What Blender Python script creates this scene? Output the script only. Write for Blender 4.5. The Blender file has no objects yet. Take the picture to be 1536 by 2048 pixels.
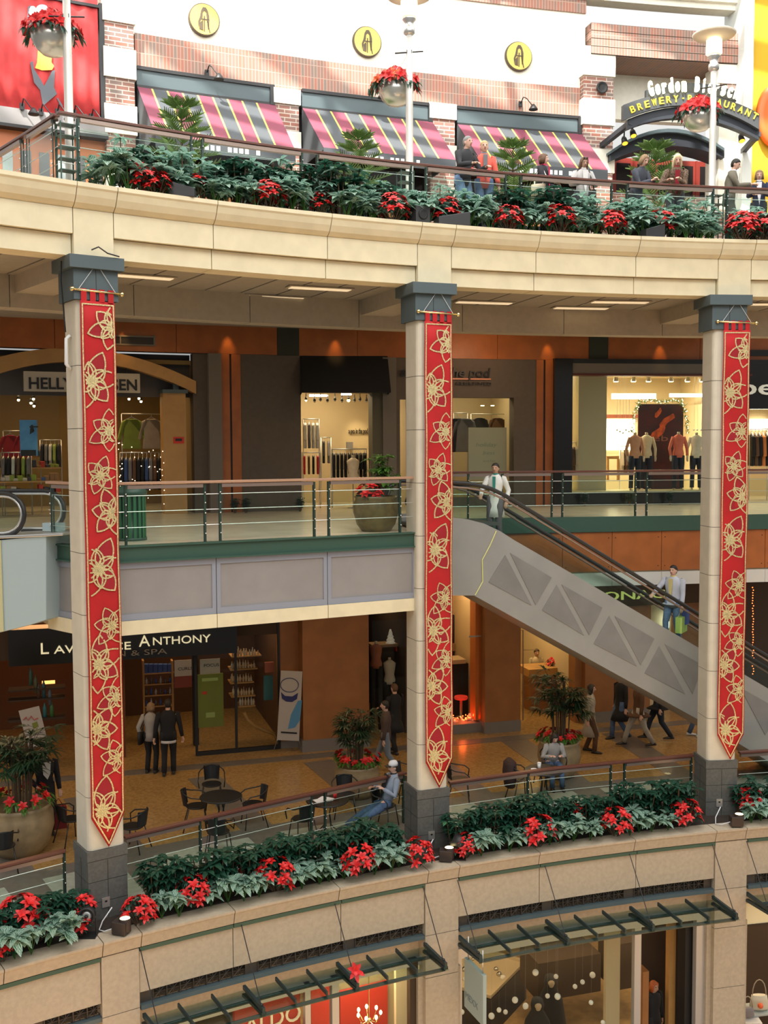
import bpy, bmesh, math, random
import numpy as np
from mathutils import Vector, Matrix
random.seed(7)
PI = math.pi
SC = bpy.context.scene
COL = SC.collection
# ------------------------------------------------------------------ camera, world, sun, exposure
F, CXP, CYP = 2120.0, 768.0, 1024.0
PITCH = math.atan(134 / F); ROLL = math.radians(.25)
FWD = np.array([0, math.cos(PITCH), -math.sin(PITCH)])
_r0 = np.array([1., 0, 0]); _u0 = np.cross(_r0, FWD)
RIGHT = _r0 * math.cos(ROLL) - _u0 * math.sin(ROLL); UP = np.cross(RIGHT, FWD)
cam_data = bpy.data.cameras.new('camera'); cam = bpy.data.objects.new('camera', cam_data); COL.objects.link(cam)
cam_data.sensor_fit = 'HORIZONTAL'; cam_data.sensor_width = 36; cam_data.lens = 36 * F / 1536
cam_data.clip_end = 200
cam.matrix_world = Matrix([[RIGHT[0], UP[0], -FWD[0], 0], [RIGHT[1], UP[1], -FWD[1], 0], [RIGHT[2], UP[2], -FWD[2], 0], [0, 0, 0, 1]])
SC.camera = cam
SC.view_settings.view_transform = 'Standard'; SC.view_settings.look = 'None'
SC.view_settings.gamma = 1; SC.view_settings.use_curve_mapping = False
SC.view_settings.exposure = 0.0
SC.cycles.max_bounces = 7; SC.cycles.diffuse_bounces = 3; SC.cycles.glossy_bounces = 3; SC.cycles.transparent_max_bounces = 24
W = bpy.data.worlds.new('world'); SC.world = W; W.use_nodes = True
nt = W.node_tree; nt.nodes.clear()
wo = nt.nodes.new('ShaderNodeOutputWorld'); bg = nt.nodes.new('ShaderNodeBackground')
geo = nt.nodes.new('ShaderNodeNewGeometry'); sep = nt.nodes.new('ShaderNodeSeparateXYZ'); rmp = nt.nodes.new('ShaderNodeValToRGB')
tc = nt.nodes.new('ShaderNodeTexCoord')
nt.links.new(tc.outputs['Generated'], sep.inputs[0]); nt.links.new(sep.outputs['Z'], rmp.inputs[0])
rmp.color_ramp.elements[0].position = 0.0; rmp.color_ramp.elements[0].color = (.20, .20, .20, 1)
rmp.color_ramp.elements[1].position = .55; rmp.color_ramp.elements[1].color = (1.5, 1.5, 1.45, 1)
nt.links.new(rmp.outputs[0], bg.inputs[0]); bg.inputs[1].default_value = 1.0
nt.links.new(bg.outputs[0], wo.inputs[0])
def light(name, typ, loc, energy, color=(1, 1, 1), size=1.0, size_y=None, rot=(0, 0, 0), aim=None, spread=None):
    l = bpy.data.lights.new(name, typ); l.energy = energy; l.color = color
    if typ == 'AREA':
        l.size = size
        if size_y: l.shape = 'RECTANGLE'; l.size_y = size_y
        if spread: l.spread = spread
    elif typ == 'SUN': l.angle = size
    elif typ == 'SPOT': l.shadow_soft_size = size; l.spot_blend = 1
    else: l.shadow_soft_size = size
    o = bpy.data.objects.new(name, l); COL.objects.link(o); o.location = loc; o.rotation_euler = rot
    if aim is not None:
        d = Vector(aim) - Vector(loc); o.rotation_euler = d.to_track_quat('-Z', 'Y').to_euler()
    return o
SUN_DIR = Vector((0.30, 1, -1.45))      # comes from behind the viewer, through the added roof bars
sun = light('sun', 'SUN', (0, 0, 30), 12.0, (1, .96, .88), math.radians(1.2)); sun.rotation_euler = SUN_DIR.to_track_quat('-Z', 'Y').to_euler()
light('skylight_fill', 'AREA', (1, 21, 15.6), 3600, (.97, 1, 1), 30, 9, aim=(1.5, 24, 4))  # added area light below the roof bars, boosts daylight on the top level
light('balcony_fill', 'AREA', (2, 8, 14), 2300, (1, 1, .98), 20, 6, aim=(1, 20, 4.5))  # added fill under the roof, brightens the balcony front
light('atrium_fill', 'AREA', (3, 2, 13), 900, (1, .98, .93), 22, 12, aim=(0, 20, -4))  # added fill under the roof, stands in for daylight on columns and ledges

# ------------------------------------------------------------------ picture measurement helpers (pixels -> real points in the place)
def ray(x, y): return FWD + RIGHT * (x - CXP) / F - UP * (y - CYP) / F
def at_z(x, y, z): r = ray(x, y); return Vector(r * (z / r[2]))
def at_Y(x, y, Y): r = ray(x, y); return Vector(r * (Y / r[1]))
def proj(p):
    p = np.array(p, float); d = p @ FWD; return CXP + F * (p @ RIGHT) / d, CYP - F * (p @ UP) / d
class Arc:
    """upright curved surface; u = arc length to the right, off = distance behind it"""
    def __init__(s, pts=None, z=0, C=None, R=None):
        if pts:
            Q = [at_z(x, y, z) for x, y in pts]
            A = np.array([[2 * q.x, 2 * q.y, 1] for q in Q]); B = np.array([q.x ** 2 + q.y ** 2 for q in Q])
            a, b, c = np.linalg.lstsq(A, B, rcond=None)[0]; s.C = (a, b); s.R = math.sqrt(c + a * a + b * b)
        else: s.C = C; s.R = R
        s.curved = True
    def P(s, u, off=0, z=0):
        t = PI / 2 - u / s.R; return Vector((s.C[0] + (s.R + off) * math.cos(t), s.C[1] + (s.R + off) * math.sin(t), z))
    def N(s, u): t = PI / 2 - u / s.R; return Vector((-math.cos(t), -math.sin(t), 0))      # towards the viewer
    def rotz(s, u): return -u / s.R
    def hit(s, x, y, off=0):
        r = ray(x, y); R = s.R + off; a = r[0] ** 2 + r[1] ** 2; b = -2 * (r[0] * s.C[0] + r[1] * s.C[1]); c = s.C[0] ** 2 + s.C[1] ** 2 - R * R
        t = (-b + math.sqrt(b * b - 4 * a * c)) / (2 * a); return Vector(r * t)
    def u(s, x, y=1000, off=0):
        p = s.hit(x, y, off); return (PI / 2 - math.atan2(p.y - s.C[1], p.x - s.C[0])) * s.R
    def z(s, x, y, off=0): return s.hit(x, y, off).z
class Line:
    def __init__(s, a, b):
        s.a = Vector((a[0], a[1], 0)); d = Vector((b[0] - a[0], b[1] - a[1], 0)); s.L = d.length; s.d = d / s.L; s.n = Vector((-s.d.y, s.d.x, 0)); s.curved = False; s.R = 1e9
    def P(s, u, off=0, z=0): p = s.a + s.d * u + s.n * off; return Vector((p.x, p.y, z))
    def N(s, u): return -s.n
    def rotz(s, u): return math.atan2(s.d.y, s.d.x)
    def hit(s, x, y, off=0):
        r = Vector(ray(x, y)); k = (s.a + s.n * off).dot(s.n); t = k / (r.x * s.n.x + r.y * s.n.y); return r * t
    def u(s, x, y=1000, off=0): p = s.hit(x, y, off); return (p - s.a).dot(s.d)
    def z(s, x, y, off=0): return s.hit(x, y, off).z

# ------------------------------------------------------------------ materials
MATS = {}
def mat(name, col, rough=.6, metal=0, emit=0, emcol=None, noise=0, nscale=8, bump=0, alpha=None, ncol=None, spec=None, trans=0):
    if name in MATS: return MATS[name]
    m = bpy.data.materials.new(name); m.use_nodes = True; t = m.node_tree; b = t.nodes['Principled BSDF']
    c = (*col, 1); b.inputs['Base Color'].default_value = c; b.inputs['Roughness'].default_value = rough; b.inputs['Metallic'].default_value = metal
    if spec is not None: b.inputs['Specular IOR Level'].default_value = spec
    if emit: b.inputs['Emission Color'].default_value = (*(emcol or col), 1); b.inputs['Emission Strength'].default_value = emit
    if noise or bump or ncol:
        co = t.nodes.new('ShaderNodeTexCoord'); n = t.nodes.new('ShaderNodeTexNoise'); n.inputs['Scale'].default_value = nscale; n.inputs['Detail'].default_value = 5
        t.links.new(co.outputs['Object'], n.inputs['Vector'])
        if noise or ncol:
            r = t.nodes.new('ShaderNodeValToRGB'); r.color_ramp.elements[0].position = .35; r.color_ramp.elements[1].position = .65
            k = noise or .15
            r.color_ramp.elements[0].color = (*(ncol if ncol else [max(0, v * (1 - k)) for v in col]), 1); r.color_ramp.elements[1].color = (*[min(1, v * (1 + (0 if ncol else k))) for v in col], 1)
            t.links.new(n.outputs['Fac'], r.inputs[0]); t.links.new(r.outputs[0], b.inputs['Base Color'])
        if bump:
            bp = t.nodes.new('ShaderNodeBump'); bp.inputs['Strength'].default_value = bump; bp.inputs['Distance'].default_value = .01
            t.links.new(n.outputs['Fac'], bp.inputs['Height']); t.links.new(bp.outputs[0], b.inputs['Normal'])
    MATS[name] = m; return m
def glass_mat(name, tint=(.9, .97, .93), refl=.05, rough=.03):
    if name in MATS: return MATS[name]
    m = bpy.data.materials.new(name); m.use_nodes = True; t = m.node_tree; t.nodes.clear()
    o = t.nodes.new('ShaderNodeOutputMaterial'); mx = t.nodes.new('ShaderNodeMixShader'); tr = t.nodes.new('ShaderNodeBsdfTransparent'); gl = t.nodes.new('ShaderNodeBsdfGlossy'); fr = t.nodes.new('ShaderNodeLayerWeight')
    pw = t.nodes.new('ShaderNodeMath'); pw.operation = 'POWER'; pw.inputs[1].default_value = 4; ml = t.nodes.new('ShaderNodeMath'); ml.operation = 'MULTIPLY_ADD'; ml.inputs[1].default_value = .5; ml.inputs[2].default_value = refl
    tr.inputs[0].default_value = (*tint, 1); gl.inputs['Roughness'].default_value = rough; t.links.new(fr.outputs['Facing'], pw.inputs[0]); t.links.new(pw.outputs[0], ml.inputs[0])
    t.links.new(ml.outputs[0], mx.inputs[0]); t.links.new(tr.outputs[0], mx.inputs[1]); t.links.new(gl.outputs[0], mx.inputs[2]); t.links.new(mx.outputs[0], o.inputs[0])
    MATS[name] = m; return m
def brick_mat(name, c1, c2, mortar, bw=.2, bh=.067, soldier=False, ms=.008):
    m = bpy.data.materials.new(name); m.use_nodes = True; t = m.node_tree; b = t.nodes['Principled BSDF']; b.inputs['Roughness'].default_value = .85
    u = t.nodes.new('ShaderNodeUVMap'); br = t.nodes.new('ShaderNodeTexBrick'); t.links.new(u.outputs[0], br.inputs['Vector'])
    br.inputs['Scale'].default_value = 1; br.inputs['Brick Width'].default_value = bw; br.inputs['Row Height'].default_value = bh; br.inputs['Mortar Size'].default_value = ms
    br.inputs['Color1'].default_value = (*c1, 1); br.inputs['Color2'].default_value = (*c2, 1); br.inputs['Mortar'].default_value = (*mortar, 1); br.offset = 0 if soldier else .5
    t.links.new(br.outputs['Color'], b.inputs['Base Color']); MATS[name] = m; return m
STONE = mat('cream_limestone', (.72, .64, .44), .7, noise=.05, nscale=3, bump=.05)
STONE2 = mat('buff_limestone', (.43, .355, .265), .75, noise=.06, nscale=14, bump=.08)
SHAFT = mat('column_limestone', (.61, .56, .45), .6, noise=.04, nscale=4, bump=.05)
JOINT = mat('dark_joint', (.07, .055, .04), .9)
BLUEG = mat('blue_grey_paint', (.075, .105, .115), .55)
GREENM = mat('green_painted_steel', (.035, .085, .06), .45)
RAILW = mat('brown_wood_rail', (.13, .045, .03), .35)
RAILM = mat('bronze_metal', (.32, .24, .2), .35, metal=.6)
STEEL = mat('brushed_steel', (.62, .62, .6), .35, metal=.8)
CHROME = mat('chrome', (.8, .8, .8), .12, metal=1)
BLACK = mat('black_paint', (.012, .012, .013), .5)
RUBBER = mat('black_rubber', (.02, .02, .02), .45)
WHITE = mat('white_plaster', (.82, .8, .72), .8)
GLASS = glass_mat('clear_glass', (.93, .985, .955), .02)
SHOPGLASS = glass_mat('shop_glass', (.95, .97, .95), .01)
SOIL = mat('dark_soil', (.03, .02, .015), .95, bump=.3, nscale=40)

# ------------------------------------------------------------------ mesh builder
class MB:
    def __init__(s): s.v = []; s.f = []; s.m = []; s.uv = []; s.mats = []; s.cur = 0; s.sm = []; s.smooth = False
    def mat(s, m):
        if m not in s.mats: s.mats.append(m)
        s.cur = s.mats.index(m); return s
    def face(s, idx, uv=None): s.f.append(idx); s.m.append(s.cur); s.uv.append(uv); s.sm.append(s.smooth)
    def poly(s, pts, uv=None):
        n = len(s.v); s.v += [tuple(p) for p in pts]; s.face(list(range(n, n + len(pts))), uv)
    def box(s, c, d, rz=0, M=None):
        x, y, z = d[0] / 2, d[1] / 2, d[2] / 2; n = len(s.v); R = M if M is not None else Matrix.Rotation(rz, 3, 'Z'); c = Vector(c)
        for a in (-1, 1):
            for b in (-1, 1):
                for e in (-1, 1): s.v.append(tuple(c + R @ Vector((a * x, b * y, e * z))))
        for q in ((0, 1, 3, 2), (4, 6, 7, 5), (0, 4, 5, 1), (2, 3, 7, 6), (0, 2, 6, 4), (1, 5, 7, 3)): s.face([n + i for i in q])
        return s
    def slab(s, S, u0, u1, z0, z1, o0, o1, seg=None, z0b=None, z1b=None):
        """block that follows surface S from u0 to u1, heights z0..z1, from o0 (front) to o1 (back)"""
        k = seg or (max(1, int(math.ceil(abs(u1 - u0) / 1.0))) if S.curved else 1)
        if z0b is None: z0b = z0
        if z1b is None: z1b = z1
        n = len(s.v)
        for i in range(k + 1):
            f = i / k; u = u0 + (u1 - u0) * f; a = z0 + (z0b - z0) * f; b = z1 + (z1b - z1) * f
            s.v += [tuple(S.P(u, o0, a)), tuple(S.P(u, o0, b)), tuple(S.P(u, o1, b)), tuple(S.P(u, o1, a))]
        for i in range(k):
            a = n + 4 * i; b = a + 4; ua = u0 + (u1 - u0) * i / k; ub = u0 + (u1 - u0) * (i + 1) / k
            s.face([a, b, b + 1, a + 1], [(ua, z0), (ub, z0), (ub, z1), (ua, z1)]); s.face([a + 1, b + 1, b + 2, a + 2], [(ua, 0), (ub, 0), (ub, o1 - o0), (ua, o1 - o0)])
            s.face([a + 2, b + 2, b + 3, a + 3]); s.face([a + 3, b + 3, b, a], [(ua, 0), (ub, 0), (ub, o1 - o0), (ua, o1 - o0)])
        s.face([n, n + 1, n + 2, n + 3], [(0, z0), (0, z1), (o1 - o0, z1), (o1 - o0, z0)]); e = n + 4 * k; s.face([e + 3, e + 2, e + 1, e])
        return s
    def sweep(s, S, u0, u1, prof, seg=None, closed=True):
        k = seg or (max(1, int(math.ceil(abs(u1 - u0) / .7))) if S.curved else 1); n = len(s.v); L = len(prof)
        for i in range(k + 1):
            u = u0 + (u1 - u0) * i / k
            for o, z in prof: s.v.append(tuple(S.P(u, o, z)))
        for i in range(k):
            for j in range(L if closed else L - 1):
                a = n + i * L + j; b = n + i * L + (j + 1) % L; s.face([a, b, b + L, a + L])
        if closed: s.face([n + j for j in range(L)][::-1]); s.face([n + k * L + j for j in range(L)])
        return s
    def tube(s, pts, r, n=8, cap=True, closed=False):
        pts = [Vector(p) for p in pts]; rs = r if isinstance(r, (list, tuple)) else [r] * len(pts); base = len(s.v); K = len(pts)
        prev = None
        for i, p in enumerate(pts):
            if closed: d = pts[(i + 1) % K] - pts[i - 1]
            else: d = (pts[min(i + 1, K - 1)] - pts[max(i - 1, 0)])
            d = d.normalized() if d.length > 1e-9 else Vector((0, 0, 1))
            if prev is None: a = d.orthogonal().normalized()
            else: a = (prev - d * prev.dot(d)); a = a.normalized() if a.length > 1e-6 else d.orthogonal().normalized()
            prev = a; b = d.cross(a)
            for j in range(n):
                t = 2 * PI * j / n; s.v.append(tuple(p + (a * math.cos(t) + b * math.sin(t)) * rs[i]))
        sm = s.smooth; s.smooth = n > 5
        for i in range(K if closed else K - 1):
            for j in range(n):
                a = base + i * n + j; b = base + i * n + (j + 1) % n; c = base + ((i + 1) % K) * n + (j + 1) % n; d = base + ((i + 1) % K) * n + j; s.face([a, b, c, d])
        s.smooth = sm
        if cap and not closed: s.face([base + j for j in range(n)][::-1]); s.face([base + (K - 1) * n + j for j in range(n)])
        return s
    def lathe(s, c, prof, n=16, sx=1, sy=1, M=None):
        """prof: (radius, z) list"""
        base = len(s.v); c = Vector(c); sm = s.smooth; s.smooth = True; M = M or Matrix.Identity(3)
        for r, z in prof:
            for j in range(n): t = 2 * PI * j / n; s.v.append(tuple(c + M @ Vector((r * math.cos(t) * sx, r * math.sin(t) * sy, z))))
        for i in range(len(prof) - 1):
            for j in range(n): a = base + i * n + j; b = base + i * n + (j + 1) % n; s.face([a, b, b + n, a + n])
        s.smooth = sm; s.face([base + j for j in range(n)][::-1]); L = base + (len(prof) - 1) * n; s.face([L + j for j in range(n)])
        return s
    def ball(s, c, r, n=10, m=7, sc=(1, 1, 1), M=None):
        return s.lathe(c, [(max(1e-4, r * math.sin(PI * i / m)), -r * math.cos(PI * i / m) * sc[2]) for i in range(m + 1)], n, sc[0], sc[1], M)
    def rings(s, rings, n=14, cap=True):
        """rings: list of (center, ax vector, ay vector) ellipses"""
        base = len(s.v); sm = s.smooth; s.smooth = True
        for c, a, b in rings:
            for j in range(n): t = 2 * PI * j / n; s.v.append(tuple(Vector(c) + Vector(a) * math.cos(t) + Vector(b) * math.sin(t)))
        for i in range(len(rings) - 1):
            for j in range(n): p = base + i * n + j; q = base + i * n + (j + 1) % n; s.face([p, q, q + n, p + n])
        s.smooth = sm
        if cap: s.face([base + j for j in range(n)][::-1]); L = base + (len(rings) - 1) * n; s.face([L + j for j in range(n)])
        return s
    def prism(s, pts, d):
        """closed polygon pts extruded by vector d"""
        d = Vector(d); pts = [Vector(p) for p in pts]; n = len(s.v); k = len(pts); s.v += [tuple(p) for p in pts] + [tuple(p + d) for p in pts]
        s.face([n + i for i in range(k)][::-1]); s.face([n + k + i for i in range(k)])
        for i in range(k): j = (i + 1) % k; s.face([n + i, n + j, n + k + j, n + k + i])
        return s
    def data(s, name, off=None):
        me = bpy.data.meshes.new(name)
        vs = s.v if off is None else [(a - off[0], b - off[1], c - off[2]) for a, b, c in s.v]
        me.from_pydata(vs, [], s.f); me.polygons.foreach_set('material_index', s.m); me.polygons.foreach_set('use_smooth', s.sm)
        if any(u is not None for u in s.uv):
            L = me.uv_layers.new(name='UVMap'); k = 0
            for f, u in zip(s.f, s.uv):
                for i in range(len(f)): L.data[k].uv = u[i] if u else (me.vertices[f[i]].co.x, me.vertices[f[i]].co.z); k += 1
        for m in s.mats: me.materials.append(m)
        me.update(); bm = bmesh.new(); bm.from_mesh(me); bmesh.ops.recalc_face_normals(bm, faces=bm.faces); bm.to_mesh(me); bm.free()
        return me
    def build(s, name, parent=None, m=None, world=True, bevel=0):
        """world=True: coordinates are in the world, otherwise in the parent's own frame"""
        if m is not None and not s.mats: s.mats.append(m)
        off = None
        if world and parent is not None:
            w = Vector((0, 0, 0)); p = parent
            while p: w += p.location; p = p.parent
            off = w
        elif world and s.v:
            a = np.array(s.v); off = Vector(((a[:, 0].min() + a[:, 0].max()) / 2, (a[:, 1].min() + a[:, 1].max()) / 2, a[:, 2].min()))
        o = bpy.data.objects.new(name, s.data(name, off)); COL.objects.link(o)
        if parent is not None: o.parent = parent
        elif world and off is not None: o.location = off
        if bevel: b = o.modifiers.new('edge', 'BEVEL'); b.width = bevel; b.segments = 2; b.limit_method = 'ANGLE'
        return o
def tag(o, label, cat, group=None, kind=None):
    o['label'] = label; o['category'] = cat
    if group: o['group'] = group
    if kind: o['kind'] = kind
    return o
def thing(name, label, cat, loc=(0, 0, 0), rz=0, group=None, kind=None):
    o = bpy.data.objects.new(name, None); COL.objects.link(o); o.location = loc; o.rotation_euler = (0, 0, rz); o.empty_display_size = .1
    return tag(o, label, cat, group, kind)
def struct(o): o['kind'] = 'structure'; return o
def part(mb, name, parent, label=None, world=True, bevel=0):
    o = mb.build(name, parent, world=world, bevel=bevel)
    if label: o['label'] = label
    return o
def copy_tree(src, parent=None):
    c = src.copy(); COL.objects.link(c)
    if parent is not None: c.parent = parent
    for ch in list(src.children): copy_tree(ch, c)
    return c
def place(proto, loc, rz=0, sc=1, label=None, group=None, first=set()):
    if proto.name not in first: first.add(proto.name); o = proto
    else: o = copy_tree(proto)
    o.location = loc; o.rotation_euler = (0, 0, rz); o.scale = (sc, sc, sc)
    if label: o['label'] = label
    if group: o['group'] = group
    return o
FONT = None
def text_mb(mb, txt, origin, xdir, zdir, size, depth=.02, bold=0, width=None, align='LEFT', shear=0, squash=1):
    """adds extruded lettering to mb: origin = baseline start, xdir/zdir = reading and up directions"""
    cu = bpy.data.curves.new('t', 'FONT'); cu.body = txt; cu.size = 1; cu.extrude = 0; cu.offset = bold; cu.resolution_u = 3; cu.align_x = 'LEFT'; cu.shear = shear
    ob = bpy.data.objects.new('t', cu); COL.objects.link(ob); bpy.context.view_layer.update()
    me = bpy.data.meshes.new_from_object(ob.evaluated_get(bpy.context.evaluated_depsgraph_get()))
    xs = [v.co.x for v in me.vertices]; ys = [v.co.y for v in me.vertices]; x0, x1 = min(xs), max(xs); h = .72
    sx = size / h * squash if width is None else width / (x1 - x0); sy = size / h
    X = Vector(xdir).normalized(); Z = Vector(zdir).normalized(); N = X.cross(Z); origin = Vector(origin)
    if align == 'CENTER': origin = origin - X * (x1 - x0) * sx / 2
    n = len(mb.v); cnt = len(me.vertices)
    P = [origin + X * (v.co.x - x0) * sx + Z * v.co.y * sy for v in me.vertices]
    mb.v += [tuple(p) for p in P] + [tuple(p + N * depth) for p in P]
    edges = {}
    for f in me.polygons:
        vs = list(f.vertices); mb.face([n + cnt + i for i in vs]); mb.face([n + i for i in vs][::-1])
        for i in range(len(vs)): edges.setdefault(tuple(sorted((vs[i], vs[(i + 1) % len(vs)]))), []).append(1)
    for (a, b), c in edges.items():
        if len(c) == 1: mb.face([n + a, n + b, n + cnt + b, n + cnt + a])
    w = (x1 - x0) * sx; bpy.data.objects.remove(ob); bpy.data.curves.remove(cu); bpy.data.meshes.remove(me)
    return w
def text_on(mb, S, x0, x1, yb, yt, txt, off=-.03, depth=.03, bold=0, per=None, shear=0):
    """lettering that fills the picture columns x0..x1 between rows yt (cap height) and yb, on surface S"""
    u0 = S.u(x0, yb, off); u1 = S.u(x1, yb, off); zb = S.z(x0, yb, off); zt = S.z(x0, yt, off)
    a = S.P(u0, off, zb); b = S.P(u1, off, zb); X = (b - a)
    return text_mb(mb, txt, a, X, (0, 0, 1), zt - zb, depth, bold, width=X.length, shear=shear)
def slab_px(mb, S, x0, x1, yt, yb, o0, o1, seg=None):
    """block whose front face covers the picture rectangle (rows taken at its middle)"""
    xm = (x0 + x1) / 2; ym = (yt + yb) / 2
    return mb.slab(S, S.u(x0, ym, o0), S.u(x1, ym, o0), S.z(xm, yb, o0), S.z(xm, yt, o0), o0, o1, seg)

# ------------------------------------------------------------------ levels and guide surfaces
Z4, Z3, Z2, Z1 = 4.2, -1.66, -7.66, -13.7
A4 = Arc([(0, 338), (155, 362), (240, 374), (441, 402), (665, 427), (903, 449), (1280, 471), (1448, 477), (1508, 480)], 4.05)   # cornice edge of the top balcony
R4 = Arc([(115, 227), (300, 250), (500, 282), (700, 312), (900, 334), (1100, 352), (1300, 368), (1430, 372)], 5.3)                # its rail
A2 = Arc([(0, 1945), (210, 1885), (285, 1862), (470, 1820), (680, 1775), (858, 1745), (920, 1733), (1080, 1705), (1270, 1680), (1432, 1662), (1492, 1655)], -7.7)
W3 = Arc([(100, 697), (600, 711), (1250, 721)], 2.27)
W4 = Arc([(272, 140), (600, 185), (1160, 240)], 8.9)
_a = at_z(389, 1512, Z2); _b = at_z(1039, 1455, Z2); W2 = Line(_a, _b)
PL = Line((-4.72, 17.12), (.60, 19.88))          # front edge of the landing on the middle level
FD = Line((1.2, 23.1), (9.0, 24.3))              # far edge of the middle level
# ================================================================== STRUCTURE
def u4(x, y=500): return A4.u(x, y, .22)
PIERS4 = [(147, 228), (835, 903), (1437, 1503)]
def pier_u(i): a, b = PIERS4[i]; return u4(a, 540), u4(b, 540)
# --- top balcony: stone cornice, fascia and lower beam
mb = MB()
cuts = [-140, 147, 228, 427, 655, 835, 903, 1072, 1272, 1437, 1503, 1700]
g = .007
cor = [(0, 4.05), (0, 3.985), (.025, 3.955), (.06, 3.86), (.12, 3.76), (.19, 3.705), (.22, 3.69), (.6, 3.69), (.6, 4.05)]
for i in range(len(cuts) - 1):
    a, b = u4(cuts[i]) + g, u4(cuts[i + 1]) - g
    mb.mat(STONE).sweep(A4, a, b, cor)
    pier = (cuts[i], cuts[i + 1]) in PIERS4
    if pier: mb.slab(A4, a, b, 2.97, 3.685, .22, .8)
    else: mb.slab(A4, a, b, 3.30, 3.685, .22, .6); mb.slab(A4, a, b, 2.97, 3.29, .31, .8)
mb.mat(JOINT).slab(A4, u4(-140), u4(1700), 3.0, 4.03, .36, .9)
struct(part(mb, 'trim_1', None))
# --- slabs
def arc_pts(S, u0, u1, off, n=14): return [S.P(u0 + (u1 - u0) * i / n, off) for i in range(n + 1)]
def slab_poly(mb, pts, z0, z1): mb.prism([(p[0], p[1], z0) for p in pts], (0, 0, z1 - z0))
TILE4 = mat('balcony_tile', (.42, .36, .28), .4)
mb = MB().mat(TILE4); slab_poly(mb, arc_pts(A4, u4(-140), u4(1700), 1.0) + [Vector((14, 36, 0)), Vector((-16, 36, 0))], 3.75, Z4)
struct(part(mb, 'floor_4', None))
mb = MB().mat(SOIL).slab(A4, u4(-140), u4(1700), 3.9, 4.03, .1, 1.0); struct(part(mb, 'trim_2', None))
# --- ceiling of the middle level with dark seams, inner beam and cross beams
CEIL = mat('ceiling_panel', (.33, .29, .23), .8, noise=.04)
BEAM = mat('cream_beam_paint', (.42, .36, .27), .7, noise=.04)
mb = MB(); uu = [u4(x, 560) for x in (-140, 1700)]; n = 26
for i in range(n):
    a = uu[0] + (uu[1] - uu[0]) * i / n; b = uu[0] + (uu[1] - uu[0]) * (i + 1) / n
    mb.mat(CEIL).slab(A4, a + .022, b - .022, 3.03, 3.1, .8, 3.3, seg=1)
mb.mat(JOINT).slab(A4, uu[0], uu[1], 3.06, 3.12, .8, 3.3)
mb.mat(CEIL).slab(A4, uu[0], uu[1], 2.95, 3.05, 3.5, 14)
struct(part(mb, 'ceiling_3', None))
mb = MB(); bz0 = A4.z(500, 645, 3.1); bz1 = 3.06
icuts = [-140, 20, 268, 500, 718, 925, 1128, 1325, 1540, 1700]
for i in range(len(icuts) - 1): mb.mat(BEAM).slab(A4, A4.u(icuts[i], 620, 3.1) + .006, A4.u(icuts[i + 1], 620, 3.1) - .006, bz0, bz1, 3.1, 3.55)
mb.mat(JOINT).slab(A4, A4.u(-140, 620, 3.1), A4.u(1700, 620, 3.1), bz0 + .02, bz1, 3.14, 3.5)
for i in range(3):
    a, b = pier_u(i); mb.mat(BEAM).slab(A4, a + .02, b - .02, 2.72, 3.05, .7, 3.2)
struct(part(mb, 'trim_3', None))
# --- columns
def column(i, corner, rotdeg, lab):
    """corner = front-left corner of the pedestal"""
    a = math.radians(rotdeg); W_ = .66; t = Vector((math.cos(a), math.sin(a), 0)); bk = Vector((-math.sin(a), math.cos(a), 0))
    c = Vector((corner[0], corner[1], 0)) + t * W_ / 2 + bk * W_ / 2
    r = thing('stone_column', lab, 'column', (c.x, c.y, -7.72), a, kind='thing')
    zb = -7.72
    def rr(hw, z0, z1, rad=.09):      # rounded square prism
        pts = []
        for k, (sx, sy) in enumerate(((1, 1), (-1, 1), (-1, -1), (1, -1))):
            for j in range(5):
                t_ = PI / 2 * k + PI / 8 * j; pts.append((sx * (hw - rad) + rad * math.cos(t_), sy * (hw - rad) + rad * math.sin(t_), z0 - zb))
        return pts
    mb = MB(); zz = [2.30] + [1.27 - k * .99 for k in range(8)] + [-6.54]
    for k in range(len(zz) - 1):
        mb.mat(SHAFT).prism(rr(.31, zz[k + 1] + .005, 0), (0, 0, zz[k] - zz[k + 1] - .010))
        if zz[k + 1] > -6.4: mb.mat(JOINT).prism(rr(.305, zz[k + 1] - .006, 0), (0, 0, .012))
    part(mb, 'shaft', r, world=False)
    mb = MB().mat(BLUEG); mb.box((0, 0, 2.53 - zb), (.72, .72, .48)); mb.box((0, 0, 2.87 - zb), (.88, .88, .2)); mb.mat(BLACK).box((0, -.362, 2.53 - zb), (.008, .004, .47))
    mb.box((0, 0, 2.295 - zb), (.70, .70, .012)); part(mb, 'capital', r, world=False, bevel=.006)
    PED = mat('grey_granite', (.095, .095, .088), .6, noise=.12, nscale=20)
    mb = MB().mat(PED)
    mb.box((0, 0, -6.62 - zb), (W_ + .02, W_ + .02, .16)); mb.box((0, 0, (-6.71 + zb) / 2 - zb), (W_, W_, abs(-6.71 - zb)))
    mb.mat(BLACK)
    for z in (-7.05, -7.4): mb.box((0, 0, z - zb), (W_ + .003, W_ + .003, .008))
    for s in (-1, 1): mb.box((0, s * W_ / 2, (-6.71 + zb) / 2 - zb), (.008, .004, .98)); mb.box((s * W_ / 2, 0, (-6.71 + zb) / 2 - zb), (.004, .008, .98))
    part(mb, 'pedestal', r, world=False)
    return r, c, t, bk
COLS = [column(0, (-4.80, 16.70), 35, 'cream stone column at the left with rounded edges, slate capital and granite pedestal'),
        column(1, (.61, 19.66), 21, 'cream stone column in the middle beside the top of the escalator'),
        column(2, (6.63, 21.50), 5, 'cream stone column at the right in front of the escalator')]
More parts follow.
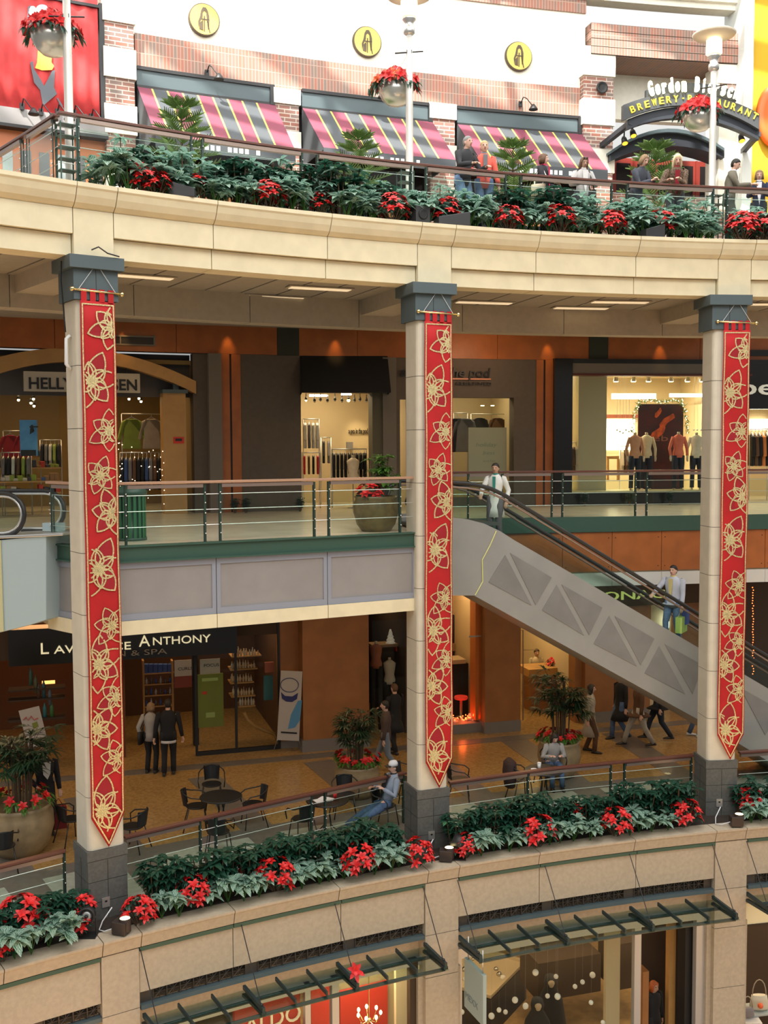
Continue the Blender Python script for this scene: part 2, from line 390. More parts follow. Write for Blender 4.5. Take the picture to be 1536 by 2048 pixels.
# --- middle level slab, landing fascia
K = Vector((-4.72, 17.12, 0)); KL = Line((-5.77, 18.07), (-4.72, 17.12))
TILE3 = mat('pale_floor_tile', (.68, .60, .46), .25, noise=.06, nscale=2)
mb = MB().mat(TILE3)
poly3 = [(-5.74, 18.12), (-4.70, 17.2), (.57, 19.93), (1.22, 23.15), (9.0, 24.35), (14, 25.1), (14, 37), (-18, 37), (-18, 21.5), (-7.2, 20.4)]
slab_poly(mb, poly3, -1.86, Z3); struct(part(mb, 'floor_3', None))
SOF = mat('warm_soffit', (.52, .42, .28), .8)
mb = MB().mat(SOF); slab_poly(mb, poly3, -3.10, -1.9); struct(part(mb, 'ceiling_2', None))
BLUEP = mat('pale_grey_blue_panel', (.30, .32, .38), .4, metal=.2); GREYP = mat('warm_grey_panel', (.27, .255, .25), .45, noise=.05, nscale=2)
def fascia(mb, S, cutsu, ends):
    mb.mat(GREENM).slab(S, ends[0], ends[1], -1.90, -1.64, -.03, .12); mb.slab(S, ends[0], ends[1], -1.66, -1.635, -.07, .1); mb.slab(S, ends[0], ends[1], -1.915, -1.89, -.07, .1)
    for i in range(len(cutsu) - 1):
        a, b = cutsu[i] + .006, cutsu[i + 1] - .006
        mb.mat(BLUEP); mb.slab(S, a, b, -2.02, -1.92, 0, .1); mb.slab(S, a, b, -2.88, -2.78, 0, .1); mb.slab(S, a, a + .07, -2.78, -2.02, 0, .1); mb.slab(S, b - .07, b, -2.78, -2.02, 0, .1)
        mb.mat(GREYP).slab(S, a + .07, b - .07, -2.78, -2.02, .02, .1)
        mb.mat(STONE).slab(S, a, b, -3.12, -2.885, -.02, .4)
    mb.mat(JOINT).slab(S, ends[0] + .01, ends[1] - .01, -3.1, -1.95, .06, .3)
mb = MB(); fascia(mb, PL, [0, PL.u(433, 1180), PL.u(655, 1150), PL.L], (0, PL.L)); fascia(mb, KL, [0, KL.L], (0, KL.L))
EC = Line((.60, 19.88), (1.2, 23.1)); mb.mat(BEAM).slab(EC, 0, EC.L, -3.12, -1.66, -.02, .1)
struct(part(mb, 'trim_4', None))
ORANGE = mat('orange_wood_panel', (.36, .105, .022), .45, noise=.12, nscale=2.5)
mb = MB(); fcuts = [FD.u(x, 1100) for x in (880, 1000, 1125, 1224, 1323, 1430, 1530, 1640)]
mb.mat(GREENM).slab(FD, 0, 12, -1.96, -1.62, -.05, .1)
for i in range(len(fcuts) - 1):
    mb.mat(ORANGE).slab(FD, fcuts[i] + .006, fcuts[i + 1] - .006, FD.z(1200, 1143), -1.97, 0, .1)
    mb.mat(BLACK)
    for zz_ in (-2.1, -2.75):
        for q in (.08, -.08): mb.box(tuple(FD.P((fcuts[i] if q > 0 else fcuts[i + 1]) + q, -.004, zz_)), (.02, .01, .02))
    mb.mat(mat('white_beam', (.62, .60, .55), .6)).slab(FD, fcuts[i] + .004, fcuts[i + 1] - .004, FD.z(1200, 1172), FD.z(1200, 1146), -.02, .4)
mb.mat(JOINT).slab(FD, fcuts[0], 12, -3.1, -1.95, .05, .3)
struct(part(mb, 'trim_5', None))
# --- lower level: floor, planter ledge, fascia and piers, grilles
def u2(x, y=1800, off=0): return A2.u(x, y, off)
def tile_floor_mat():
    m = bpy.data.materials.new('polished_tan_floor'); m.use_nodes = True; t = m.node_tree; b = t.nodes['Principled BSDF']; b.inputs['Roughness'].default_value = .22
    co = t.nodes.new('ShaderNodeTexCoord'); n = t.nodes.new('ShaderNodeTexNoise'); n.inputs['Scale'].default_value = 14; n.inputs['Detail'].default_value = 6; n.inputs['Roughness'].default_value = .7
    r = t.nodes.new('ShaderNodeValToRGB'); r.color_ramp.elements[0].position = .3; r.color_ramp.elements[0].color = (.25, .145, .05, 1); r.color_ramp.elements[1].position = .7; r.color_ramp.elements[1].color = (.46, .285, .105, 1)
    t.links.new(co.outputs['Object'], n.inputs['Vector']); t.links.new(n.outputs['Fac'], r.inputs[0]); t.links.new(r.outputs[0], b.inputs['Base Color']); return m
TILE2 = tile_floor_mat(); GBAND = mat('grey_stone_band', (.16, .14, .12), .3, noise=.1); PBAND = mat('pale_stone_band', (.36, .38, .32), .3, noise=.1)
mb = MB().mat(TILE2); slab_poly(mb, arc_pts(A2, u2(-200), u2(1750), 1.12) + [Vector((16, 40, 0)), Vector((-20, 40, 0))], -7.9, Z2)
struct(part(mb, 'floor_2', None))
mb = MB()
mb.mat(PBAND).slab(A2, u2(-200), u2(1750), Z2, Z2 + .004, 1.1, 2.9)
for x in (70, 300, 560, 800, 1010, 1210, 1420): mb.mat(GBAND).slab(A2, u2(x, 1600, 2) - .3, u2(x, 1600, 2) + .3, Z2 + .004, Z2 + .008, 1.1, 7.0, seg=1)
mb.mat(GBAND).slab(A2, u2(-200), u2(1750), Z2, Z2 + .004, 2.9, 3.35); mb.slab(W2, -9, 14, Z2, Z2 + .006, -1.1, -.7)
struct(part(mb, 'floor_2_bands', None))
PIERS2 = [(200, 277), (849, 916), (1426, 1490)]
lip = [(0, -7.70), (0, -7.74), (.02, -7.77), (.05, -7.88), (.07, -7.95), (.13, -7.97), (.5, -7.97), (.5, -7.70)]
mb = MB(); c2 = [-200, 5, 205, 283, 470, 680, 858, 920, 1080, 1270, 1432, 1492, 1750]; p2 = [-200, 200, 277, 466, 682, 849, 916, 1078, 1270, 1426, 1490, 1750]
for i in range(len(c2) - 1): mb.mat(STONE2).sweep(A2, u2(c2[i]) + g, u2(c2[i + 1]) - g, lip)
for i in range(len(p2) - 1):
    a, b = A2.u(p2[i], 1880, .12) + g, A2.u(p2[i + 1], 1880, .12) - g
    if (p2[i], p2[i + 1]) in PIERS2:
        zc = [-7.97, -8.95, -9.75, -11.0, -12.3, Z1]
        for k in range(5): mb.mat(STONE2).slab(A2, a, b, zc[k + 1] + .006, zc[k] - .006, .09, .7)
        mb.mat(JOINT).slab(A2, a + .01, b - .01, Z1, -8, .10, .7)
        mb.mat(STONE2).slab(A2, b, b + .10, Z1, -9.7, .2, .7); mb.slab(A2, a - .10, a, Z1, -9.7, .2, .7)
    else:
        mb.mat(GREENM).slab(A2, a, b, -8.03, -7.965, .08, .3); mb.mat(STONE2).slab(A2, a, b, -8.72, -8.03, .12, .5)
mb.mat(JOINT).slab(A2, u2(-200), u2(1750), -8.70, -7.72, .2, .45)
struct(part(mb, 'trim_6', None))
mb = MB().mat(SOIL).slab(A2, u2(-200), u2(1750), -7.8, -7.69, .38, 1.1); struct(part(mb, 'trim_7', None))
GRILLE = mat('dark_bronze_grille', (.09, .072, .06), .5, metal=.4)
for i, (xa, xb) in enumerate(((-200, 200), (277, 849), (916, 1426), (1490, 1750))):
    mb = MB().mat(GRILLE); a, b = A2.u(xa, 1900, .2), A2.u(xb, 1900, .2); n = max(1, int((b - a) / .22)); w = (b - a) / n
    mb.slab(A2, a, b, -8.76, -8.72, .2, .26); mb.mat(BLUEG).slab(A2, a, b, -9.02, -8.95, .12, .26); mb.mat(GRILLE)
    for k in range(n):
        p = a + w * k
        if k % 8 in (0,): mb.slab(A2, p, p + w, -8.95, -8.74, .22, .26); continue
        mb.slab(A2, p - .008, p + .008, -8.95, -8.74, .2, .24)
        q0 = A2.P(p, .22, -8.95); q1 = A2.P(p + w, .22, -8.74); q2 = A2.P(p, .22, -8.74); q3 = A2.P(p + w, .22, -8.95); q4 = A2.P(p + w / 2, .22, -8.95); q5 = A2.P(p + w / 2, .22, -8.74)
        for s_, e_ in ((q0, q1), (q2, q3), (q4, q5)): mb.tube([s_, e_], .007, 4)
        mb.tube([A2.P(p, .22, -8.845), A2.P(p + w, .22, -8.845)], .007, 4)
    mb.mat(BLACK).slab(A2, a, b, -9.0, -8.7, .36, .4)
    struct(part(mb, 'trim_%d' % (8 + i), None))
# --- ground level floor and rear walls of the ground-level shops
SHOPF = mat('shop_tan_tile', (.46, .27, .11), .3, noise=.15, nscale=5)
mb = MB().mat(SHOPF); slab_poly(mb, [(-25, 5), (25, 5), (25, 34), (-25, 34)], Z1 - .3, Z1); struct(part(mb, 'floor_1', None))
mb = MB().mat(mat('shop_ceiling_1', (.4, .32, .22), .8)).slab(A2, u2(-200), u2(1750), -9.0, -8.9, .5, 14); struct(part(mb, 'ceiling_1', None))
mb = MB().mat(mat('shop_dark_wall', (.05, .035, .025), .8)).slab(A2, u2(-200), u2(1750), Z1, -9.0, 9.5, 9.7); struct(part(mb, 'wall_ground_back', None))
# --- unseen roof added to keep sun off lower levels; bars to streak the facade
ROOF = mat('roof_white', (.7, .68, .64), .8)
mb = MB().mat(ROOF).box((2, 6, 16.4), (60, 22, .4)); struct(part(mb, 'ceiling_sun_blocker', None))
mb = MB().mat(ROOF)
for k in range(9): mb.box((2, 17.6 + k * 1.25, 16.4), (60, .42, .3))
for k in range(9): mb.box((-18 + k * 5, 23, 16.7), (.25, 13, .3))
struct(part(mb, 'ceiling_sun_streak_bars', None))
# ================================================================== TOP LEVEL FACADE
CREAMW = mat('cream_stucco', (.86, .82, .70), .85, noise=.03)
BRK = brick_mat('red_brick', (.34, .13, .09), (.22, .17, .15), (.55, .47, .4), .3, .1, ms=.012)
SOLD = brick_mat('soldier_brick', (.42, .17, .12), (.26, .2, .17), (.5, .36, .28), .085, .30, soldier=True, ms=.008)
def w4z(x, y, off=0): return W4.z(x, y, off)
def w4u(x, y=200, off=0): return W4.u(x, y, off)
zhead = 8.9
UL, UR = w4u(-200, 200), w4u(1700, 200)
mb = MB()
u_re = w4u(1170, 150)                                # left edge of the entrance bay
mb.mat(CREAMW).slab(W4, UL, u_re, 9.72, 11.75, 0, .3)      # plaster field
mb.mat(SOLD).slab(W4, w4u(270, 130), u_re, 8.86, 9.75, -.03, .3); mb.mat(SOLD).slab(W4, UL, u_re, 11.75, 12.1, -.05, .3)
mb.mat(CREAMW).slab(W4, UL, u_re, 7.0, 8.9, .35, .6)
mb.mat(BRK).slab(W4, UL, UR, Z4, 7.05, .35, .6)
# stepped cornice at the top
for k in range(4): mb.mat(CREAMW).slab(W4, UL, UR, 12.1 + k * .16, 12.26 + k * .16, -.15 - .12 * k, .3)
mb.slab(W4, UL, UR, 12.7, 18, -.45, .3)
struct(part(mb, 'wall_upper_back', None))
# brick and plaster piers between the awnings
def pier4(xa, xb, bands, proj_=.28, name='wall_upper_pier'):
    """bands: list of (y_top, material) at the pier's middle, last entry (y_bottom, None)"""
    mb = MB(); ua = W4.u(xa, 200, -proj_); ub = W4.u(xb, 200, -proj_); xm = (xa + xb) / 2
    for k in range(len(bands) - 1):
        z1 = W4.z(xm, bands[k][0], -proj_); z0 = W4.z(xm, bands[k + 1][0], -proj_) if bands[k + 1][1] is not None or k < len(bands) - 2 else Z4
        d = 0 if bands[k][1] is CREAMW else .05
        mb.mat(bands[k][1]).slab(W4, ua - (.04 if not d else 0), ub + (.04 if not d else 0), z0, z1, -proj_ + d - .03, .4, seg=1)
    return struct(part(mb, name, None))
pier4(212, 270, [(-60, CREAMW), (45, BRK), (97, CREAMW), (156, BRK), (210, CREAMW), (268, BRK), (320, CREAMW), (400, None)])
pier4(550, 598, [(178, CREAMW), (208, BRK), (262, CREAMW), (300, BRK), (450, None)], .15)
pier4(861, 910, [(207, CREAMW), (238, BRK), (290, CREAMW), (330, BRK), (450, None)], .15)
pier4(1168, 1227, [(94, CREAMW), (152, BRK), (198, CREAMW), (250, BRK), (298, CREAMW), (345, BRK), (450, None)], .28)
# entrance bay on the right: brick header with an angled soffit, recessed plaster and dark red doors
mb = MB(); ue0, ue1 = w4u(1172, 100), w4u(1489, 100)
zt = w4z(1200, 46, -.35); zb = w4z(1200, 108, -.35)
for k in range(4):
    za = zb + (zt - zb) * k / 4; mb.mat(SOLD).slab(W4, ue0, ue1, za + .01, za + (zt - zb) / 4 - .01, -.35 - .0, .3)
mb.mat(JOINT).slab(W4, ue0, ue1, zb, zt, -.34, .3)
mb.mat(CREAMW).slab(W4, w4u(1225), ue1 + .4, w4z(1350, 245, 1.0), zb + .1, 1.0, 1.3)
mb.mat(brick_mat('brick_soffit', (.30, .16, .11), (.22, .15, .12), (.3, .2, .15), .09, .4, soldier=True)).slab(W4, ue0, ue1, zb - .02, zb + .06, -.3, 1.1)
mb.mat(CREAMW); slab_px(mb, W4, 1437, 1489, 108, 167, -.3, .5, 1); mb.mat(BRK); slab_px(mb, W4, 1441, 1489, 167, 215, -.26, .5, 1); mb.mat(CREAMW); slab_px(mb, W4, 1437, 1489, 215, 420, -.3, .5, 1)
mb.mat(mat('grey_white_pilaster', (.72, .74, .7), .8)); slab_px(mb, W4, 1489, 1508, -300, 430, -.7, .5, 1)
struct(part(mb, 'wall_upper_entrance', None))
mb = MB().mat(mat('yellow_wall_paint', (.72, .45, .02), .7)); slab_px(mb, W4, 1508, 1760, -300, 440, -.5, .5, 3); struct(part(mb, 'wall_upper_right', None))
mb = MB().mat(mat('orange_sign_paint', (.85, .16, .03), .5)); c = W4.P(W4.u(1545, 235, -.6), -.62, w4z(1536, 232, -.6)); n_ = W4.N(W4.u(1545)); ang = math.atan2(n_.y, n_.x)
mb.rings([(c + n_ * d, Vector((-n_.y, n_.x, 0)) * .50 * s, Vector((0, 0, .86 * s))) for d, s in ((0, 1), (.1, 1), (.16, .93), (.18, .7))], 24)
tag(part(mb, 'orange_oval_sign', None), 'glossy orange rounded sign on the yellow wall at the right edge', 'sign')
mb = MB(); mb.mat(BLACK); slab_px(mb, W4, 1281, 1359, 120, 135, .93, 1.0, 1)
mb.mat(GREYP)
for k in range(6):
    z_ = w4z(1320, 122 + k * 2.2, .93); mb.slab(W4, w4u(1283, 127, .93), w4u(1357, 127, .93), z_ - .012, z_, .9, .93)
tag(part(mb, 'air_vent', None), 'dark louvred air vent high above the restaurant entrance sign', 'vent')
mb = MB(); c = W4.P(w4u(1203, 176, -.32), -.34, w4z(1203, 176, -.32)); n_ = W4.N(w4u(1203)); t_ = Vector((-n_.y, n_.x, 0)); mb.mat(BLACK).rings([(c + n_ * d, t_ * r, Vector((0, 0, r))) for d, r in ((0, .16), (.04, .16), (.05, .13), (.03, .11), (.04, .04))], 20)
tag(part(mb, 'round_wall_lamp', None), 'round black fixture on the brick pier left of the restaurant entrance', 'lamp')
# doors of the restaurant
REDW = mat('dark_red_door', (.24, .03, .02), .45); DARKG = mat('dark_window_glass', (.015, .012, .012), .15)
mb = MB().mat(REDW); ud0, ud1 = w4u(1228, 380, .9), w4u(1437, 380, .9); zd = w4z(1330, 318, .9)
mb.slab(W4, ud0, ud1, Z4, zd, 1.0, 1.1)
for k in range(5):
    p = ud0 + (ud1 - ud0) * (k + .5) / 5; w_ = (ud1 - ud0) / 5 * .33
    mb.mat(DARKG).slab(W4, p - w_, p + w_, Z4 + 2.1, zd - .15, .985, 1.0, 1); mb.slab(W4, p - w_, p + w_, Z4 + .5, Z4 + 1.9, .985, 1.0, 1)
    mb.mat(REDW).slab(W4, p + w_ * 1.35, p + w_ * 1.6, Z4, zd, .95, 1.0, 1)
struct(part(mb, 'door_1', None))
# left: shop window under the red hanging
OWOOD = mat('orange_window_wood', (.55, .17, .06), .5)
mb = MB(); wl0, wl1 = w4u(-120, 330), w4u(212, 330); z0_, z1_ = Z4, w4z(60, 262)
mb.mat(OWOOD).slab(W4, wl0, wl1, z0_, z1_, -.05, .2)
nn = 9
for k in range(nn):
    a = wl0 + (wl1 - wl0) * k / nn; b = a + (wl1 - wl0) / nn
    for za, zb_ in ((.15, .9), (1.0, 1.65), (1.75, 2.5)): mb.mat(DARKG if k % 3 else mat('reflecting_glass', (.25, .3, .28), .1)).slab(W4, a + .09, b - .09, Z4 + za, min(Z4 + zb_, z1_ - .1), -.07, -.04, 1)
mb.mat(GREYP).slab(W4, wl0, wl1, z1_, w4z(60, 228), -.3, .2); mb.mat(BLACK).slab(W4, wl0, wl1, z1_ - .05, z1_ + .02, -.33, .2)
struct(part(mb, 'window_1', None))
# window band under the awnings
mb = MB()
for xa, xb in ((275, 545), (603, 858), (914, 1160)):
    a, b = w4u(xa), w4u(xb); mb.mat(BLACK).slab(W4, a, b, Z4 + 1.3, 8.6, .2, .36); mb.mat(DARKG).slab(W4, a + .1, b - .1, Z4 + 1.4, 7.2, .18, .2)
    mb.mat(mat('lit_interior', (.5, .2, .08), .5, emit=.6)).slab(W4, a + (b - a) * .4, a + (b - a) * .75, 6.0, 6.5, .16, .18)
struct(part(mb, 'window_2', None))
# --- red hanging with the tall-collared figure drawing
def wall_pt(x, y, off=-.2): return W4.hit(x, y, off)
hz = thing('wall_hanging', 'large red cloth hanging with a dark figure and golden shape at the top left', 'banner', tuple(wall_pt(100, 220)))
REDC = mat('red_banner_cloth', (.62, .05, .05), .75, noise=.15, nscale=3)
mb = MB().mat(REDC); ua, ub = W4.u(-60, 120, -.2), W4.u(197, 120, -.2); zt_, zb_ = w4z(90, -60, -.2), w4z(90, 232, -.2)
N_ = 60; base = len(mb.v)
for i in range(N_ + 1):
    u_ = ua + (ub - ua) * i / N_
    for j in range(5): mb.v.append(tuple(W4.P(u_, -.2 + .035 * math.sin(i * .9 + j * .25) * (.4 + .15 * j), zt_ + (zb_ - zt_) * j / 4)))
mb.smooth = True
for i in range(N_):
    for j in range(4): a = base + i * 5 + j; mb.face([a, a + 5, a + 6, a + 1])
o = part(mb, 'cloth', hz); sd = o.modifiers.new('thick', 'SOLIDIFY'); sd.thickness = .01
mb = MB().mat(BLACK); a = W4.u(199, 120, -.2)
mb.slab(W4, a, a + .12, zb_, w4z(200, 8, -.2), -.26, -.1); mb.slab(W4, ua, a + .12, w4z(100, 0, -.2), w4z(100, -6, -.2), -.26, -.1); mb.slab(W4, ua, a + .1, zb_ - .06, zb_, -.26, -.1)
part(mb, 'frame', hz)
GOLDY = mat('golden_yellow_print', (.85, .55, .08), .6); DKG = mat('slate_grey_print', (.12, .13, .15), .7)
def print_poly(mb, m, px, off=-.255):
    pts = [W4.hit(x, y, off) for x, y in px]; n_ = W4.N(W4.u(px[0][0])); mb.mat(m).prism(pts, n_ * .006)
mb = MB()
for cx, cy, rx, ry in ((65, 22, 8, 10), (84, 18, 12, 9)):
    print_poly(mb, mat('white_print', (.85, .85, .85), .6), [(cx + rx * math.cos(t), cy + ry * math.sin(t)) for t in [k * PI / 8 for k in range(16)]])
print_poly(mb, DKG, [(56, 14), (62, 9), (56, 30), (70, 45), (74, 60), (66, 48), (54, 38)])
print_poly(mb, GOLDY, [(64, 55), (72, 55), (98, 100), (104, 103), (103, 125), (108, 132), (104, 140), (84, 141), (70, 136), (74, 125), (76, 100)])
print_poly(mb, DKG, [(60, 125), (66, 122), (68, 138), (82, 160), (88, 172), (96, 158), (104, 142), (110, 140), (108, 175), (114, 188), (86, 212), (80, 180), (68, 165)])
print_poly(mb, DKG, [(113, 196), (116, 196), (126, 212), (122, 214)])
part(mb, 'printed_figure', hz, 'dark grey and golden printed figure')
# --- medallions
GOLD = mat('medallion_gold', (.72, .55, .12), .5); BROWNP = mat('medallion_brown', (.10, .07, .04), .6)
for i, (x, y) in enumerate(((408, 40), (734, 84), (1037, 113))):
    w = ('left', 'middle', 'right')[i]; off = -.06; c = W4.hit(x, y, off); u_ = W4.u(x, y, off); n_ = W4.N(u_); t_ = Vector((-n_.y, n_.x, 0)); Z = Vector((0, 0, 1)); R_ = .385
    r = thing('wall_medallion', 'round yellow medallion with a robed figure, %s' % ('above the awning nearest the red hanging', 'left of the middle lamp post top', 'nearest the restaurant entrance')[i], 'medallion', tuple(c), group=None)
    mb = MB().mat(BROWNP).rings([(c + n_ * d, t_ * R_ * s, Z * R_ * s) for d, s in ((-.05, 1), (.03, 1), (.05, .97))], 32); mb.mat(GOLD).rings([(c + n_ * d, t_ * R_ * s, Z * R_ * s) for d, s in ((.04, .93), (.055, .93))], 32)
    part(mb, 'disc', r)
    mb = MB().mat(BROWNP)
    def bp(pts): mb.prism([c + n_ * .056 + t_ * -a * R_ + Z * b * R_ for a, b in pts], n_ * .01)
    bp([(-.28, -.55), (-.3, .2), (-.2, .55), (-.08, .72), (.1, .72), (.22, .5), (.3, .1), (.42, -.2), (.38, -.6), (.3, -.2), (.14, .1), (.12, .4), (0, .52), (-.12, .4), (-.14, 0), (-.2, -.6)])
    bp([(-.02, .2), (.05, .2), (.06, -.75), (0, -.75)]); bp([(.1, -.05), (.3, -.25), (.34, -.65), (.1, -.7)]); bp([(-.3, .02), (.2, .02), (.2, -.04), (-.3, -.04)]); bp([(-.2, -.1), (-.14, -.1), (-.3, -.8), (-.36, -.78)])
    part(mb, 'figure_relief', r)
# --- striped awnings with their head beams
BURG = mat('burgundy_canvas', (.20, .045, .075), .8); CHAR = mat('charcoal_canvas', (.065, .072, .08), .8); YEL = mat('yellow_canvas', (.82, .58, .12), .8)
for i, (xa, xb) in enumerate(((272, 546), (601, 861), (911, 1160))):
    r = thing('striped_awning', 'burgundy, charcoal and yellow striped awning, %s' % ('nearest the red hanging', 'the middle one, behind the central lamp post', 'beside the restaurant entrance')[i], 'awning', tuple(W4.hit((xa + xb) / 2, 200, 0)))
    a, b = w4u(xa, 200), w4u(xb, 200); zt_ = 8.52; ob = -1.8; zb2 = W4.z(((xa + xb) / 2) + 40, (286, 307, 331)[i], -1.8)
    L = b - a; pat = [.6, .055, .5, .055]
    n = 4; unit = (L - .45) / n; fr = [0]; ms = []
    for k in range(n): ms += [BURG, YEL, CHAR, YEL]; fr += [fr[-1] + unit * .44, fr[-1] + unit * .50, fr[-1] + unit * .94, fr[-1] + unit]
    ms.append(BURG); fr.append(L)
    mb = MB()
    for k, m_ in enumerate(ms):
        p, q = a + fr[k], a + fr[k + 1]; P_ = [W4.P(p, -.1, zt_), W4.P(q, -.1, zt_), W4.P(q, ob, zb2), W4.P(p, ob, zb2)]
        mb.mat(m_).prism(P_, (0, 0, -.02))
    part(mb, 'canvas', r)
    mb = MB().mat(CHAR).slab(W4, a, b, zb2 - .28, zb2, ob, ob + .02)
    for e in (a, b - .02): mb.prism([W4.P(e, -.1, zt_), W4.P(e, ob, zb2), W4.P(e, ob, zb2 - .05), W4.P(e, -.1, zb2 - .05)], W4.P(e + .02, 0, 0) - W4.P(e, 0, 0))
    part(mb, 'valance', r)
    mb = MB()
    for k, ch in enumerate(range(11)):
        if (k * 7) % 5 != 3: mb.mat(mat('white_lettering', (.85, .85, .8), .6)).slab(W4, a + L * .3 + k * .14, a + L * .3 + k * .14 + .09, zb2 - .2, zb2 - .09, ob - .01, ob)
    part(mb, 'lettering', r)
    mb = MB().mat(BLUEG).slab(W4, a, b, 8.5, 8.93, -.12, .3); mb.mat(BLACK).slab(W4, a, b, 8.88, 8.96, -.16, .3); mb.slab(W4, a, b, 8.46, 8.52, -.16, .3); mb.slab(W4, b - .12, b, 8.46, 8.93, -.18, .3)
    part(mb, 'head_beam', r)
# --- gooseneck lamps
def gooseneck(x, y, off, lab, down=.25, dirx=1):
    p = W4.hit(x, y, off); u_ = W4.u(x, y, off); n_ = W4.N(u_); t_ = Vector((-n_.y, n_.x, 0)) * -1
    r = thing('gooseneck_lamp', lab, 'lamp', tuple(p)); Z = Vector((0, 0, 1))
    mb = MB().mat(BLACK); q = [p, p + n_ * .2 + Z * .12, p + n_ * .42 + Z * .02, p + n_ * .5 - Z * down * .6 - t_ * .1, p + n_ * .52 - Z * down - t_ * .15]
    mb.tube(q, .014, 6); mb.box(p, (.1, .05, .14), W4.rotz(u_)); part(mb, 'arm', r)
    e = q[-1]; mb = MB().mat(BLACK).rings([(e + Z * .1, t_ * .03, n_ * .03), (e + Z * .05, t_ * .07, n_ * .07), (e - Z * .03, t_ * .12, n_ * .12), (e - Z * .05, t_ * .12, n_ * .12)], 14)
    part(mb, 'shade', r)
gooseneck(414, 146, -.1, 'small black gooseneck lamp over the awning nearest the red hanging')
gooseneck(740, 184, -.1, 'small black gooseneck lamp over the middle striped awning')
gooseneck(1041, 208, -.1, 'small black gooseneck lamp over the awning beside the restaurant entrance')
for k, (x, y) in enumerate(((44, 213), (82, 224), (115, 224), (148, 226), (183, 234))):
    gooseneck(x, y, -.35, 'black gooseneck lamp below the red hanging, %s of five' % ('first from the left', 'second from the left', 'middle one', 'second from the right', 'last on the right')[k])
# --- restaurant entrance canopy with sign
en = thing('entrance_canopy', 'dark arched steel entrance canopy carrying the brewery sign', 'canopy', tuple(W4.hit(1340, 300, -1.5)))
DST = mat('dark_slate_steel', (.035, .04, .05), .5, metal=.2)
o1 = -1.7
def ypar(x, pts):     # quadratic through three picture points
    (x0, y0), (x1, y1), (x2, y2) = pts
    return y0 * (x - x1) * (x - x2) / ((x0 - x1) * (x0 - x2)) + y1 * (x - x0) * (x - x2) / ((x1 - x0) * (x1 - x2)) + y2 * (x - x0) * (x - x1) / ((x2 - x0) * (x2 - x1))
TOPc = [(1262, 236), (1390, 214), (1519, 254)]; BOTc = [(1262, 255), (1390, 237), (1519, 280)]
def arched(mb, S, xs, top, bot, o0, o1_, m_):
    mb.mat(m_); n = len(mb.v); k = len(xs)
    for x in xs:
        u_ = S.u(x, 240, o0); zt__ = S.z(x, ypar(x, top), o0); zb__ = S.z(x, ypar(x, bot), o0)
        mb.v += [tuple(S.P(u_, o0, zb__)), tuple(S.P(u_, o0, zt__)), tuple(S.P(u_, o1_, zt__)), tuple(S.P(u_, o1_, zb__))]
    for i in range(k - 1):
        a = n + 4 * i; b = a + 4
        for j in range(4): mb.face([a + j, b + j, b + (j + 1) % 4, a + (j + 1) % 4])
    mb.face([n, n + 1, n + 2, n + 3]); e = n + 4 * (k - 1); mb.face([e, e + 1, e + 2, e + 3])
xs = [1255 + k * (1519 - 1255) / 14 for k in range(15)]
mb = MB(); arched(mb, W4, xs, TOPc, BOTc, o1, o1 + .1, DST); arched(mb, W4, xs, [(x, y + 20) for x, y in TOPc], BOTc, o1 - .06, o1 + .14, DST)
for s_, (xa, ya) in ((0, (1262, 245)), (1, (1517, 268))):
    p = W4.hit(xa, ya, o1); u_ = W4.u(xa, ya, o1); q = W4.P(u_ + (-.2 if s_ == 0 else .2), 0, p.z - .25); mb.mat(DST).tube([p, q], .09, 4)
part(mb, 'arched_beam', en)
mb = MB(); xs2 = [1222 + k * (1450 - 1222) / 12 for k in range(13)]; arched(mb, W4, xs2, [(1222, 305), (1335, 262), (1450, 300)], [(1222, 322), (1335, 292), (1450, 316)], -.5, .3, DST)
arched(mb, W4, xs2, [(1222, 302), (1335, 257), (1450, 296)], [(1222, 307), (1335, 264), (1450, 302)], -.6, .3, BLUEG)
part(mb, 'inner_arch', en)
mb = MB(); SGT = [(1246, 210), (1385, 186), (1520, 228)]; SGB = [(1253, 238), (1385, 211), (1514, 256)]
xs3 = [1247 + k * (1519 - 1247) / 14 for k in range(15)]; arched(mb, W4, xs3, SGT, SGB, o1 - .12, o1 + .02, mat('sign_slate', (.06, .065, .07), .6)); sg = part(mb, 'sign_board', en)
def curved_text(mb, txt, x0, x1, base, hpx, off, m_, bold=.01, dep=.03):
    mb.mat(m_); n = len(txt); w_ = (x1 - x0) / n
    for k, ch in enumerate(txt):
        if ch == ' ': continue
        xm = x0 + (k + .5) * w_; yb = ypar(xm, base); sl = (ypar(xm + 2, base) - ypar(xm - 2, base)) / 4
        p = W4.hit(xm, yb, off); q = W4.hit(xm, yb - hpx, off); u_ = W4.u(xm, yb, off); X = (W4.P(u_ + .1, off) - W4.P(u_ - .1, off)).normalized(); X = (X + Vector((0, 0, -sl))).normalized(); Zd = Vector((0, 0, 1)) - X * X.z
        wid = w_ * .74 / hpx * (q.z - p.z) * (.35 if ch in 'I·i' else 1); text_mb(mb, ch, p, X, Zd, q.z - p.z, dep, bold, width=wid, align='LEFT') if False else text_mb(mb, ch, p - X * wid / 2, X, Zd, q.z - p.z, dep, bold, width=wid)
mb = MB(); YL = mat('yellow_letters', (.85, .68, .06), .5, emit=.25)
curved_text(mb, 'BREWERY·RESTAURANT', 1260, 1514, [(1260, 228), (1385, 204), (1512, 241)], 14, o1 - .125, YL)
part(mb, 'small_lettering', sg, 'yellow capital lettering')
mb = MB(); arched(mb, W4, [1292 + k * 18 for k in range(11)], [(1292, 180), (1390, 166), (1475, 184)], [(1292, 196), (1390, 187), (1475, 204)], o1 + .0, o1 + .1, DST)
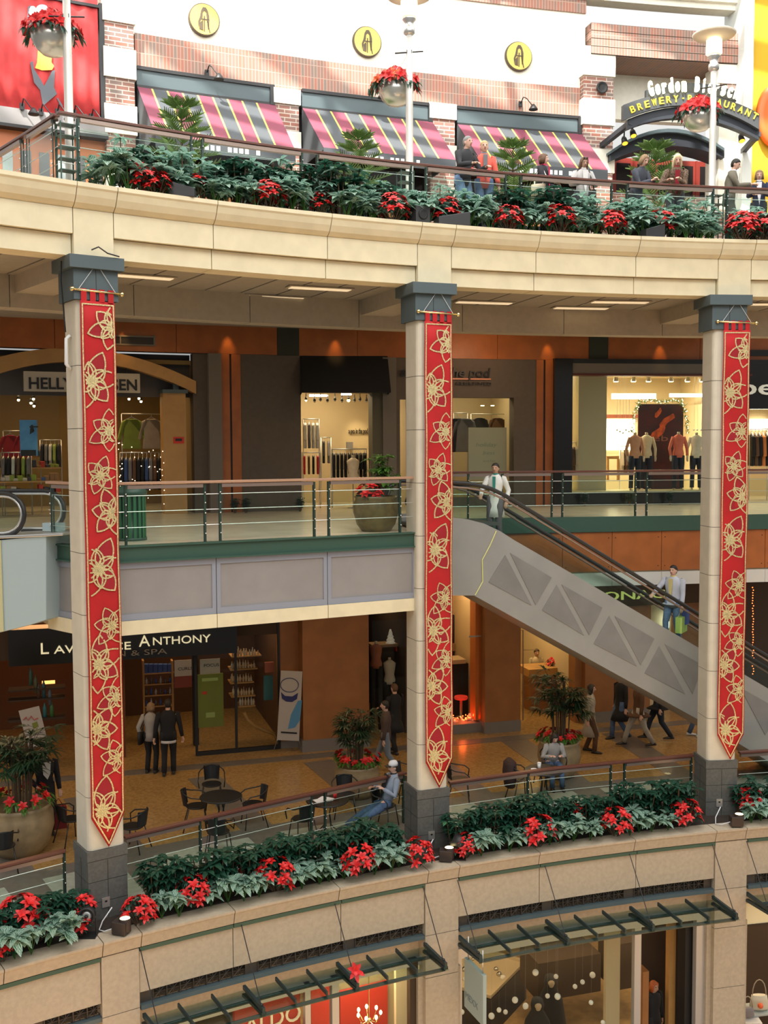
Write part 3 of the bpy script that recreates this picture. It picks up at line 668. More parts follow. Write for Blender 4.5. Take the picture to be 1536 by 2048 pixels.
LITL = mat('lit_white_letters', (1, .93, .6), .4, emit=3.2, emcol=(1, .9, .55))
curved_text(mb, 'Gordon Biersch', 1297, 1476, [(1297, 193), (1385, 183), (1474, 199)], 29, o1 - .15, LITL, .03, .06)
part(mb, 'lit_lettering', sg, 'glowing white and yellow lettering')
def spot4(x, y, off, lab, aimz=-1):
    p = W4.hit(x, y, off); r = thing('entrance_spotlight', lab, 'lamp', tuple(p)); n_ = W4.N(W4.u(x))
    d = (n_ * .5 + Vector((0, 0, aimz))).normalized(); a = d.orthogonal().normalized(); b = d.cross(a)
    mb = MB().mat(BLACK).rings([(p - d * .22, a * .04, b * .04), (p - d * .16, a * .07, b * .07), (p, a * .09, b * .09)], 14); mb.tube([p - d * .15, p - d * .1 + Vector((0, 0, .3))], .02, 5); part(mb, 'housing', r)
    mb = MB().mat(mat('amber_lens', (1, .45, .02), .3, emit=3, emcol=(1, .4, .02))).rings([(p + d * .002, a * .075, b * .075), (p + d * .01, a * .04, b * .04)], 14); part(mb, 'lens', r, 'glowing amber lens')
spot4(1267, 272, -1.4, 'black spotlight with amber lens at the left under the entrance canopy')
spot4(1484, 282, -1.4, 'black spotlight with amber lens at the right under the entrance canopy')
spot4(1250, 287, -1.2, 'grey-blue spotlight tilted inwards, lowest at the left of the entrance canopy')
# ================================================================== MIDDLE LEVEL SHOPS
TAUPE = mat('taupe_wall', (.115, .088, .066), .8, noise=.05); TAUPE2 = mat('light_taupe_pillar', (.17, .145, .115), .8)
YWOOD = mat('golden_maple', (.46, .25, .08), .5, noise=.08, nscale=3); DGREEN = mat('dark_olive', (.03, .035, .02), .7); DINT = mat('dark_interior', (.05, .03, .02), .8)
def W3px(mb, xa, xb, yt, yb, o0=0, o1_=.3, seg=None): slab_px(mb, W3, xa, xb, yt, yb, o0, o1_, seg)
u3 = lambda x, y=850, off=0: W3.u(x, y, off)
z3 = lambda x, y, off=0: W3.z(x, y, off)
mb = MB(); zt_, zb_ = 2.98, 2.27
for xa, xb in ((-150, 110), (110, 353), (353, 555), (598, 715), (715, 995), (995, 1178), (1216, 1400), (1400, 1700)): mb.mat(ORANGE).slab(W3, u3(xa, 700) + .006, u3(xb, 700) - .006, zb_, zt_, 0, .2)
for xa, xb in ((555, 598), (1178, 1216)): mb.mat(DGREEN).slab(W3, u3(xa, 700), u3(xb, 700), zb_, zt_, -.02, .2)
mb.mat(BLACK).slab(W3, u3(-150, 700), u3(1700, 700), zb_, zt_ - .01, .05, .3)
struct(part(mb, 'wall_middle_band', None))
mb = MB(); zt_ = 2.265
def w3wall(xa, xb, m_, o0=0, o1_=.4, z0=Z3, z1=zt_): mb.mat(m_).slab(W3, u3(xa), u3(xb), z0, z1, o0, o1_)
w3wall(417, 443, TAUPE2, -.1); w3wall(443, 460, ORANGE, -.02); w3wall(464, 482, ORANGE, -.02); w3wall(460, 464, BLACK, .02); w3wall(482, 602, TAUPE)
w3wall(389, 417, TAUPE, .1); w3wall(745, 765, mat('olive_reveal', (.10, .085, .05), .7), .0); w3wall(765, 792, TAUPE2, -.05); w3wall(792, 905, TAUPE, 0, .4, 1.2); w3wall(792, 800, TAUPE)
w3wall(905, 1028, TAUPE, 0, .4, z3(960, 795)); w3wall(1028, 1072, TAUPE); w3wall(1072, 1086, ORANGE, -.02); w3wall(1090, 1105, ORANGE, -.02); w3wall(1086, 1090, BLACK, .02); w3wall(602, 745, TAUPE, 0, .4, z3(680, 785))
w3wall(900, 1028, TAUPE, 0, .4, Z3, Z3 + .25)
BMARB = mat('black_marble', (.012, .011, .010), .2)
w3wall(1105, 1141, BMARB, -.15, .4, Z3, 2.3); w3wall(1141, 1500, TAUPE2, -.1, .3, z3(1280, 748), z3(1280, 728)); w3wall(1141, 1500, mat('dark_red_trim', (.10, .02, .01), .5), -.12, .3, z3(1280, 752), z3(1280, 748)); w3wall(1105, 1700, BLACK, -.1, .3, z3(1280, 728), 2.3)
w3wall(1141, 1480, BMARB, -.1, .5, Z3, z3(1280, 984))
w3wall(1490, 1700, BMARB, -.1, .4, .95, 2.27)
struct(part(mb, 'wall_middle_shops', None))
# rooms behind: back walls, side walls and floors
def room3(xa, xb, depth, m_, zc, name, cm=None):
    mb = MB().mat(m_); a, b = u3(xa), u3(xb)
    mb.slab(W3, a, b, Z3, zc, depth, depth + .1, 2); mb.slab(W3, a - .1, a, Z3, zc, .4, depth, 1); mb.slab(W3, b, b + .1, Z3, zc, .4, depth, 1)
    mb.mat(cm or m_).slab(W3, a, b, zc, zc + .1, .3, depth, 2); struct(part(mb, name, None))
CREAMI = mat('cream_shop_wall', (.62, .50, .30), .8); BROWNI = mat('brown_shop_wall', (.16, .09, .05), .8)
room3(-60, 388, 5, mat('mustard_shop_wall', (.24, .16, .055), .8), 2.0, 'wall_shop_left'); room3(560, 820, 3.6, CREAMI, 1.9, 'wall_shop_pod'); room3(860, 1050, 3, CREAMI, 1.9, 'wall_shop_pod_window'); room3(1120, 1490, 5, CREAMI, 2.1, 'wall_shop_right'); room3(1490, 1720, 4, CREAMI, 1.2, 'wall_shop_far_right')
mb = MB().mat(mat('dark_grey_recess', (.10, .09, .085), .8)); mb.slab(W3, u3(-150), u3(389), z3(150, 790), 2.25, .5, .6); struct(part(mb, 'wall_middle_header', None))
mb = MB().mat(BLACK); W3px(mb, 228, 309, 672, 691, -.03, 0, 1); mb.mat(TAUPE2)
for a_, b_, c_, d_ in ((226, 311, 671, 674), (226, 311, 688, 691), (226, 229, 671, 691), (240, 242, 671, 691), (307, 311, 671, 691)): W3px(mb, a_, b_, c_, d_, -.05, 0, 1)
tag(part(mb, 'air_vent', None), 'white-framed dark air vent in the orange band above the left shop', 'vent')
mb = MB(); mb.mat(BLACK); W3px(mb, 1500, 1700, 700, 712, -.03, 0, 1); tag(part(mb, 'air_vent', None), 'dark air vent in the orange band at the right edge, past the right column', 'vent')
# sports shop arch, sign, wood pillar
ar = thing('shopfront_arch', 'golden wood arched beam across the left shopfront', 'beam', tuple(W3.hit(190, 740, .1)))
mb = MB(); xs = [-30 + k * (384 + 30) / 18 for k in range(19)]; arched(mb, W3, xs, [(0, 710), (190, 700), (383, 762)], [(0, 742), (190, 726), (377, 784)], .0, .3, YWOOD); part(mb, 'arched_beam', ar)
sgn = thing('shop_sign', 'pale sign box reading HELLY HANSEN hanging under the wood arch', 'sign', tuple(W3.hit(165, 765, .05)))
mb = MB().mat(mat('pale_sign_box', (.50, .44, .34), .6)); W3px(mb, 48, 280, 745, 784, .05, .18, 2); part(mb, 'sign_box', sgn)
mb = MB().mat(BLACK); text_on(mb, W3, 58, 274, 777, 754, 'HELLY HANSEN', .05, .02, .02); part(mb, 'lettering', sgn, 'black capital lettering')
mb = MB().mat(BLACK)
for x in (72, 253): p = W3.hit(x, 745, .1); mb.tube([p, p + Vector((0, 0, .3))], .015, 5)
part(mb, 'hanger_rod', sgn)
pil = thing('wood_pillar', 'golden wood pillar with grey cap at the right end of the left shopfront', 'pillar', tuple(W3.P(u3(351), .2, Z3)))
mb = MB().mat(YWOOD); mb.slab(W3, u3(328, 900, 0), u3(373, 900, 0), Z3, z3(350, 785), 0, .45, 1); part(mb, 'post', pil)
mb = MB().mat(BLUEG); W3px(mb, 325, 376, 779, 786, -.05, .5, 1); W3px(mb, 346, 357, 746, 780, .1, .25, 1); part(mb, 'cap', pil)
mb = MB().mat(mat('red_notice', (.6, .04, .02), .6)); W3px(mb, 347, 368, 874, 887, -.02, 0, 1); mb.mat(BLACK); W3px(mb, 351, 364, 877, 882, -.03, -.02, 1); tag(part(mb, 'small_notice', None), 'small red notice on the golden wood pillar', 'sign')
# pea in the pod
aw = thing('shop_awning', 'plain black shop awning over the doorway in the middle of the middle level', 'awning', tuple(W3.hit(690, 750, -.3)))
mb = MB().mat(mat('black_canvas', (.008, .008, .008), .9)); a, b = W3.hit(600, 712, 0), W3.hit(775, 712, 0); c_, d_ = W3.hit(782, 783, -.6), W3.hit(604, 783, -.6)
mb.prism([a, b, c_, d_], (0, 0, -.03)); mb.prism([a, d_, W3.hit(600, 790, 0)], (b - a).normalized() * .02); mb.prism([b, c_, W3.hit(776, 790, 0)], (a - b).normalized() * .02); part(mb, 'canvas', aw)
sgn = thing('shop_sign', 'dark script lettering reading a pea in the pod on the taupe wall', 'sign', tuple(W3.hit(900, 745, 0)))
mb = MB().mat(BLACK); text_on(mb, W3, 800, 980, 752, 733, 'a pea in the pod', -.04, .04, .01, shear=.15); part(mb, 'lettering', sgn)
mb = MB().mat(mat('copper_line', (.6, .25, .14), .4)); W3px(mb, 815, 982, 756, 759, -.04, 0, 1); mb.mat(BLACK); text_on(mb, W3, 830, 982, 769, 763, 'MATERNITY REDEFINED', -.03, .03); part(mb, 'underline', sgn)
mb = MB().mat(BLACK); text_on(mb, W3, 697, 735, 867, 856, 'a pea in the pod', 3.55, .03, .0); tag(part(mb, 'wall_lettering', None), 'small dark shop name on the lit cream wall inside the doorway', 'sign')
# bebe fascia sign
sgn = thing('shop_sign', 'white rounded bebe letters on black fascia at the right edge', 'sign', tuple(W3.hit(1520, 775, -.1)))
mb = MB().mat(mat('white_letters', (.75, .72, .6), .5, emit=.3)); text_on(mb, W3, 1480, 1620, 789, 758, 'bebe', -.16, .05, .01); part(mb, 'lettering', sgn)
# shop glazing
def glazing(S, name, xa, xb, yt, yb, off, lab, mull=()):
    mb = MB().mat(SHOPGLASS); slab_px(mb, S, xa, xb, yt, yb, off, off + .012); 
    o = struct(part(mb, name, None)); return o
glazing(W3, 'window_3', 1141, 1490, 752, 984, .0, ''); glazing(W3, 'window_4', 905, 1028, 795, 990, .1, ''); glazing(W3, 'window_5', 0, 120, 790, 1010, .45, '')
# ================================================================== LOWER LEVEL SHOPS
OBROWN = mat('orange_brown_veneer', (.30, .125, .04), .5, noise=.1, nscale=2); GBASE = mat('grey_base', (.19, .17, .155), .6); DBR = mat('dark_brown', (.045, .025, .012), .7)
def W2px(mb, xa, xb, yt, yb, o0=0, o1_=.3): slab_px(mb, W2, xa, xb, yt, yb, o0, o1_, 1)
u2w = lambda x, y=1400, off=0: W2.u(x, y, off)
mb = MB()
def w2wall(xa, xb, m_, o0=0, o1_=.4, z0=Z2, z1=-3.1): mb.mat(m_).slab(W2, u2w(xa, 1400, o0), u2w(xb, 1400, o0), z0, z1, o0, o1_)
w2wall(606, 738, OBROWN, -.5, .6, Z2 + .3); w2wall(604, 740, GBASE, -.53, .6, Z2, Z2 + .3)
w2wall(560, 606, OBROWN, 0); w2wall(558, 608, GBASE, -.02, .4, Z2, Z2 + .18)
w2wall(970, 1041, OBROWN, -.3, .6, Z2 + .3); w2wall(969, 1042, GBASE, -.33, .6, Z2, Z2 + .3)
w2wall(1150, 1170, OBROWN, 0); w2wall(1170, 1300, OBROWN, -.2, .4, Z2 + .3); w2wall(1170, 1300, GBASE, -.22, .4, Z2, Z2 + .3)
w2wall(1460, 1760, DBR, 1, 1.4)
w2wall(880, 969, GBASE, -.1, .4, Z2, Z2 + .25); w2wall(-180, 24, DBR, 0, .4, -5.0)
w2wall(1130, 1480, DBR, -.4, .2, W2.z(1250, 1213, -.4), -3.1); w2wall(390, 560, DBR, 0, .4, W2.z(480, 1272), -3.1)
w2wall(1300, 1340, mat('pale_lit_panel', (.6, .48, .28), .7), .5, .8, Z2, -3.5); w2wall(1340, 1470, OBROWN, .5, .8)
struct(part(mb, 'wall_lower_shops', None))
def room2(xa, xb, depth, m_, name, zc=-3.6):
    mb = MB().mat(m_); a, b = u2w(xa), u2w(xb); mb.slab(W2, a, b, Z2, zc, depth, depth + .1); mb.slab(W2, a - .08, a, Z2, zc, .4, depth); mb.slab(W2, b, b + .08, Z2, zc, .4, depth); mb.slab(W2, a, b, zc, zc + .1, .3, depth); struct(part(mb, name, None))
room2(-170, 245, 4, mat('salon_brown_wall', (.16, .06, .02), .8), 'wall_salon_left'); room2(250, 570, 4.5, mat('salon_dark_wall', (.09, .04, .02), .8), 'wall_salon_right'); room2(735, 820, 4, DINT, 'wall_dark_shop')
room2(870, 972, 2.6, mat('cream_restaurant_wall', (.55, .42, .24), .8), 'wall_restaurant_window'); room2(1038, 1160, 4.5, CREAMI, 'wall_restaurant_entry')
sgn = thing('salon_sign', 'long black sign reading LAWRENCE ANTHONY SALON & SPA behind the left column', 'sign', tuple(W2.hit(240, 1300, -.6)))
mb = MB().mat(BMARB); a, b = W2.u(17, 1300, -.6), W2.u(474, 1280, -.6); zt_ = W2.z(240, 1262, -.6); zb_ = W2.z(240, 1320, -.6); mb.slab(W2, a, b, zb_, zt_ + .15, -.6, .0); part(mb, 'sign_box', sgn)
GLW = mat('pale_gold_letters', (.8, .75, .5), .5, emit=.55)
mb = MB().mat(GLW)
def t2(mb, txt, xa, xb, yb, hpx, off=-.64, dep=.04, bold=.0, S=W2):
    p = S.hit(xa, yb, off); q = S.P(S.u(xb, yb, off), off, p.z); h_ = S.hit(xa, yb - hpx, off).z - p.z; text_mb(mb, txt, p, q - p, (0, 0, 1), h_, dep, bold, width=(q - p).length)
t2(mb, 'L', 82, 98, 1308, 23); t2(mb, 'AWRENCE', 108, 262, 1307, 16); t2(mb, 'A', 278, 300, 1293, 23); t2(mb, 'NTHONY', 306, 421, 1290, 16); part(mb, 'large_lettering', sgn, 'pale gold capital lettering')
mb = MB().mat(mat('dim_grey_letters', (.2, .19, .17), .6)); t2(mb, 'SALON & SPA', 160, 334, 1317, 11); part(mb, 'small_lettering', sgn, 'dim grey lettering')
sgn = thing('restaurant_sign', 'backlit dark MONACO letters on the brown band behind the escalator', 'sign', tuple(W2.hit(1260, 1193, -.4)))
mb = MB().mat(mat('yellow_green_letter', (.50, .56, .16), .45, emit=.55)); t2(mb, 'MONACO', 1172, 1362, 1203, 18, -.50, .06, -.005); part(mb, 'lettering', sgn, 'yellow-green lit capital lettering')
mb = MB().mat(SHOPGLASS); W2px(mb, 392, 560, 1272, 1500, .0, .012); struct(part(mb, 'window_6', None))
mb = MB().mat(SHOPGLASS); W2px(mb, 745, 812, 1240, 1480, .0, .012); struct(part(mb, 'window_7', None))
mb = MB().mat(SHOPGLASS); W2px(mb, 880, 969, 1200, 1440, .0, .012); struct(part(mb, 'window_8', None))
mb = MB().mat(BLACK); 
for x in (392, 472, 558): mb.slab(W2, u2w(x) - .03, u2w(x) + .03, Z2, -3.2, -.03, .03)
mb.slab(W2, u2w(392), u2w(558), Z2, Z2 + .1, -.04, .04); struct(part(mb, 'window_6_frame', None))
# ================================================================== RAILINGS
POSTG = mat('dark_green_post', (.03, .06, .045), .4, metal=.3)
def railing(name, lab, path, ztop, zfl, posts, group=None, wood=RAILW, lattice=(), cables=3, hw=.055, endcap=True):
    """path: list of XY points of the handrail; posts: distances along the path"""
    path = [Vector((p[0], p[1], 0)) for p in path]; L = [0]
    for a, b in zip(path, path[1:]): L.append(L[-1] + (b - a).length)
    def at(d):
        d = max(0, min(L[-1], d))
        for i in range(len(path) - 1):
            if d <= L[i + 1] + 1e-9: t = (d - L[i]) / max(1e-9, L[i + 1] - L[i]); return path[i].lerp(path[i + 1], t), (path[i + 1] - path[i]).normalized()
    mid = at(L[-1] / 2)[0]
    r = thing(name, lab, 'railing', (mid.x, mid.y, zfl), 0, group)
    def run(mb, d0, d1, w, h, z, off=0):
        n = max(1, int((d1 - d0) / .8)); ps = [at(d0 + (d1 - d0) * i / n) for i in range(n + 1)]; k = len(mb.v)
        for p, t in ps:
            nn = Vector((-t.y, t.x, 0)); c = p + nn * off
            for a, b in ((-w, -h), (-w, h), (w, h), (w, -h)): q = c + nn * a; mb.v.append((q.x, q.y, z + b))
        for i in range(n):
            for j in range(4): a = k + 4 * i + j; b = k + 4 * i + (j + 1) % 4; mb.face([a, b, b + 4, a + 4])
        mb.face([k, k + 1, k + 2, k + 3]); e = k + 4 * n; mb.face([e + 3, e + 2, e + 1, e])
    mb = MB().mat(wood); run(mb, 0, L[-1], hw, .022, ztop - .022); hr = part(mb, 'handrail', r, bevel=.006)
    mb = MB().mat(RAILM); pp = sorted(posts)
    edges = [0] + pp + [L[-1]]
    for a, b in zip(edges, edges[1:]):
        if b - a > .5: run(mb, a + .03, b - .03, hw * .65, .03, ztop - .085)
    part(mb, 'under_rail', r)
    for d in pp:
        p, t = at(d); mb = MB().mat(POSTG); ang = math.atan2(t.y, t.x)
        for s in (-.022, .022): q = p + Vector((-t.y, t.x, 0)) * s; mb.box((q.x, q.y, (ztop - .06 + zfl) / 2), (.035, .012, ztop - .06 - zfl), ang)
        mb.mat(CHROME)
        for k in range(5): z = zfl + .15 + k * (ztop - zfl - .35) / 4; mb.ball((p.x - t.y * -.045, p.y - t.x * .045, z), .014, 6, 4)
        part(mb, 'post', r)
    for d in lattice:
        p, t = at(d); ang = math.atan2(t.y, t.x); mb = MB().mat(GREENM); H_ = ztop - .14 - zfl; c = p + Vector((-t.y, t.x, 0)) * .1
        for a in (-.13, .13):
            for b in (-.1, .1): q = c + t * a + Vector((-t.y, t.x, 0)) * b; mb.box((q.x, q.y, zfl + H_ / 2), (.02, .02, H_), ang)
        for k in range(6): mb.box((c.x, c.y, zfl + .03 + k * (H_ - .06) / 5), (.28, .22, .012), ang)
        part(mb, 'lattice_post', r)
    for a, b in zip(edges, edges[1:]):
        if b - a > .5: mb = MB().mat(GLASS); run(mb, a + .04, b - .04, .005, (ztop - zfl - .26) / 2, zfl + .05 + (ztop - zfl - .26) / 2, -.03); part(mb, 'glass_panel', r)
    for k in range(cables):
        mb = MB().mat(STEEL); z = zfl + (ztop - zfl) * (.28 + .25 * k); n = int(L[-1] / .8) + 1; mb.tube([(q.x, q.y, z) for q in [at(L[-1] * i / n)[0] for i in range(n + 1)]], .007, 5); part(mb, 'cable', r)
    return r
def dist_on(path, x, y, z):
    p = at_z(x, y, z); best = None; L = 0
    for a, b in zip(path, path[1:]):
        a = Vector((a[0], a[1], 0)); b = Vector((b[0], b[1], 0)); d = b - a; t = max(0, min(1, (Vector((p.x, p.y, 0)) - a).dot(d) / d.length_squared)); q = a + d * t; e = (q - Vector((p.x, p.y, 0))).length
        if best is None or e < best[0]: best = (e, L + d.length * t)
        L += d.length
    return best[1]
ZR4 = 5.3
up4 = [R4.P(R4.u(115, 227) + k * .8, 0, 0) for k in range(int((R4.u(1600, 378) - R4.u(115, 227)) / .8) + 1)]
ry4 = lambda x: np.interp(x, [115, 300, 500, 700, 900, 1100, 1300, 1430, 1600], [227, 250, 282, 312, 334, 352, 368, 372, 378])
railing('balcony_railing', 'top balcony railing with brown handrail, glass and cables, running behind the planter', up4, ZR4, Z4, [dist_on(up4, x, ry4(x), ZR4) for x in (152, 386, 408, 605, 635, 822, 852, 1012, 1042, 1222, 1252, 1428, 1456)], lattice=[dist_on(up4, x, ry4(x), ZR4) for x in (132, 815, 1437)])
pl4 = [at_z(-120, 374, ZR4), at_z(0, 299, ZR4), at_z(60, 262, ZR4), at_z(113, 227, ZR4)]
railing('balcony_railing', 'top balcony railing turning away at the upper left corner', pl4, ZR4, Z4, [dist_on(pl4, x, y, ZR4) for x, y in ((43, 272), (55, 265), (107, 231))])
pe = [PL.P(.05, .05), PL.P(PL.L - .02, .05)]; ryp = lambda x: 964.6 - .0184 * (x - 230)
railing('landing_railing', 'railing with pale wood handrail on the edge of the middle level landing', pe, -.59, Z3 + .02, [dist_on(pe, x, ryp(x), -.59) for x in (250, 411, 442, 635, 665, 812)], wood=mat('pale_wood_rail', (.42, .25, .16), .35), hw=.06)
kp = [KL.P(.0, .05), KL.P(KL.L - .05, .05)]
railing('landing_railing', 'short railing on the side of the landing left of the left column', kp, -.59, Z3 + .02, [.12], wood=mat('pale_wood_rail', (.4, .25, .16), .35))
fp = [FD.P(0.1, .1), FD.P(11.5, .1)]
railing('gallery_railing', 'far gallery railing behind the escalator on the middle level', fp, -.585, Z3, [dist_on(fp, x, 942, -.585) for x in (930, 1003, 1114, 1138, 1308, 1335, 1508, 1530)])
r2l = [at_z(-150, 1770, -6.6), at_z(0, 1730, -6.6), at_z(130, 1698, -6.6)]
railing('cafe_railing', 'lower level railing left of the left column', r2l, -6.6, Z2, [dist_on(r2l, 127, 1698, -6.6)])
r2m = [at_z(248, 1672, -6.6), at_z(500, 1612, -6.6), at_z(812, 1543, -6.6)]
railing('cafe_railing', 'lower level railing between the left and middle columns', r2m, -6.6, Z2, [dist_on(r2m, x, y, -6.6) for x, y in ((400, 1636), (430, 1628), (622, 1585), (650, 1579), (808, 1545))])
r2r = [at_z(898, 1563, -6.6), at_z(1100, 1535, -6.6), at_z(1400, 1507, -6.6)]
railing('cafe_railing', 'lower level railing between the middle and right columns', r2r, -6.6, Z2, [dist_on(r2r, x, y, -6.6) for x, y in ((1055, 1541), (1222, 1524), (1249, 1521), (1383, 1509))])
r2x = [at_z(1478, 1503, -6.6), at_z(1620, 1494, -6.6)]
railing('cafe_railing', 'lower level railing right of the right column', r2x, -6.6, Z2, [])
# ================================================================== BANNERS
REDV = mat('red_velvet', (.42, .006, .009), .8, noise=.12, nscale=2); REDD = mat('dark_red_applique', (.30, .006, .014), .8)
GLIT = mat('gold_glitter', (.64, .53, .27), .42, metal=.35, noise=.35, nscale=60)
FLOW = [(.88, 648, 44, .3), (.28, 755, 52, 1.2), (.75, 852, 40, .5), (.46, 940, 36, .2), (.80, 1015, 44, 1.9), (.36, 1125, 58, .1), (.72, 1240, 38, .9), (.30, 1315, 50, 1.5), (.80, 1385, 38, .4), (.22, 1445, 44, 2.0), (.82, 1510, 38, .8), (.30, 1612, 64, .35)]
def banner(i, px, lab):
    r_, c, t, bk = COLS[i]; n = -bk; Wb = .56; zt, zb = 2.27, -6.50; tip = .52
    Sf = Line((c + n * .39)[:2], (c + n * .39 + t)[:2])
    u0 = Sf.u(px, 650) ; ztop = 2.27
    P = lambda u, z, o=0: Sf.P(u0 + u, -o, z)
    r = thing('poinsettia_banner', lab, 'banner', tuple(P(Wb / 2, 2.43)))
    mb = MB().mat(REDV); K = 24; out = []
    wav = lambda v, u: .012 * math.sin(v * 3.1 + u * 7 + i) + .01 * math.sin(v * 1.3 + 2 * i)
    bot = zb + tip
    nx = 6; base = len(mb.v)
    for k in range(K + 1):
        for j in range(nx + 1):
            uu = Wb * j / nx; zend = zb + tip * abs(2 * j / nx - 1) ; z = ztop + (zend - ztop) * k / K; mb.v.append(tuple(P(uu, z, wav(z, uu))))
    mb.smooth = True
    for k in range(K):
        for j in range(nx): a = base + k * (nx + 1) + j; mb.face([a, a + 1, a + nx + 2, a + nx + 1])
    o = part(mb, 'cloth', r); sd = o.modifiers.new('thick', 'SOLIDIFY'); sd.thickness = .008
    m2 = MB().mat(REDV)
    for k in range(4): ua = Wb * (.02 + k * .26); m2.box(P(ua + .05, 2.36, .0), (.09, .012, .2), Sf.rotz(0))
    part(m2, 'hanging_tabs', r)
    # embroidery
    emb = MB().mat(GLIT); app = MB().mat(REDD); mg = .045
    def inside(u, z): return mg < u < Wb - mg and z < ztop - .06 and z > zb + .10 + tip * abs(2 * u / Wb - 1)
    def strip(pts, w, o=.016, clip=True):
        for a, b in zip(pts, pts[1:]):
            if clip and not (inside(*a) and inside(*b)): continue
            d = Vector((b[0] - a[0], b[1] - a[1])); 
            if d.length < 1e-6: continue
            e = Vector((-d.y, d.x)).normalized() * w / 2; d = d.normalized() * w * .3
            q = [(a[0] - d.x + e.x, a[1] - d.y + e.y), (b[0] + d.x + e.x, b[1] + d.y + e.y), (b[0] + d.x - e.x, b[1] + d.y - e.y), (a[0] - d.x - e.x, a[1] - d.y - e.y)]
            emb.poly([P(u, z, wav(z, u) + o) for u, z in q])
    bd = [(mg * .6, ztop - .05), (Wb - mg * .6, ztop - .05), (Wb - mg * .6, bot + .04), (Wb / 2, zb + .07), (mg * .6, bot + .04), (mg * .6, ztop - .05)]
    for a, b in zip(bd, bd[1:]):
        nseg = max(1, int(abs(a[1] - b[1]) / .35)); strip([(a[0] + (b[0] - a[0]) * k / nseg, a[1] + (b[1] - a[1]) * k / nseg) for k in range(nseg + 1)], .022, clip=False)
    for fu, fy, fr, ph in FLOW:
        z0 = ztop - (fy - 600) / (1690 - 600) * (ztop - zb); R_ = fr / 124 * 1.04; cu = fu * Wb
        for ring, (cnt, rr, wd, off) in enumerate(((6, 1.0, .34, 0), (6, .62, .24, .5))):
            for k in range(cnt):
                a = ph + 2 * PI * (k + off) / cnt; ln = R_ * rr * (1 + .12 * math.sin(k * 2.3 + ph)); ca, sa = math.cos(a), math.sin(a); pts = []
                for s in list(range(0, 9)): f = s / 8; w_ = R_ * wd * math.sin(PI * min(1, f * 1.0)) ** .75 * (1 - .25 * f); pts.append((f, w_))
                out = [(f, w_) for f, w_ in pts] + [(f, -w_) for f, w_ in pts[::-1]]
                pl_ = [(cu + (ln * f) * ca - w_ * sa, z0 + (ln * f) * sa + w_ * ca) for f, w_ in out]
                if ring == 0 and all(inside(*q) for q in pl_): app.poly([P(u, z, wav(z, u) + .008 + .001 * k) for u, z in pl_])
                strip(pl_, .019 if fr < 42 else .024)
        for k in range(7):
            a = 2 * PI * k / 7; q = (cu + R_ * .09 * math.cos(a) * (k > 0), z0 + R_ * .09 * math.sin(a) * (k > 0))
            if inside(*q): strip([(q[0] - .008, q[1]), (q[0] + .008, q[1])], .018, .02)
    part(app, 'petal_applique', r, 'darker red petal shapes'); part(emb, 'gold_embroidery', r, 'glittering gold flower outlines and border')
    mb = MB().mat(mat('polished_brass', (.75, .6, .3), .2, metal=1)); a, b = P(-.12, 2.44), P(Wb + .12, 2.41); mb.tube([a, b], .018, 8); mb.ball(a, .04); mb.ball(b, .04); part(mb, 'rod', r)
    mb = MB().mat(mat('white_cord', (.7, .7, .7), .6)); h_ = P(Wb / 2, 2.86, -.0); mb.tube([a.lerp(b, .12), h_, a.lerp(b, .88)], .005, 4); mb.tube([h_, h_ + Vector((0, 0, .08))], .012, 5); part(mb, 'hanging_cord', r)
banner(0, 161, 'long red banner with gold poinsettia outlines on the left column, longest in view')
banner(1, 849, 'long red banner with gold poinsettia outlines on the middle column')
banner(2, 1447, 'long red banner with gold poinsettia outlines on the right column')
# ================================================================== ESCALATORS
ES = Line((1.0, 20.63), (6.77, 22.70)); ESW = 1.35
SILV = mat('satin_silver_panel', (.34, .34, .32), .38, metal=.35, noise=.05, nscale=1.5); SILD = mat('grey_infill_panel', (.22, .215, .205), .4, metal=.2, noise=.08, nscale=2); STEPM = mat('ribbed_step', (.09, .09, .09), .5, metal=.5)
es = thing('escalator', 'silver escalator descending from behind the middle column to the right', 'escalator', tuple(ES.hit(1150, 1250)))
def epts(px, off=0): return [ES.hit(x, y, 0) + ES.n * off for x, y in px]
topc = [(850, 1035), (905, 1035), (937, 1039), (968, 1047), (1000, 1062), (1028, 1080), (1118, 1132), (1405, 1300), (1536, 1377), (1640, 1438)]
botc = [(1640, 1590), (1536, 1522), (1398, 1440), (948, 1191), (850, 1191)]
for side, off in (('near', 0), ('far', ESW - .1)):
    mb = MB().mat(SILV).prism(epts(topc + botc, off), ES.n * .1); part(mb, 'side_panel', es)
mb = MB().mat(SILV).prism(epts([(850, 1180), (948, 1181), (1398, 1430), (1640, 1580)] + botc, .1), ES.n * (ESW - .2)); part(mb, 'underside', es)
mb = MB().mat(SILD)
for tri in ([(1010, 1110), (977, 1164), (1063, 1211)], [(1020, 1106), (1103, 1155), (1071, 1210)], [(1113, 1170), (1084, 1220), (1168, 1271)], [(1123, 1169), (1204, 1215), (1178, 1270)], [(1218, 1232), (1187, 1287), (1273, 1332)], [(1229, 1232), (1308, 1277), (1281, 1330)], [(1318, 1292), (1289, 1346), (1370, 1388)], [(1329, 1288), (1405, 1330), (1385, 1388)], [(1480, 1375), (1560, 1420), (1530, 1470)]): mb.prism(epts(tri, -.012), ES.n * .02)
part(mb, 'truss_infill', es, 'darker triangular infill panels')
mb = MB().mat(mat('yellow_green_reflection', (.62, .62, .22), .4)); q = epts([(992, 1062), (980, 1090), (964, 1120), (965, 1163), (950, 1190)], -.01); mb.tube(q, .012, 5); part(mb, 'seam_reflection', es, 'thin yellow-green line down the side')  # light reflected along the seam, put in as a coloured strip
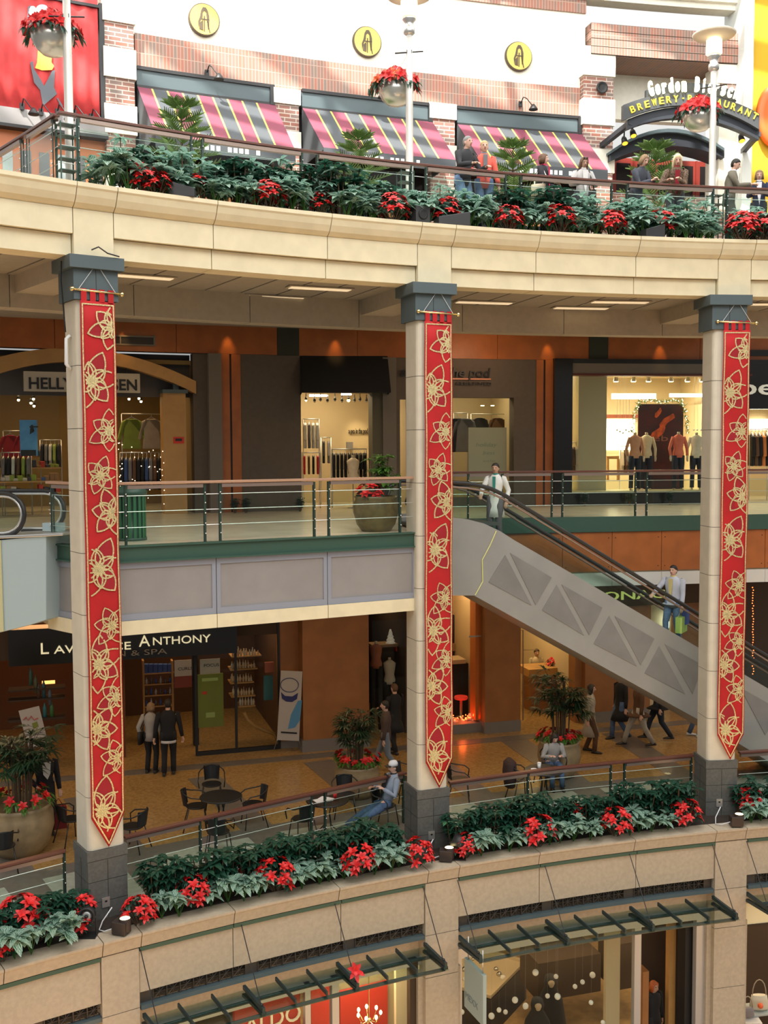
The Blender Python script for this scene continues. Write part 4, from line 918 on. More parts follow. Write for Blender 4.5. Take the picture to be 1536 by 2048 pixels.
hrl = [(830, 1030), (815, 1005), (822, 980), (850, 966), (905, 965), (935, 967), (960, 971), (985, 978), (1010, 990), (1040, 1008), (1150, 1075), (1400, 1229), (1536, 1312), (1640, 1376)]
for off in (.05, ESW - .05):
    nm = 'handrail'; mb = MB().mat(RUBBER).tube(epts(hrl, off), .042, 8); hh = part(mb, 'handrail', es, 'black rubber handrail')
    mb = MB().mat(RAILM).tube(epts([(x, y + 9) for x, y in hrl[3:]], off), .022, 6); part(mb, 'handrail_track', hh)
    gp = hrl[2:] + topc[::-1]
    mb = MB().mat(GLASS).prism(epts([(x, y + 8) for x, y in hrl[2:]] + [(x, y + 3) for x, y in topc[::-1]], off), ES.n * .01); part(mb, 'glass_balustrade', es)
mb = MB().mat(STEPM); dz = .2; sp = [ES.hit(x, y) for x, y in ((1000, 1075), (1640, 1448))]
nst = int((sp[0].z - sp[1].z) / dz)
for k in range(nst): p = sp[0].lerp(sp[1], (k + .5) / nst); mb.box(tuple(p + ES.n * ESW / 2 + Vector((0, 0, -.12))), ((sp[1] - sp[0]).xy.length / nst * 1.02, ESW - .25, .2), ES.rotz(0))
mb.box(tuple(ES.hit(925, 1045) + ES.n * ESW / 2 + Vector((0, 0, -.06))), (1.75, ESW - .25, .06), ES.rotz(0)); part(mb, 'steps', es, 'dark ribbed steps')
# second escalator, top end at the left edge
E2 = Line((-9.6, 18.99), (-6.05, 17.68)); LBLUE = mat('pale_blue_panel', (.40, .50, .52), .45)
e2 = thing('escalator', 'top end of a second escalator with pale blue side panel at the left edge', 'escalator', tuple(E2.hit(40, 1170)))
def e2p(px, off=0): return [E2.hit(x, y, 0) + E2.n * off for x, y in px]
mb = MB().mat(LBLUE).prism(e2p([(-160, 1085), (4, 1080), (92, 1071), (92, 1240), (60, 1250), (0, 1265), (-160, 1300)], 0), E2.n * 1.25); mb.mat(STEEL).prism(e2p([(-160, 1078), (128, 1066), (128, 1071), (-160, 1085)], -.03), E2.n * 1.3); part(mb, 'side_panel', e2, bevel=.01)
mb = MB().mat(mat('pale_yellow_panel', (.55, .52, .3), .5)).prism(e2p([(-160, 1082), (3, 1080), (9, 1262), (-160, 1300)], -.03), E2.n * .02); part(mb, 'end_panel', e2, 'pale yellow edge panel')
def loop(cx, cy, r, ext): return [(cx - ext, cy - r)] + [(cx + r * .95 * math.sin(t), cy - r * math.cos(t)) for t in [k * PI / 10 for k in range(11)]] + [(cx - ext * .3, cy + r)]
for off, dx in ((.08, 0), (1.15, 22)):
    lp = [E2.hit(x, y) + E2.n * off for x, y in loop(2 + dx * 0, 1030, 43, 160)]
    mb = MB().mat(RUBBER).tube(lp, .035, 8); hh = part(mb, 'handrail', e2, 'black rubber handrail curling round the end')
    lp2 = [E2.hit(x, y) + E2.n * off for x, y in loop(2, 1030, 37, 160)]
    mb = MB().mat(STEEL).tube(lp2, .025, 6); part(mb, 'handrail_track', hh)
    mb = MB().mat(GLASS).prism([E2.hit(x, y) + E2.n * off for x, y in loop(2, 1030, 34, 160)] + [E2.hit(-158, 1072) + E2.n * off], E2.n * .01); part(mb, 'glass_balustrade', e2)
mb = MB().mat(LBLUE); p = E2.hit(62, 1066) + E2.n * .6; mb.box(tuple(p + Vector((0, 0, .06))), (.32, .2, .14), E2.rotz(0)); part(mb, 'comb_box', e2)
# ================================================================== TOP BALCONY LAMP POSTS AND HANGING BASKETS
def lamp_post(x, ybase, yl, lab, scale=1):
    off = .45; u_ = R4.u(x, ybase, off); b = R4.P(u_, off, Z4); zt = R4.z(x, yl, off)    # yl: row of the disc
    r = thing('lamp_post', lab, 'lamp', tuple(b))
    POLE = mat('pale_painted_pole', (.62, .60, .55), .4, metal=.2)
    mb = MB().mat(POLE).lathe(b, [(.14, 0), (.14, .05), (.075, .1), (.07, 2.2), (.06, zt - Z4 - .55)], 14); part(mb, 'pole', r)
    mb = MB().mat(STEEL).lathe(b, [(.05, zt - Z4 - .75), (.11, zt - Z4 - .7), (.11, zt - Z4 - .6), (.085, zt - Z4 - .58), (.085, zt - Z4 - .5), (.13, zt - Z4 - .45), (.13, zt - Z4 - .4)], 14); part(mb, 'collar', r)
    mb = MB().mat(mat('glowing_lantern', (1, .85, .6), .4, emit=2.0, emcol=(1, .8, .5))).lathe(b, [(.12, zt - Z4 - .4), (.17, zt - Z4 - .38), (.16, zt - Z4 - .1), (.1, zt - Z4 - .05)], 16); part(mb, 'lantern', r, 'glowing frosted lantern')
    mb = MB().mat(mat('pale_disc', (.75, .68, .55), .4)).lathe(b, [(.1, zt - Z4 - .06), (.42, zt - Z4 - .02), (.45, zt - Z4 + .02), (.40, zt - Z4 + .05), (.05, zt - Z4 + .12)], 28); part(mb, 'disc_reflector', r)
    c = b + Vector((0, 0, zt - Z4 - 1.05)); t_ = R4.P(u_ + .5, off) - R4.P(u_ - .5, off); t_ = Vector((t_.x, t_.y, .2)).normalized()
    mb = MB().mat(BLACK).tube([c - t_ * .3, c + t_ * .3], .014, 6); mb.box(tuple(c), (.1, .1, .06)); part(mb, 'crossbar', r)
    return b, c
LPS = [lamp_post(138, 236, -98, 'pale lamp post behind the railing corner at the upper left'), lamp_post(819, 320, -8, 'lamp post with glowing lantern at the top of the middle of the balcony'), lamp_post(1424, 372, 70, 'lamp post with wide disc and glowing lantern beside the restaurant entrance')]
# ================================================================== PLANTS
def leafmat(name, c1, c2, rough=.35, scale=25, stripes=True):
    m = bpy.data.materials.new(name); m.use_nodes = True; t = m.node_tree; b = t.nodes['Principled BSDF']; b.inputs['Roughness'].default_value = rough
    u = t.nodes.new('ShaderNodeUVMap'); n = t.nodes.new('ShaderNodeTexWave'); n.inputs['Scale'].default_value = 1.6; n.inputs['Distortion'].default_value = 5; n.inputs['Detail'].default_value = 2; n.inputs['Detail Scale'].default_value = 2
    r = t.nodes.new('ShaderNodeValToRGB'); r.color_ramp.elements[0].color = (*c1, 1); r.color_ramp.elements[1].color = (*c2, 1); r.color_ramp.elements[0].position = .35; r.color_ramp.elements[1].position = .6
    t.links.new(u.outputs[0], n.inputs['Vector']); t.links.new(n.outputs['Fac'], r.inputs[0]); t.links.new(r.outputs[0], b.inputs['Base Color'])
    tl = t.nodes.new('ShaderNodeBsdfTranslucent'); mx = t.nodes.new('ShaderNodeMixShader'); mx.inputs[0].default_value = .42; t.links.new(r.outputs[0], tl.inputs[0]); t.links.new(b.outputs[0], mx.inputs[1]); t.links.new(tl.outputs[0], mx.inputs[2]); t.links.new(mx.outputs[0], t.nodes['Material Output'].inputs[0])
    MATS[name] = m; return m
SILVER = leafmat('silver_green_leaf', (.06, .19, .125), (.48, .64, .54)); DARKL = leafmat('dark_green_leaf', (.010, .055, .032), (.035, .12, .075)); MIDL = leafmat('fresh_green_leaf', (.06, .17, .03), (.16, .32, .06))
REDP = mat('poinsettia_red', (.62, .012, .012), .5, noise=.25, nscale=12); BROWNS = mat('plant_stem', (.10, .06, .03), .8); NEED = mat('needle_green', (.14, .24, .06), .7, noise=.2); ORP = mat('poinsettia_orange', (.75, .12, .03), .5)
def leaf(mb, p, d, up, L, Wd, droop=.5, fold=.25, n=4):
    """a pointed leaf from p along d, curving down"""
    d = Vector(d).normalized(); side = d.cross(Vector(up)); side = side.normalized() if side.length > 1e-3 else d.orthogonal().normalized(); upv = side.cross(d).normalized()
    k = len(mb.v)
    for i in range(n + 1):
        f = i / n; w = Wd * math.sin(PI * (f * .86 + .1)) ** .9 if i < n else 0; c = Vector(p) + d * (L * f) + Vector((0, 0, -1)) * (droop * L * f * f)
        mb.v += [tuple(c - side * w / 2 + upv * fold * w * .5), tuple(c), tuple(c + side * w / 2 + upv * fold * w * .5)]
    sm = mb.smooth; mb.smooth = True
    for i in range(n):
        a = k + 3 * i; f0, f1 = i / n, (i + 1) / n
        mb.face([a, a + 3, a + 4, a + 1], [(0, f0), (0, f1), (.5, f1), (.5, f0)]); mb.face([a + 1, a + 4, a + 5, a + 2], [(.5, f0), (.5, f1), (1, f1), (1, f0)])
    mb.smooth = sm
def sph(az, el): return Vector((math.cos(az) * math.cos(el), math.sin(az) * math.cos(el), math.sin(el)))
R = random.Random(3)
def plant_root(name, cat='plant', group=None): return thing(name, 'x', cat, (0, 0, -50), 0, group)
def silver_plant(seed):
    R = random.Random(seed); r = plant_root('silver_evergreen'); mb = MB().mat(SILVER); st = MB().mat(MIDL)
    for s in range(6):
        a0 = R.uniform(0, 6.28); top = Vector((math.cos(a0) * .11, math.sin(a0) * .11, R.uniform(.16, .42))); st.tube([(0, 0, 0), top], .008, 4)
        for k in range(9):
            az = R.uniform(0, 6.28); el = R.uniform(.0, 1.1); L = R.uniform(.18, .27); leaf(mb, top + Vector((0, 0, -.05 * R.random())), sph(az, el), (0, 0, 1), L, L * .44, .5)
    part(mb, 'leaves', r, world=False); part(st, 'stems', r, world=False); return r
def bush_plant(seed, m=None, h=.62):
    R = random.Random(seed); r = plant_root('leafy_shrub'); mb = MB().mat(m or DARKL); st = MB().mat(BROWNS)
    for s in range(17):
        a0 = R.uniform(0, 6.28); rad = R.uniform(.0, .26); top = Vector((math.cos(a0) * rad, math.sin(a0) * rad, h * R.uniform(.35, 1))); st.tube([(top.x * .3, top.y * .3, 0), (top.x * .8, top.y * .8, top.z * .6), top], .007, 4)
        for j in range(2):
            q = top * (1 - .25 * j); n = 7
            for k in range(n): az = a0 + 6.28 * k / n + R.uniform(-.3, .3); L = R.uniform(.11, .17); leaf(mb, q, sph(az, R.uniform(-.1, .7)), (0, 0, 1), L, L * .42, .45, n=3)
    part(mb, 'leaves', r, world=False); part(st, 'stems', r, world=False); return r
def star(mb, c, nrm, r, R, m=REDP):
    nrm = nrm.normalized(); a = nrm.orthogonal().normalized(); b = nrm.cross(a); mb.mat(m)
    for ring, (n, rr, el) in enumerate(((6, 1, .15), (5, .6, .6))):
        for k in range(n):
            t = 6.28 * k / n + ring * .5 + R.uniform(-.2, .2); d = (a * math.cos(t) + b * math.sin(t)) * math.cos(el) + nrm * math.sin(el); leaf(mb, c, d, nrm, r * rr * R.uniform(.85, 1.1), r * .45, .15, n=3)
def poinsettia(seed, n=20, size=.25, m=REDP):
    R = random.Random(seed); r = plant_root('poinsettia', 'flower'); mb = MB(); lf = MB().mat(DARKL); st = MB().mat(BROWNS)
    for k in range(n):
        az = 2.4 * k + R.uniform(-.3, .3); ph = 1.45 - 1.75 * math.sqrt((k + .5) / n); rad = size * math.cos(ph) * 1.1; c = Vector((math.cos(az) * rad, math.sin(az) * rad, .28 + size * 1.15 * math.sin(ph) + R.uniform(-.03, .03)))
        nn = Vector((c.x, c.y, .28)).normalized(); star(mb, c, nn, R.uniform(.11, .15), R, m); st.tube([(c.x * .2, c.y * .2, 0), c], .006, 4)
        for j in range(4): leaf(lf, c - Vector((0, 0, .04)), sph(R.uniform(0, 6.28), R.uniform(-.4, .2)), (0, 0, 1), .12, .06, .4, n=3)
    part(mb, 'bracts', r, 'red bracts' if m is REDP else 'orange-red bracts', world=False); part(lf, 'leaves', r, world=False); part(st, 'stems', r, world=False); return r
def norfolk(seed, h=1.5):
    R = random.Random(seed); r = plant_root('norfolk_pine', 'tree'); st = MB().mat(BROWNS); mb = MB().mat(NEED); st.tube([(0, 0, 0), (0, 0, h)], [.03, .008], 6)
    for lv in range(7):
        z = h * (.28 + .115 * lv); Lb = .62 * (1 - .11 * lv)
        for k in range(6):
            az = 6.28 * k / 6 + lv * .5; d = sph(az, .12); tip = Vector((0, 0, z)) + d * Lb + Vector((0, 0, .06)); st.tube([(0, 0, z), tip], .008, 4)
            for q in range(7):
                b = Vector((0, 0, z)).lerp(tip, .25 + q * .12)
                for sg in (-1, 1):
                    e = b + (sph(az + sg * .9, .35) * (.17 - .012 * q)); mb.tube([b, e], [.013, .005], 4, cap=False)
            mb.tube([Vector((0, 0, z)).lerp(tip, .3), tip + d * .08], [.016, .006], 5, cap=False)
    part(st, 'trunk', r, world=False); part(mb, 'branches', r, world=False); return r
def rhapis(seed, h=1.5, wide=.75, m=None):
    R = random.Random(seed); r = plant_root('potted_palm_plant', 'plant'); st = MB().mat(BROWNS); mb = MB().mat(m or mat('palm_green', (.016, .045, .018), .45, noise=.3))
    for s in range(16):
        a0 = R.uniform(0, 6.28); rad = R.uniform(.03, .2); b = Vector((math.cos(a0) * rad, math.sin(a0) * rad, 0)); hh = h * R.uniform(.5, .85); top = Vector((b.x * 1.3, b.y * 1.3, hh)); st.tube([b, top], .014, 5)
        for k in range(6):
            az = R.uniform(0, 6.28); st0 = top * 1; st0.z = hh * R.uniform(.6, 1); pe = st0 + sph(az, R.uniform(.1, .9)) * R.uniform(.2, wide * .55); st.tube([st0, pe], .005, 4)
            dd = (pe - st0).normalized()
            for q in range(8): f = -1 + 2 * q / 7; side = dd.cross(Vector((0, 0, 1))).normalized(); leaf(mb, pe, dd * (1 - abs(f) * .7) + side * f, (0, 0, 1), R.uniform(.22, .32), .035, .5, .1, n=3)
    part(st, 'canes', r, world=False); part(mb, 'fronds', r, world=False); return r
random.seed(7)
SIL = [silver_plant(s) for s in (11, 12, 13)]; BSH = [bush_plant(s) for s in (21, 22, 23)]; POI = [poinsettia(s) for s in (31, 32)]; POS = [poinsettia(33, 8, .16)]
BSL = [bush_plant(24, leafmat('bluish_leaf', (.09, .25, .18), (.42, .60, .50)), .62)]
PROTO = SIL + BSH + POI + POS + BSL; USED = set()
def put(proto, S, x, y_unused, off, z, sc=1, label=None, group=None, rz=None, u=None):
    if proto.name in USED: o = copy_tree(proto)
    else: o = proto; USED.add(proto.name)
    uu = u if u is not None else S.u(x, y_unused, off); o.location = S.P(uu, off, z); o.rotation_euler = (0, 0, R.uniform(0, 6.28) if rz is None else rz); o.scale = (sc,) * 3
    if label: o['label'] = label
    if group: o['group'] = group
    elif 'group' in o: del o['group']
    return o
# poinsettias: (x, y at picture, off, scale, where)
def run_plants(S, z, xa, xb, yrow, where, pois, grp, backsc=1.0, front=.24, back=.66, dense=.27, blocked=(), shrub=None, fsc=1.0):
    """rows of foliage between two picture columns; poinsettias given as (x, off, scale, proto index, words)"""
    pz = [(S.u(p[0], yrow(p[0]), p[1]), p[1], p[2]) for p in pois]
    ua, ub = S.u(xa, yrow(xa), front), S.u(xb, yrow(xb), front); n = max(1, int((ub - ua) / dense)); bl = [(S.u(a, yrow(a), front), S.u(b, yrow(b), front)) for a, b in blocked]
    for i in range(n + 1):
        u = ua + (ub - ua) * i / n + R.uniform(-.05, .05)
        if any(abs(u - p) < .2 * s and o < .55 for p, o, s in pz) or any(a < u < b for a, b in bl): pass
        else: put(R.choice(SIL), S, 0, 0, front + R.uniform(-.03, .12), z, fsc * R.uniform(.8, 1.15), 'silver-leafed evergreen, front row of the ' + where, 'silver evergreens in the ' + grp, u=u)
    n = max(1, int((ub - ua) / (dense * 1.1)))
    for i in range(n + 1):
        u = ua + (ub - ua) * i / n + R.uniform(-.08, .08)
        put(R.choice(shrub or BSH), S, 0, 0, back + R.uniform(-.12, .1), z, backsc * R.uniform(.95, 1.3), 'leafy shrub, back row of the ' + where, 'leafy shrubs in the ' + grp, u=u)
    for (x, off, sc, k, words, *m) in pois: put((POI + POS)[k], S, x, yrow(x), off, z + (m[0] if m else 0), sc, words)
row4 = lambda x: np.interp(x, [0, 155, 240, 441, 665, 903, 1280, 1448, 1508], [338, 362, 374, 402, 427, 449, 471, 477, 480]) - 10
run_plants(A4, 4.03, 225, 1420, row4, 'top balcony planter', [
    (285, .35, .9, 0, 'red poinsettia at the far left end of the top balcony planter', .03), (313, .25, .75, 0, 'low red poinsettia on the top balcony just left of the black wedge-shaped spotlight'), (398, .3, .7, 2, 'small red poinsettia right behind the black spotlight at the left of the top balcony', .15),
    (538, .25, .95, 1, 'red poinsettia on the top balcony below the middle awning, leftmost of its pair'), (642, .5, .7, 0, 'red poinsettia set high in the top balcony planter left of the middle lamp post', .12), (785, .2, .95, 1, 'full red poinsettia just left of the square speaker on the top balcony'),
    (890, .45, .95, 0, 'red poinsettia behind the long black wedge light on the top balcony', .1), (1017, .22, .9, 1, 'red poinsettia below the couple on the top balcony'), (1120, .2, 1.0, 0, 'large red poinsettia hanging over the cornice below the woman in pink and black', .02),
    (1222, .2, .95, 1, 'orange-red poinsettia in the top balcony planter below the woman in grey'), (1322, .4, .95, 0, 'red poinsettia arching behind the small wedge light on the top balcony', .1)], 'top balcony planter', shrub=BSH[:1] + BSL + BSL + BSL + SIL, backsc=1.3, fsc=1.2, dense=.24)
run_plants(A4, 4.03, 1500, 1640, row4, 'planter at the right end of the top balcony', [(1485, .2, 1.1, 1, 'large red poinsettia at the right end of the top balcony, left of its neighbour'), (1525, .25, 1.1, 0, 'large red poinsettia at the top balcony, cut by the right edge of the view')], 'right end planter', shrub=BSL, backsc=1.2, fsc=1.15)
row2 = lambda x: np.interp(x, [0, 210, 285, 470, 680, 858, 1080, 1270, 1492], [1945, 1885, 1862, 1820, 1775, 1745, 1705, 1680, 1655]) - 25
run_plants(A2, -7.69, -90, 168, row2, 'lower planter left of the left column', [(45, .75, 1.15, 0, 'red poinsettia in the lower planter at the left edge, the rearmost there', .1), (5, .25, .7, 2, 'small red poinsettia cut by the left edge in the lower planter'), (75, .62, .9, 1, 'dark red poinsettia among shrubs in the lower planter left of the left column', .0), (170, .72, .8, 2, 'single-headed red poinsettia above the round spotlight by the left column', .15), (160, .4, .8, 2, 'small red poinsettia beside the round spotlight at the left column base')], 'left lower planter', 1.0)
run_plants(A2, -7.69, 330, 805, row2, 'lower planter between the left and middle columns', [(278, .3, .85, 0, 'red poinsettia at the foot of the left column, on its right side'), (386, .42, .95, 1, 'red poinsettia, second from the left column in the middle lower planter', .04), (470, .85, .65, 0, 'small red poinsettia set far back in the middle lower planter', .22), (551, .35, 1.05, 0, 'large red poinsettia near the centre of the middle lower planter', .03), (640, .9, .6, 2, 'small red poinsettia in the back row of the middle lower planter', .32), (716, .3, 1.05, 1, 'large red poinsettia right of centre in the middle lower planter', .03), (835, .28, .9, 0, 'red poinsettia at the foot of the middle column, on its left side')], 'middle lower planter', 1.15)
run_plants(A2, -7.69, 935, 1385, row2, 'lower planter between the middle and right columns', [(932, .3, .8, 1, 'red poinsettia beside the round spotlight, at the foot of the middle column on the right'), (990, .75, .65, 2, 'small red poinsettia set back in the right lower planter, nearest the middle column', .2), (1074, .27, 1.1, 0, 'large red poinsettia near the front of the right lower planter, left of centre'), (1155, .7, .75, 2, 'small upright red poinsettia in the back row of the right lower planter', .2), (1232, .3, 1.0, 1, 'large red poinsettia right of centre in the right lower planter'), (1312, .75, .65, 2, 'sparse red poinsettia in the back row of the right lower planter, nearest the right column', .12), (1370, .35, 1.0, 0, 'wide red poinsettia at the right end of the right lower planter')], 'right lower planter', 1.1)
run_plants(A2, -7.69, 1500, 1640, row2, 'lower planter right of the right column', [(1497, .6, .9, 1, 'red poinsettia right of the right column, cut by the picture edge', .1)], 'far right lower planter', 1.0)
# pines behind the top railing
NF = [norfolk(41), norfolk(42)]
for x, yt, off, h, w in ((362, 212, 1.3, 1.5, 'small pine behind the top railing in front of the awning nearest the red hanging'), (716, 275, 1.6, 1.5, 'small pine behind the top railing in front of the middle awning'), (1026, 292, 1.2, 1.5, 'small pine behind the top railing between the couple and the woman in pink'), (1310, 296, 1.6, 1.5, 'small pine behind the two women leaning on the railing')):
    zt = R4.z(x, yt, off); put(NF[0] if x in (362, 1026) else NF[1], R4, x, yt, off, Z4, (zt - Z4) / 1.5, w)
# hanging baskets
def basket(i, x, y, lab, m=REDP):
    b, c = LPS[i]; off = .45 + .45; p = R4.hit(x, y, off); r = thing('hanging_basket', lab, 'planter', (p.x, p.y, p.z - .33)); k = Vector((0, 0, 0)); 
    mb = MB().mat(mat('spun_aluminium', (.72, .70, .64), .3, metal=.75)).lathe((0, 0, 0), [(.03, 0), (.17, .03), (.27, .12), (.335, .24), (.36, .38), (.34, .38), (.3, .30)], 28); part(mb, 'bowl', r, world=False)
    fl = MB(); lf = MB().mat(DARKL); RR = random.Random(50 + i)
    for j in range(34):
        az = 2.4 * j; rad = .47 * math.sqrt((j + .5) / 34); q = Vector((math.cos(az) * rad, math.sin(az) * rad, .42 + (.47 - rad) * .7)); star(fl, q, Vector((q.x, q.y, .12)), RR.uniform(.14, .18), RR, m if j % 3 else (ORP if i == 1 else m))
        for _ in range(4): leaf(lf, q - Vector((0, 0, .05)), sph(az + RR.uniform(-1, 1), RR.uniform(-.9, .1)), (0, 0, 1), .15, .06, .6, n=3)
    part(fl, 'flowers', r, 'red poinsettia flowers', world=False); part(lf, 'leaves', r, world=False)
    top = Vector((c.x - r.location.x, c.y - r.location.y, c.z - r.location.z)); mb = MB().mat(STEEL)
    for a in (0, 2.1, 4.2): mb.tube([(math.cos(a) * .34, math.sin(a) * .34, .38), top * 1 + Vector((math.cos(a) * .02, 0, 0))], .004, 4)
    part(mb, 'hanging_wires', r, world=False)
basket(0, 105, 72, 'steel bowl of red poinsettias hanging at the upper left by the red hanging'); basket(1, 792, 178, 'steel bowl of red and orange poinsettias hanging at the middle lamp post'); basket(2, 1398, 232, 'steel bowl of red poinsettias hanging in front of the restaurant sign')
# big stoneware pots
POTM = mat('tan_stoneware', (.27, .19, .10), .45, noise=.15, nscale=6, bump=.1)
def pot(lab, p, rad, h, flowers, seed, m=POTM, fresh=True):
    r = thing('stoneware_pot', lab, 'pot', tuple(p)); mb = MB().mat(m).lathe((0, 0, 0), [(rad * .62, 0), (rad * .85, h * .2), (rad, h * .55), (rad * .98, h * .8), (rad * .9, h * .92), (rad * .97, h), (rad * .88, h), (rad * .85, h * .9)], 28); part(mb, 'bowl', r, world=False)
    mb = MB().mat(SOIL).lathe((0, 0, h * .86), [(rad * .85, 0), (rad * .85, .02)], 20); part(mb, 'soil', r, world=False)
    if flowers:
        fl = MB(); lf = MB().mat(MIDL); RR = random.Random(seed)
        for j in range(26):
            az = 2.4 * j; rd = rad * (.55 + .5 * RR.random()); q = Vector((math.cos(az) * rd, math.sin(az) * rd, h + .1 + RR.uniform(0, .12)))
            if j % 3 != 2: star(fl, q, Vector((q.x, q.y, .4)), RR.uniform(.1, .13), RR)
            for _ in range(5): leaf(lf, q - Vector((0, 0, .06)), sph(az + RR.uniform(-1, 1), RR.uniform(-.6, .6)), (0, 0, 1), .14, .06, .5, n=3)
        part(fl, 'poinsettia_flowers', r, 'red poinsettia flowers', world=False); part(lf, 'ground_leaves', r, 'fresh green leaves', world=False)
    return r
def palm(proto_seed, lab, p, sc):
    o = rhapis(proto_seed); o.location = p; o.scale = (sc,) * 3; o['label'] = lab; return o
p = at_z(1118, 1552, Z2); pot('tall tan pot ringed with poinsettias behind the seated woman', p, .50, .85, True, 61); palm(62, 'dark fan palm in the tall pot behind the seated woman', p + Vector((0, 0, .75)), 1.18)
p = at_z(715, 1592, Z2); pot('tan pot ringed with poinsettias behind the man in the cap', p, .50, .72, True, 63); palm(64, 'dark fan palm in the pot behind the man in the cap', p + Vector((0, 0, .62)), .95)
p = at_z(42, 1705, Z2); pot('large tan pot with poinsettias at the left edge of the lower level', p, .62, .95, True, 65); palm(66, 'large dark palm in the pot at the left edge', p + Vector((0, 0, .82)), 1.2)
p = at_z(752, 1062, Z3); pot('wide brown glazed pot on the landing beside the middle column', p, .44, .68, False, 67, mat('brown_glaze', (.17, .11, .04), .35, noise=.2))
o = poinsettia(34, 12, .2); o.location = p + Vector((-.12, -.1, .45)); o['label'] = 'red poinsettia growing in the brown pot on the landing'
o = bush_plant(25, MIDL, .7); o.scale = (1.3,) * 3; o.location = p + Vector((.1, .05, .55)); o['label'] = 'green leafy shrub growing in the brown pot on the landing'
for q in PROTO:
    if q.name not in USED:
        for c in list(q.children): bpy.data.objects.remove(c)
        bpy.data.objects.remove(q)
# ================================================================== PLANTER EQUIPMENT
def uplight(x, y, i, lab):
    p = at_z(x, y, -7.70); r = thing('floor_uplight', lab, 'light', tuple(p)); rz = -.3 + .15 * i
    B = mat('dark_bronze_case', (.05, .035, .03), .45, metal=.3)
    mb = MB().mat(B).box((0, 0, .12), (.24, .2, .2), rz); mb.lathe((.06, 0, .05), [(.09, 0), (.095, .2), (.085, .22), (.08, .2)], 18); part(mb, 'housing', r, world=False, bevel=.02)
    mb = MB().mat(mat('bright_lamp_lens', (1, .9, .55), .3, emit=9, emcol=(1, .78, .35))).lathe((.06, 0, .245), [(.078, 0), (.078, .012)], 18); part(mb, 'lens', r, 'brightly glowing round lens', world=False)
    mb = MB().mat(mat('white_cable', (.7, .7, .72), .5)).tube([(-.1, 0, .1), (-.28, .03, .03), (-.38, .1, .02), (-.35, .2, .12), (-.22, .3, .3)], .010, 6); part(mb, 'cable', r, world=False)
    light('uplight_beam', 'SPOT', (p.x + .06, p.y, p.z + .30), 22, (1, .8, .4), .05, aim=(COLS[i][1].x - .05, COLS[i][1].y - .45, -5.2))
    l = bpy.data.lights[-1]
uplight(243, 1868, 0, 'glowing uplight box with white cable at the foot of the left column'); uplight(892, 1722, 1, 'glowing uplight box with white cable at the foot of the middle column'); uplight(1472, 1653, 2, 'glowing uplight box with white cable at the foot of the right column')
for i in range(3):
    r_, c, t, bk = COLS[i]; q = c - bk * .345 + t * (-.05); mb = MB().mat(STEEL).box((q.x, q.y, -7.42), (.13, .02, .16), math.atan2(t.y, t.x)); mb.mat(BLACK).box((q.x - bk.x * .011, q.y - bk.y * .011, -7.40), (.04, .006, .03), math.atan2(t.y, t.x))
    tag(part(mb, 'outlet_plate', None), 'small steel outlet plate on the granite pedestal of the %s column' % ('left', 'middle', 'right')[i], 'outlet')
def parcan(x, y, lab, dirv):
    p = at_z(x, y, -7.70); r = thing('round_spotlight', lab, 'light', tuple(p)); d = Vector(dirv).normalized(); a = d.orthogonal().normalized(); b = d.cross(a); c = Vector((0, 0, .33))
    mb = MB().mat(BLACK).rings([(c - d * .16, a * .07, b * .07), (c - d * .1, a * .12, b * .12), (c + d * .08, a * .135, b * .135), (c + d * .08, a * .11, b * .11), (c + d * .02, a * .10, b * .10)], 20); part(mb, 'can', r, world=False)
    mb = MB().mat(STEEL).rings([(c + d * .03, a * .1, b * .1), (c + d * .045, a * .05, b * .05)], 16); mb.mat(BLACK).ball(c + d * .06, .03); part(mb, 'lens', r, 'silver reflector', world=False)
    mb = MB().mat(BLACK).box((0, 0, .012), (.3, .22, .024)); mb.tube([(-.14, 0, .02), (-.14, 0, .3), (-.1, 0, .33)], .012, 5); mb.tube([(.14, 0, .02), (.14, 0, .3), (.1, 0, .33)], .012, 5); part(mb, 'bracket', r, world=False)
parcan(175, 1872, 'black round spotlight with silver lens left of the left column', (.05, -1, .15)); parcan(915, 1717, 'black round spotlight right of the middle column, seen from behind', (-.9, .4, .4))
def wedge(x, y, L, D, H, rz, lab, cube=False):
    u_ = A4.u(x, y, .15); p = A4.P(u_, .17, 4.05); r = thing('balcony_spotlight' if not cube else 'cube_speaker', lab, 'light' if not cube else 'speaker', tuple(p), A4.rotz(u_) + rz); DK = mat('charcoal_case', (.03, .03, .032), .5)
    mb = MB().mat(DK)
    if cube: mb.box((0, 0, .15), (L, D, .3))
    else: mb.prism([(-L / 2, -D / 2, 0), (L / 2, -D / 2, 0), (L / 2, -D / 2, H), (-L / 2, -D / 2, H * .55)], (0, D, 0))
    part(mb, 'case', r, world=False, bevel=.012)
    mb = MB().mat(BLACK)
    if cube: mb.rings([(Vector((0, -D / 2 - .012, .15)) + Vector((0, dd, 0)), Vector((q, 0, 0)), Vector((0, 0, q))) for dd, q in ((0, .095), (-.006, .085), (0, .06), (.008, .02))], 18)
    else: mb.rings([(Vector((L / 2 + .005, 0, H * .5)) + Vector((dd, 0, 0)), Vector((0, q, 0)), Vector((0, 0, q))) for dd, q in ((0, H * .38), (.01, H * .36), (.0, H * .28))], 18)
    part(mb, 'lens_ring', r, world=False)
wedge(366, 388, .42, .26, .26, 2.6, 'black wedge-shaped spotlight at the left of the top balcony planter'); wedge(840, 437, .30, .26, .3, .1, 'square black speaker with round hole left of the long wedge light', True)
wedge(905, 442, .62, .3, .26, -.1, 'long black wedge light on the top balcony cornice right of the square speaker'); wedge(1305, 468, .42, .28, .27, .1, 'small black wedge light below the blonde woman on the top balcony')
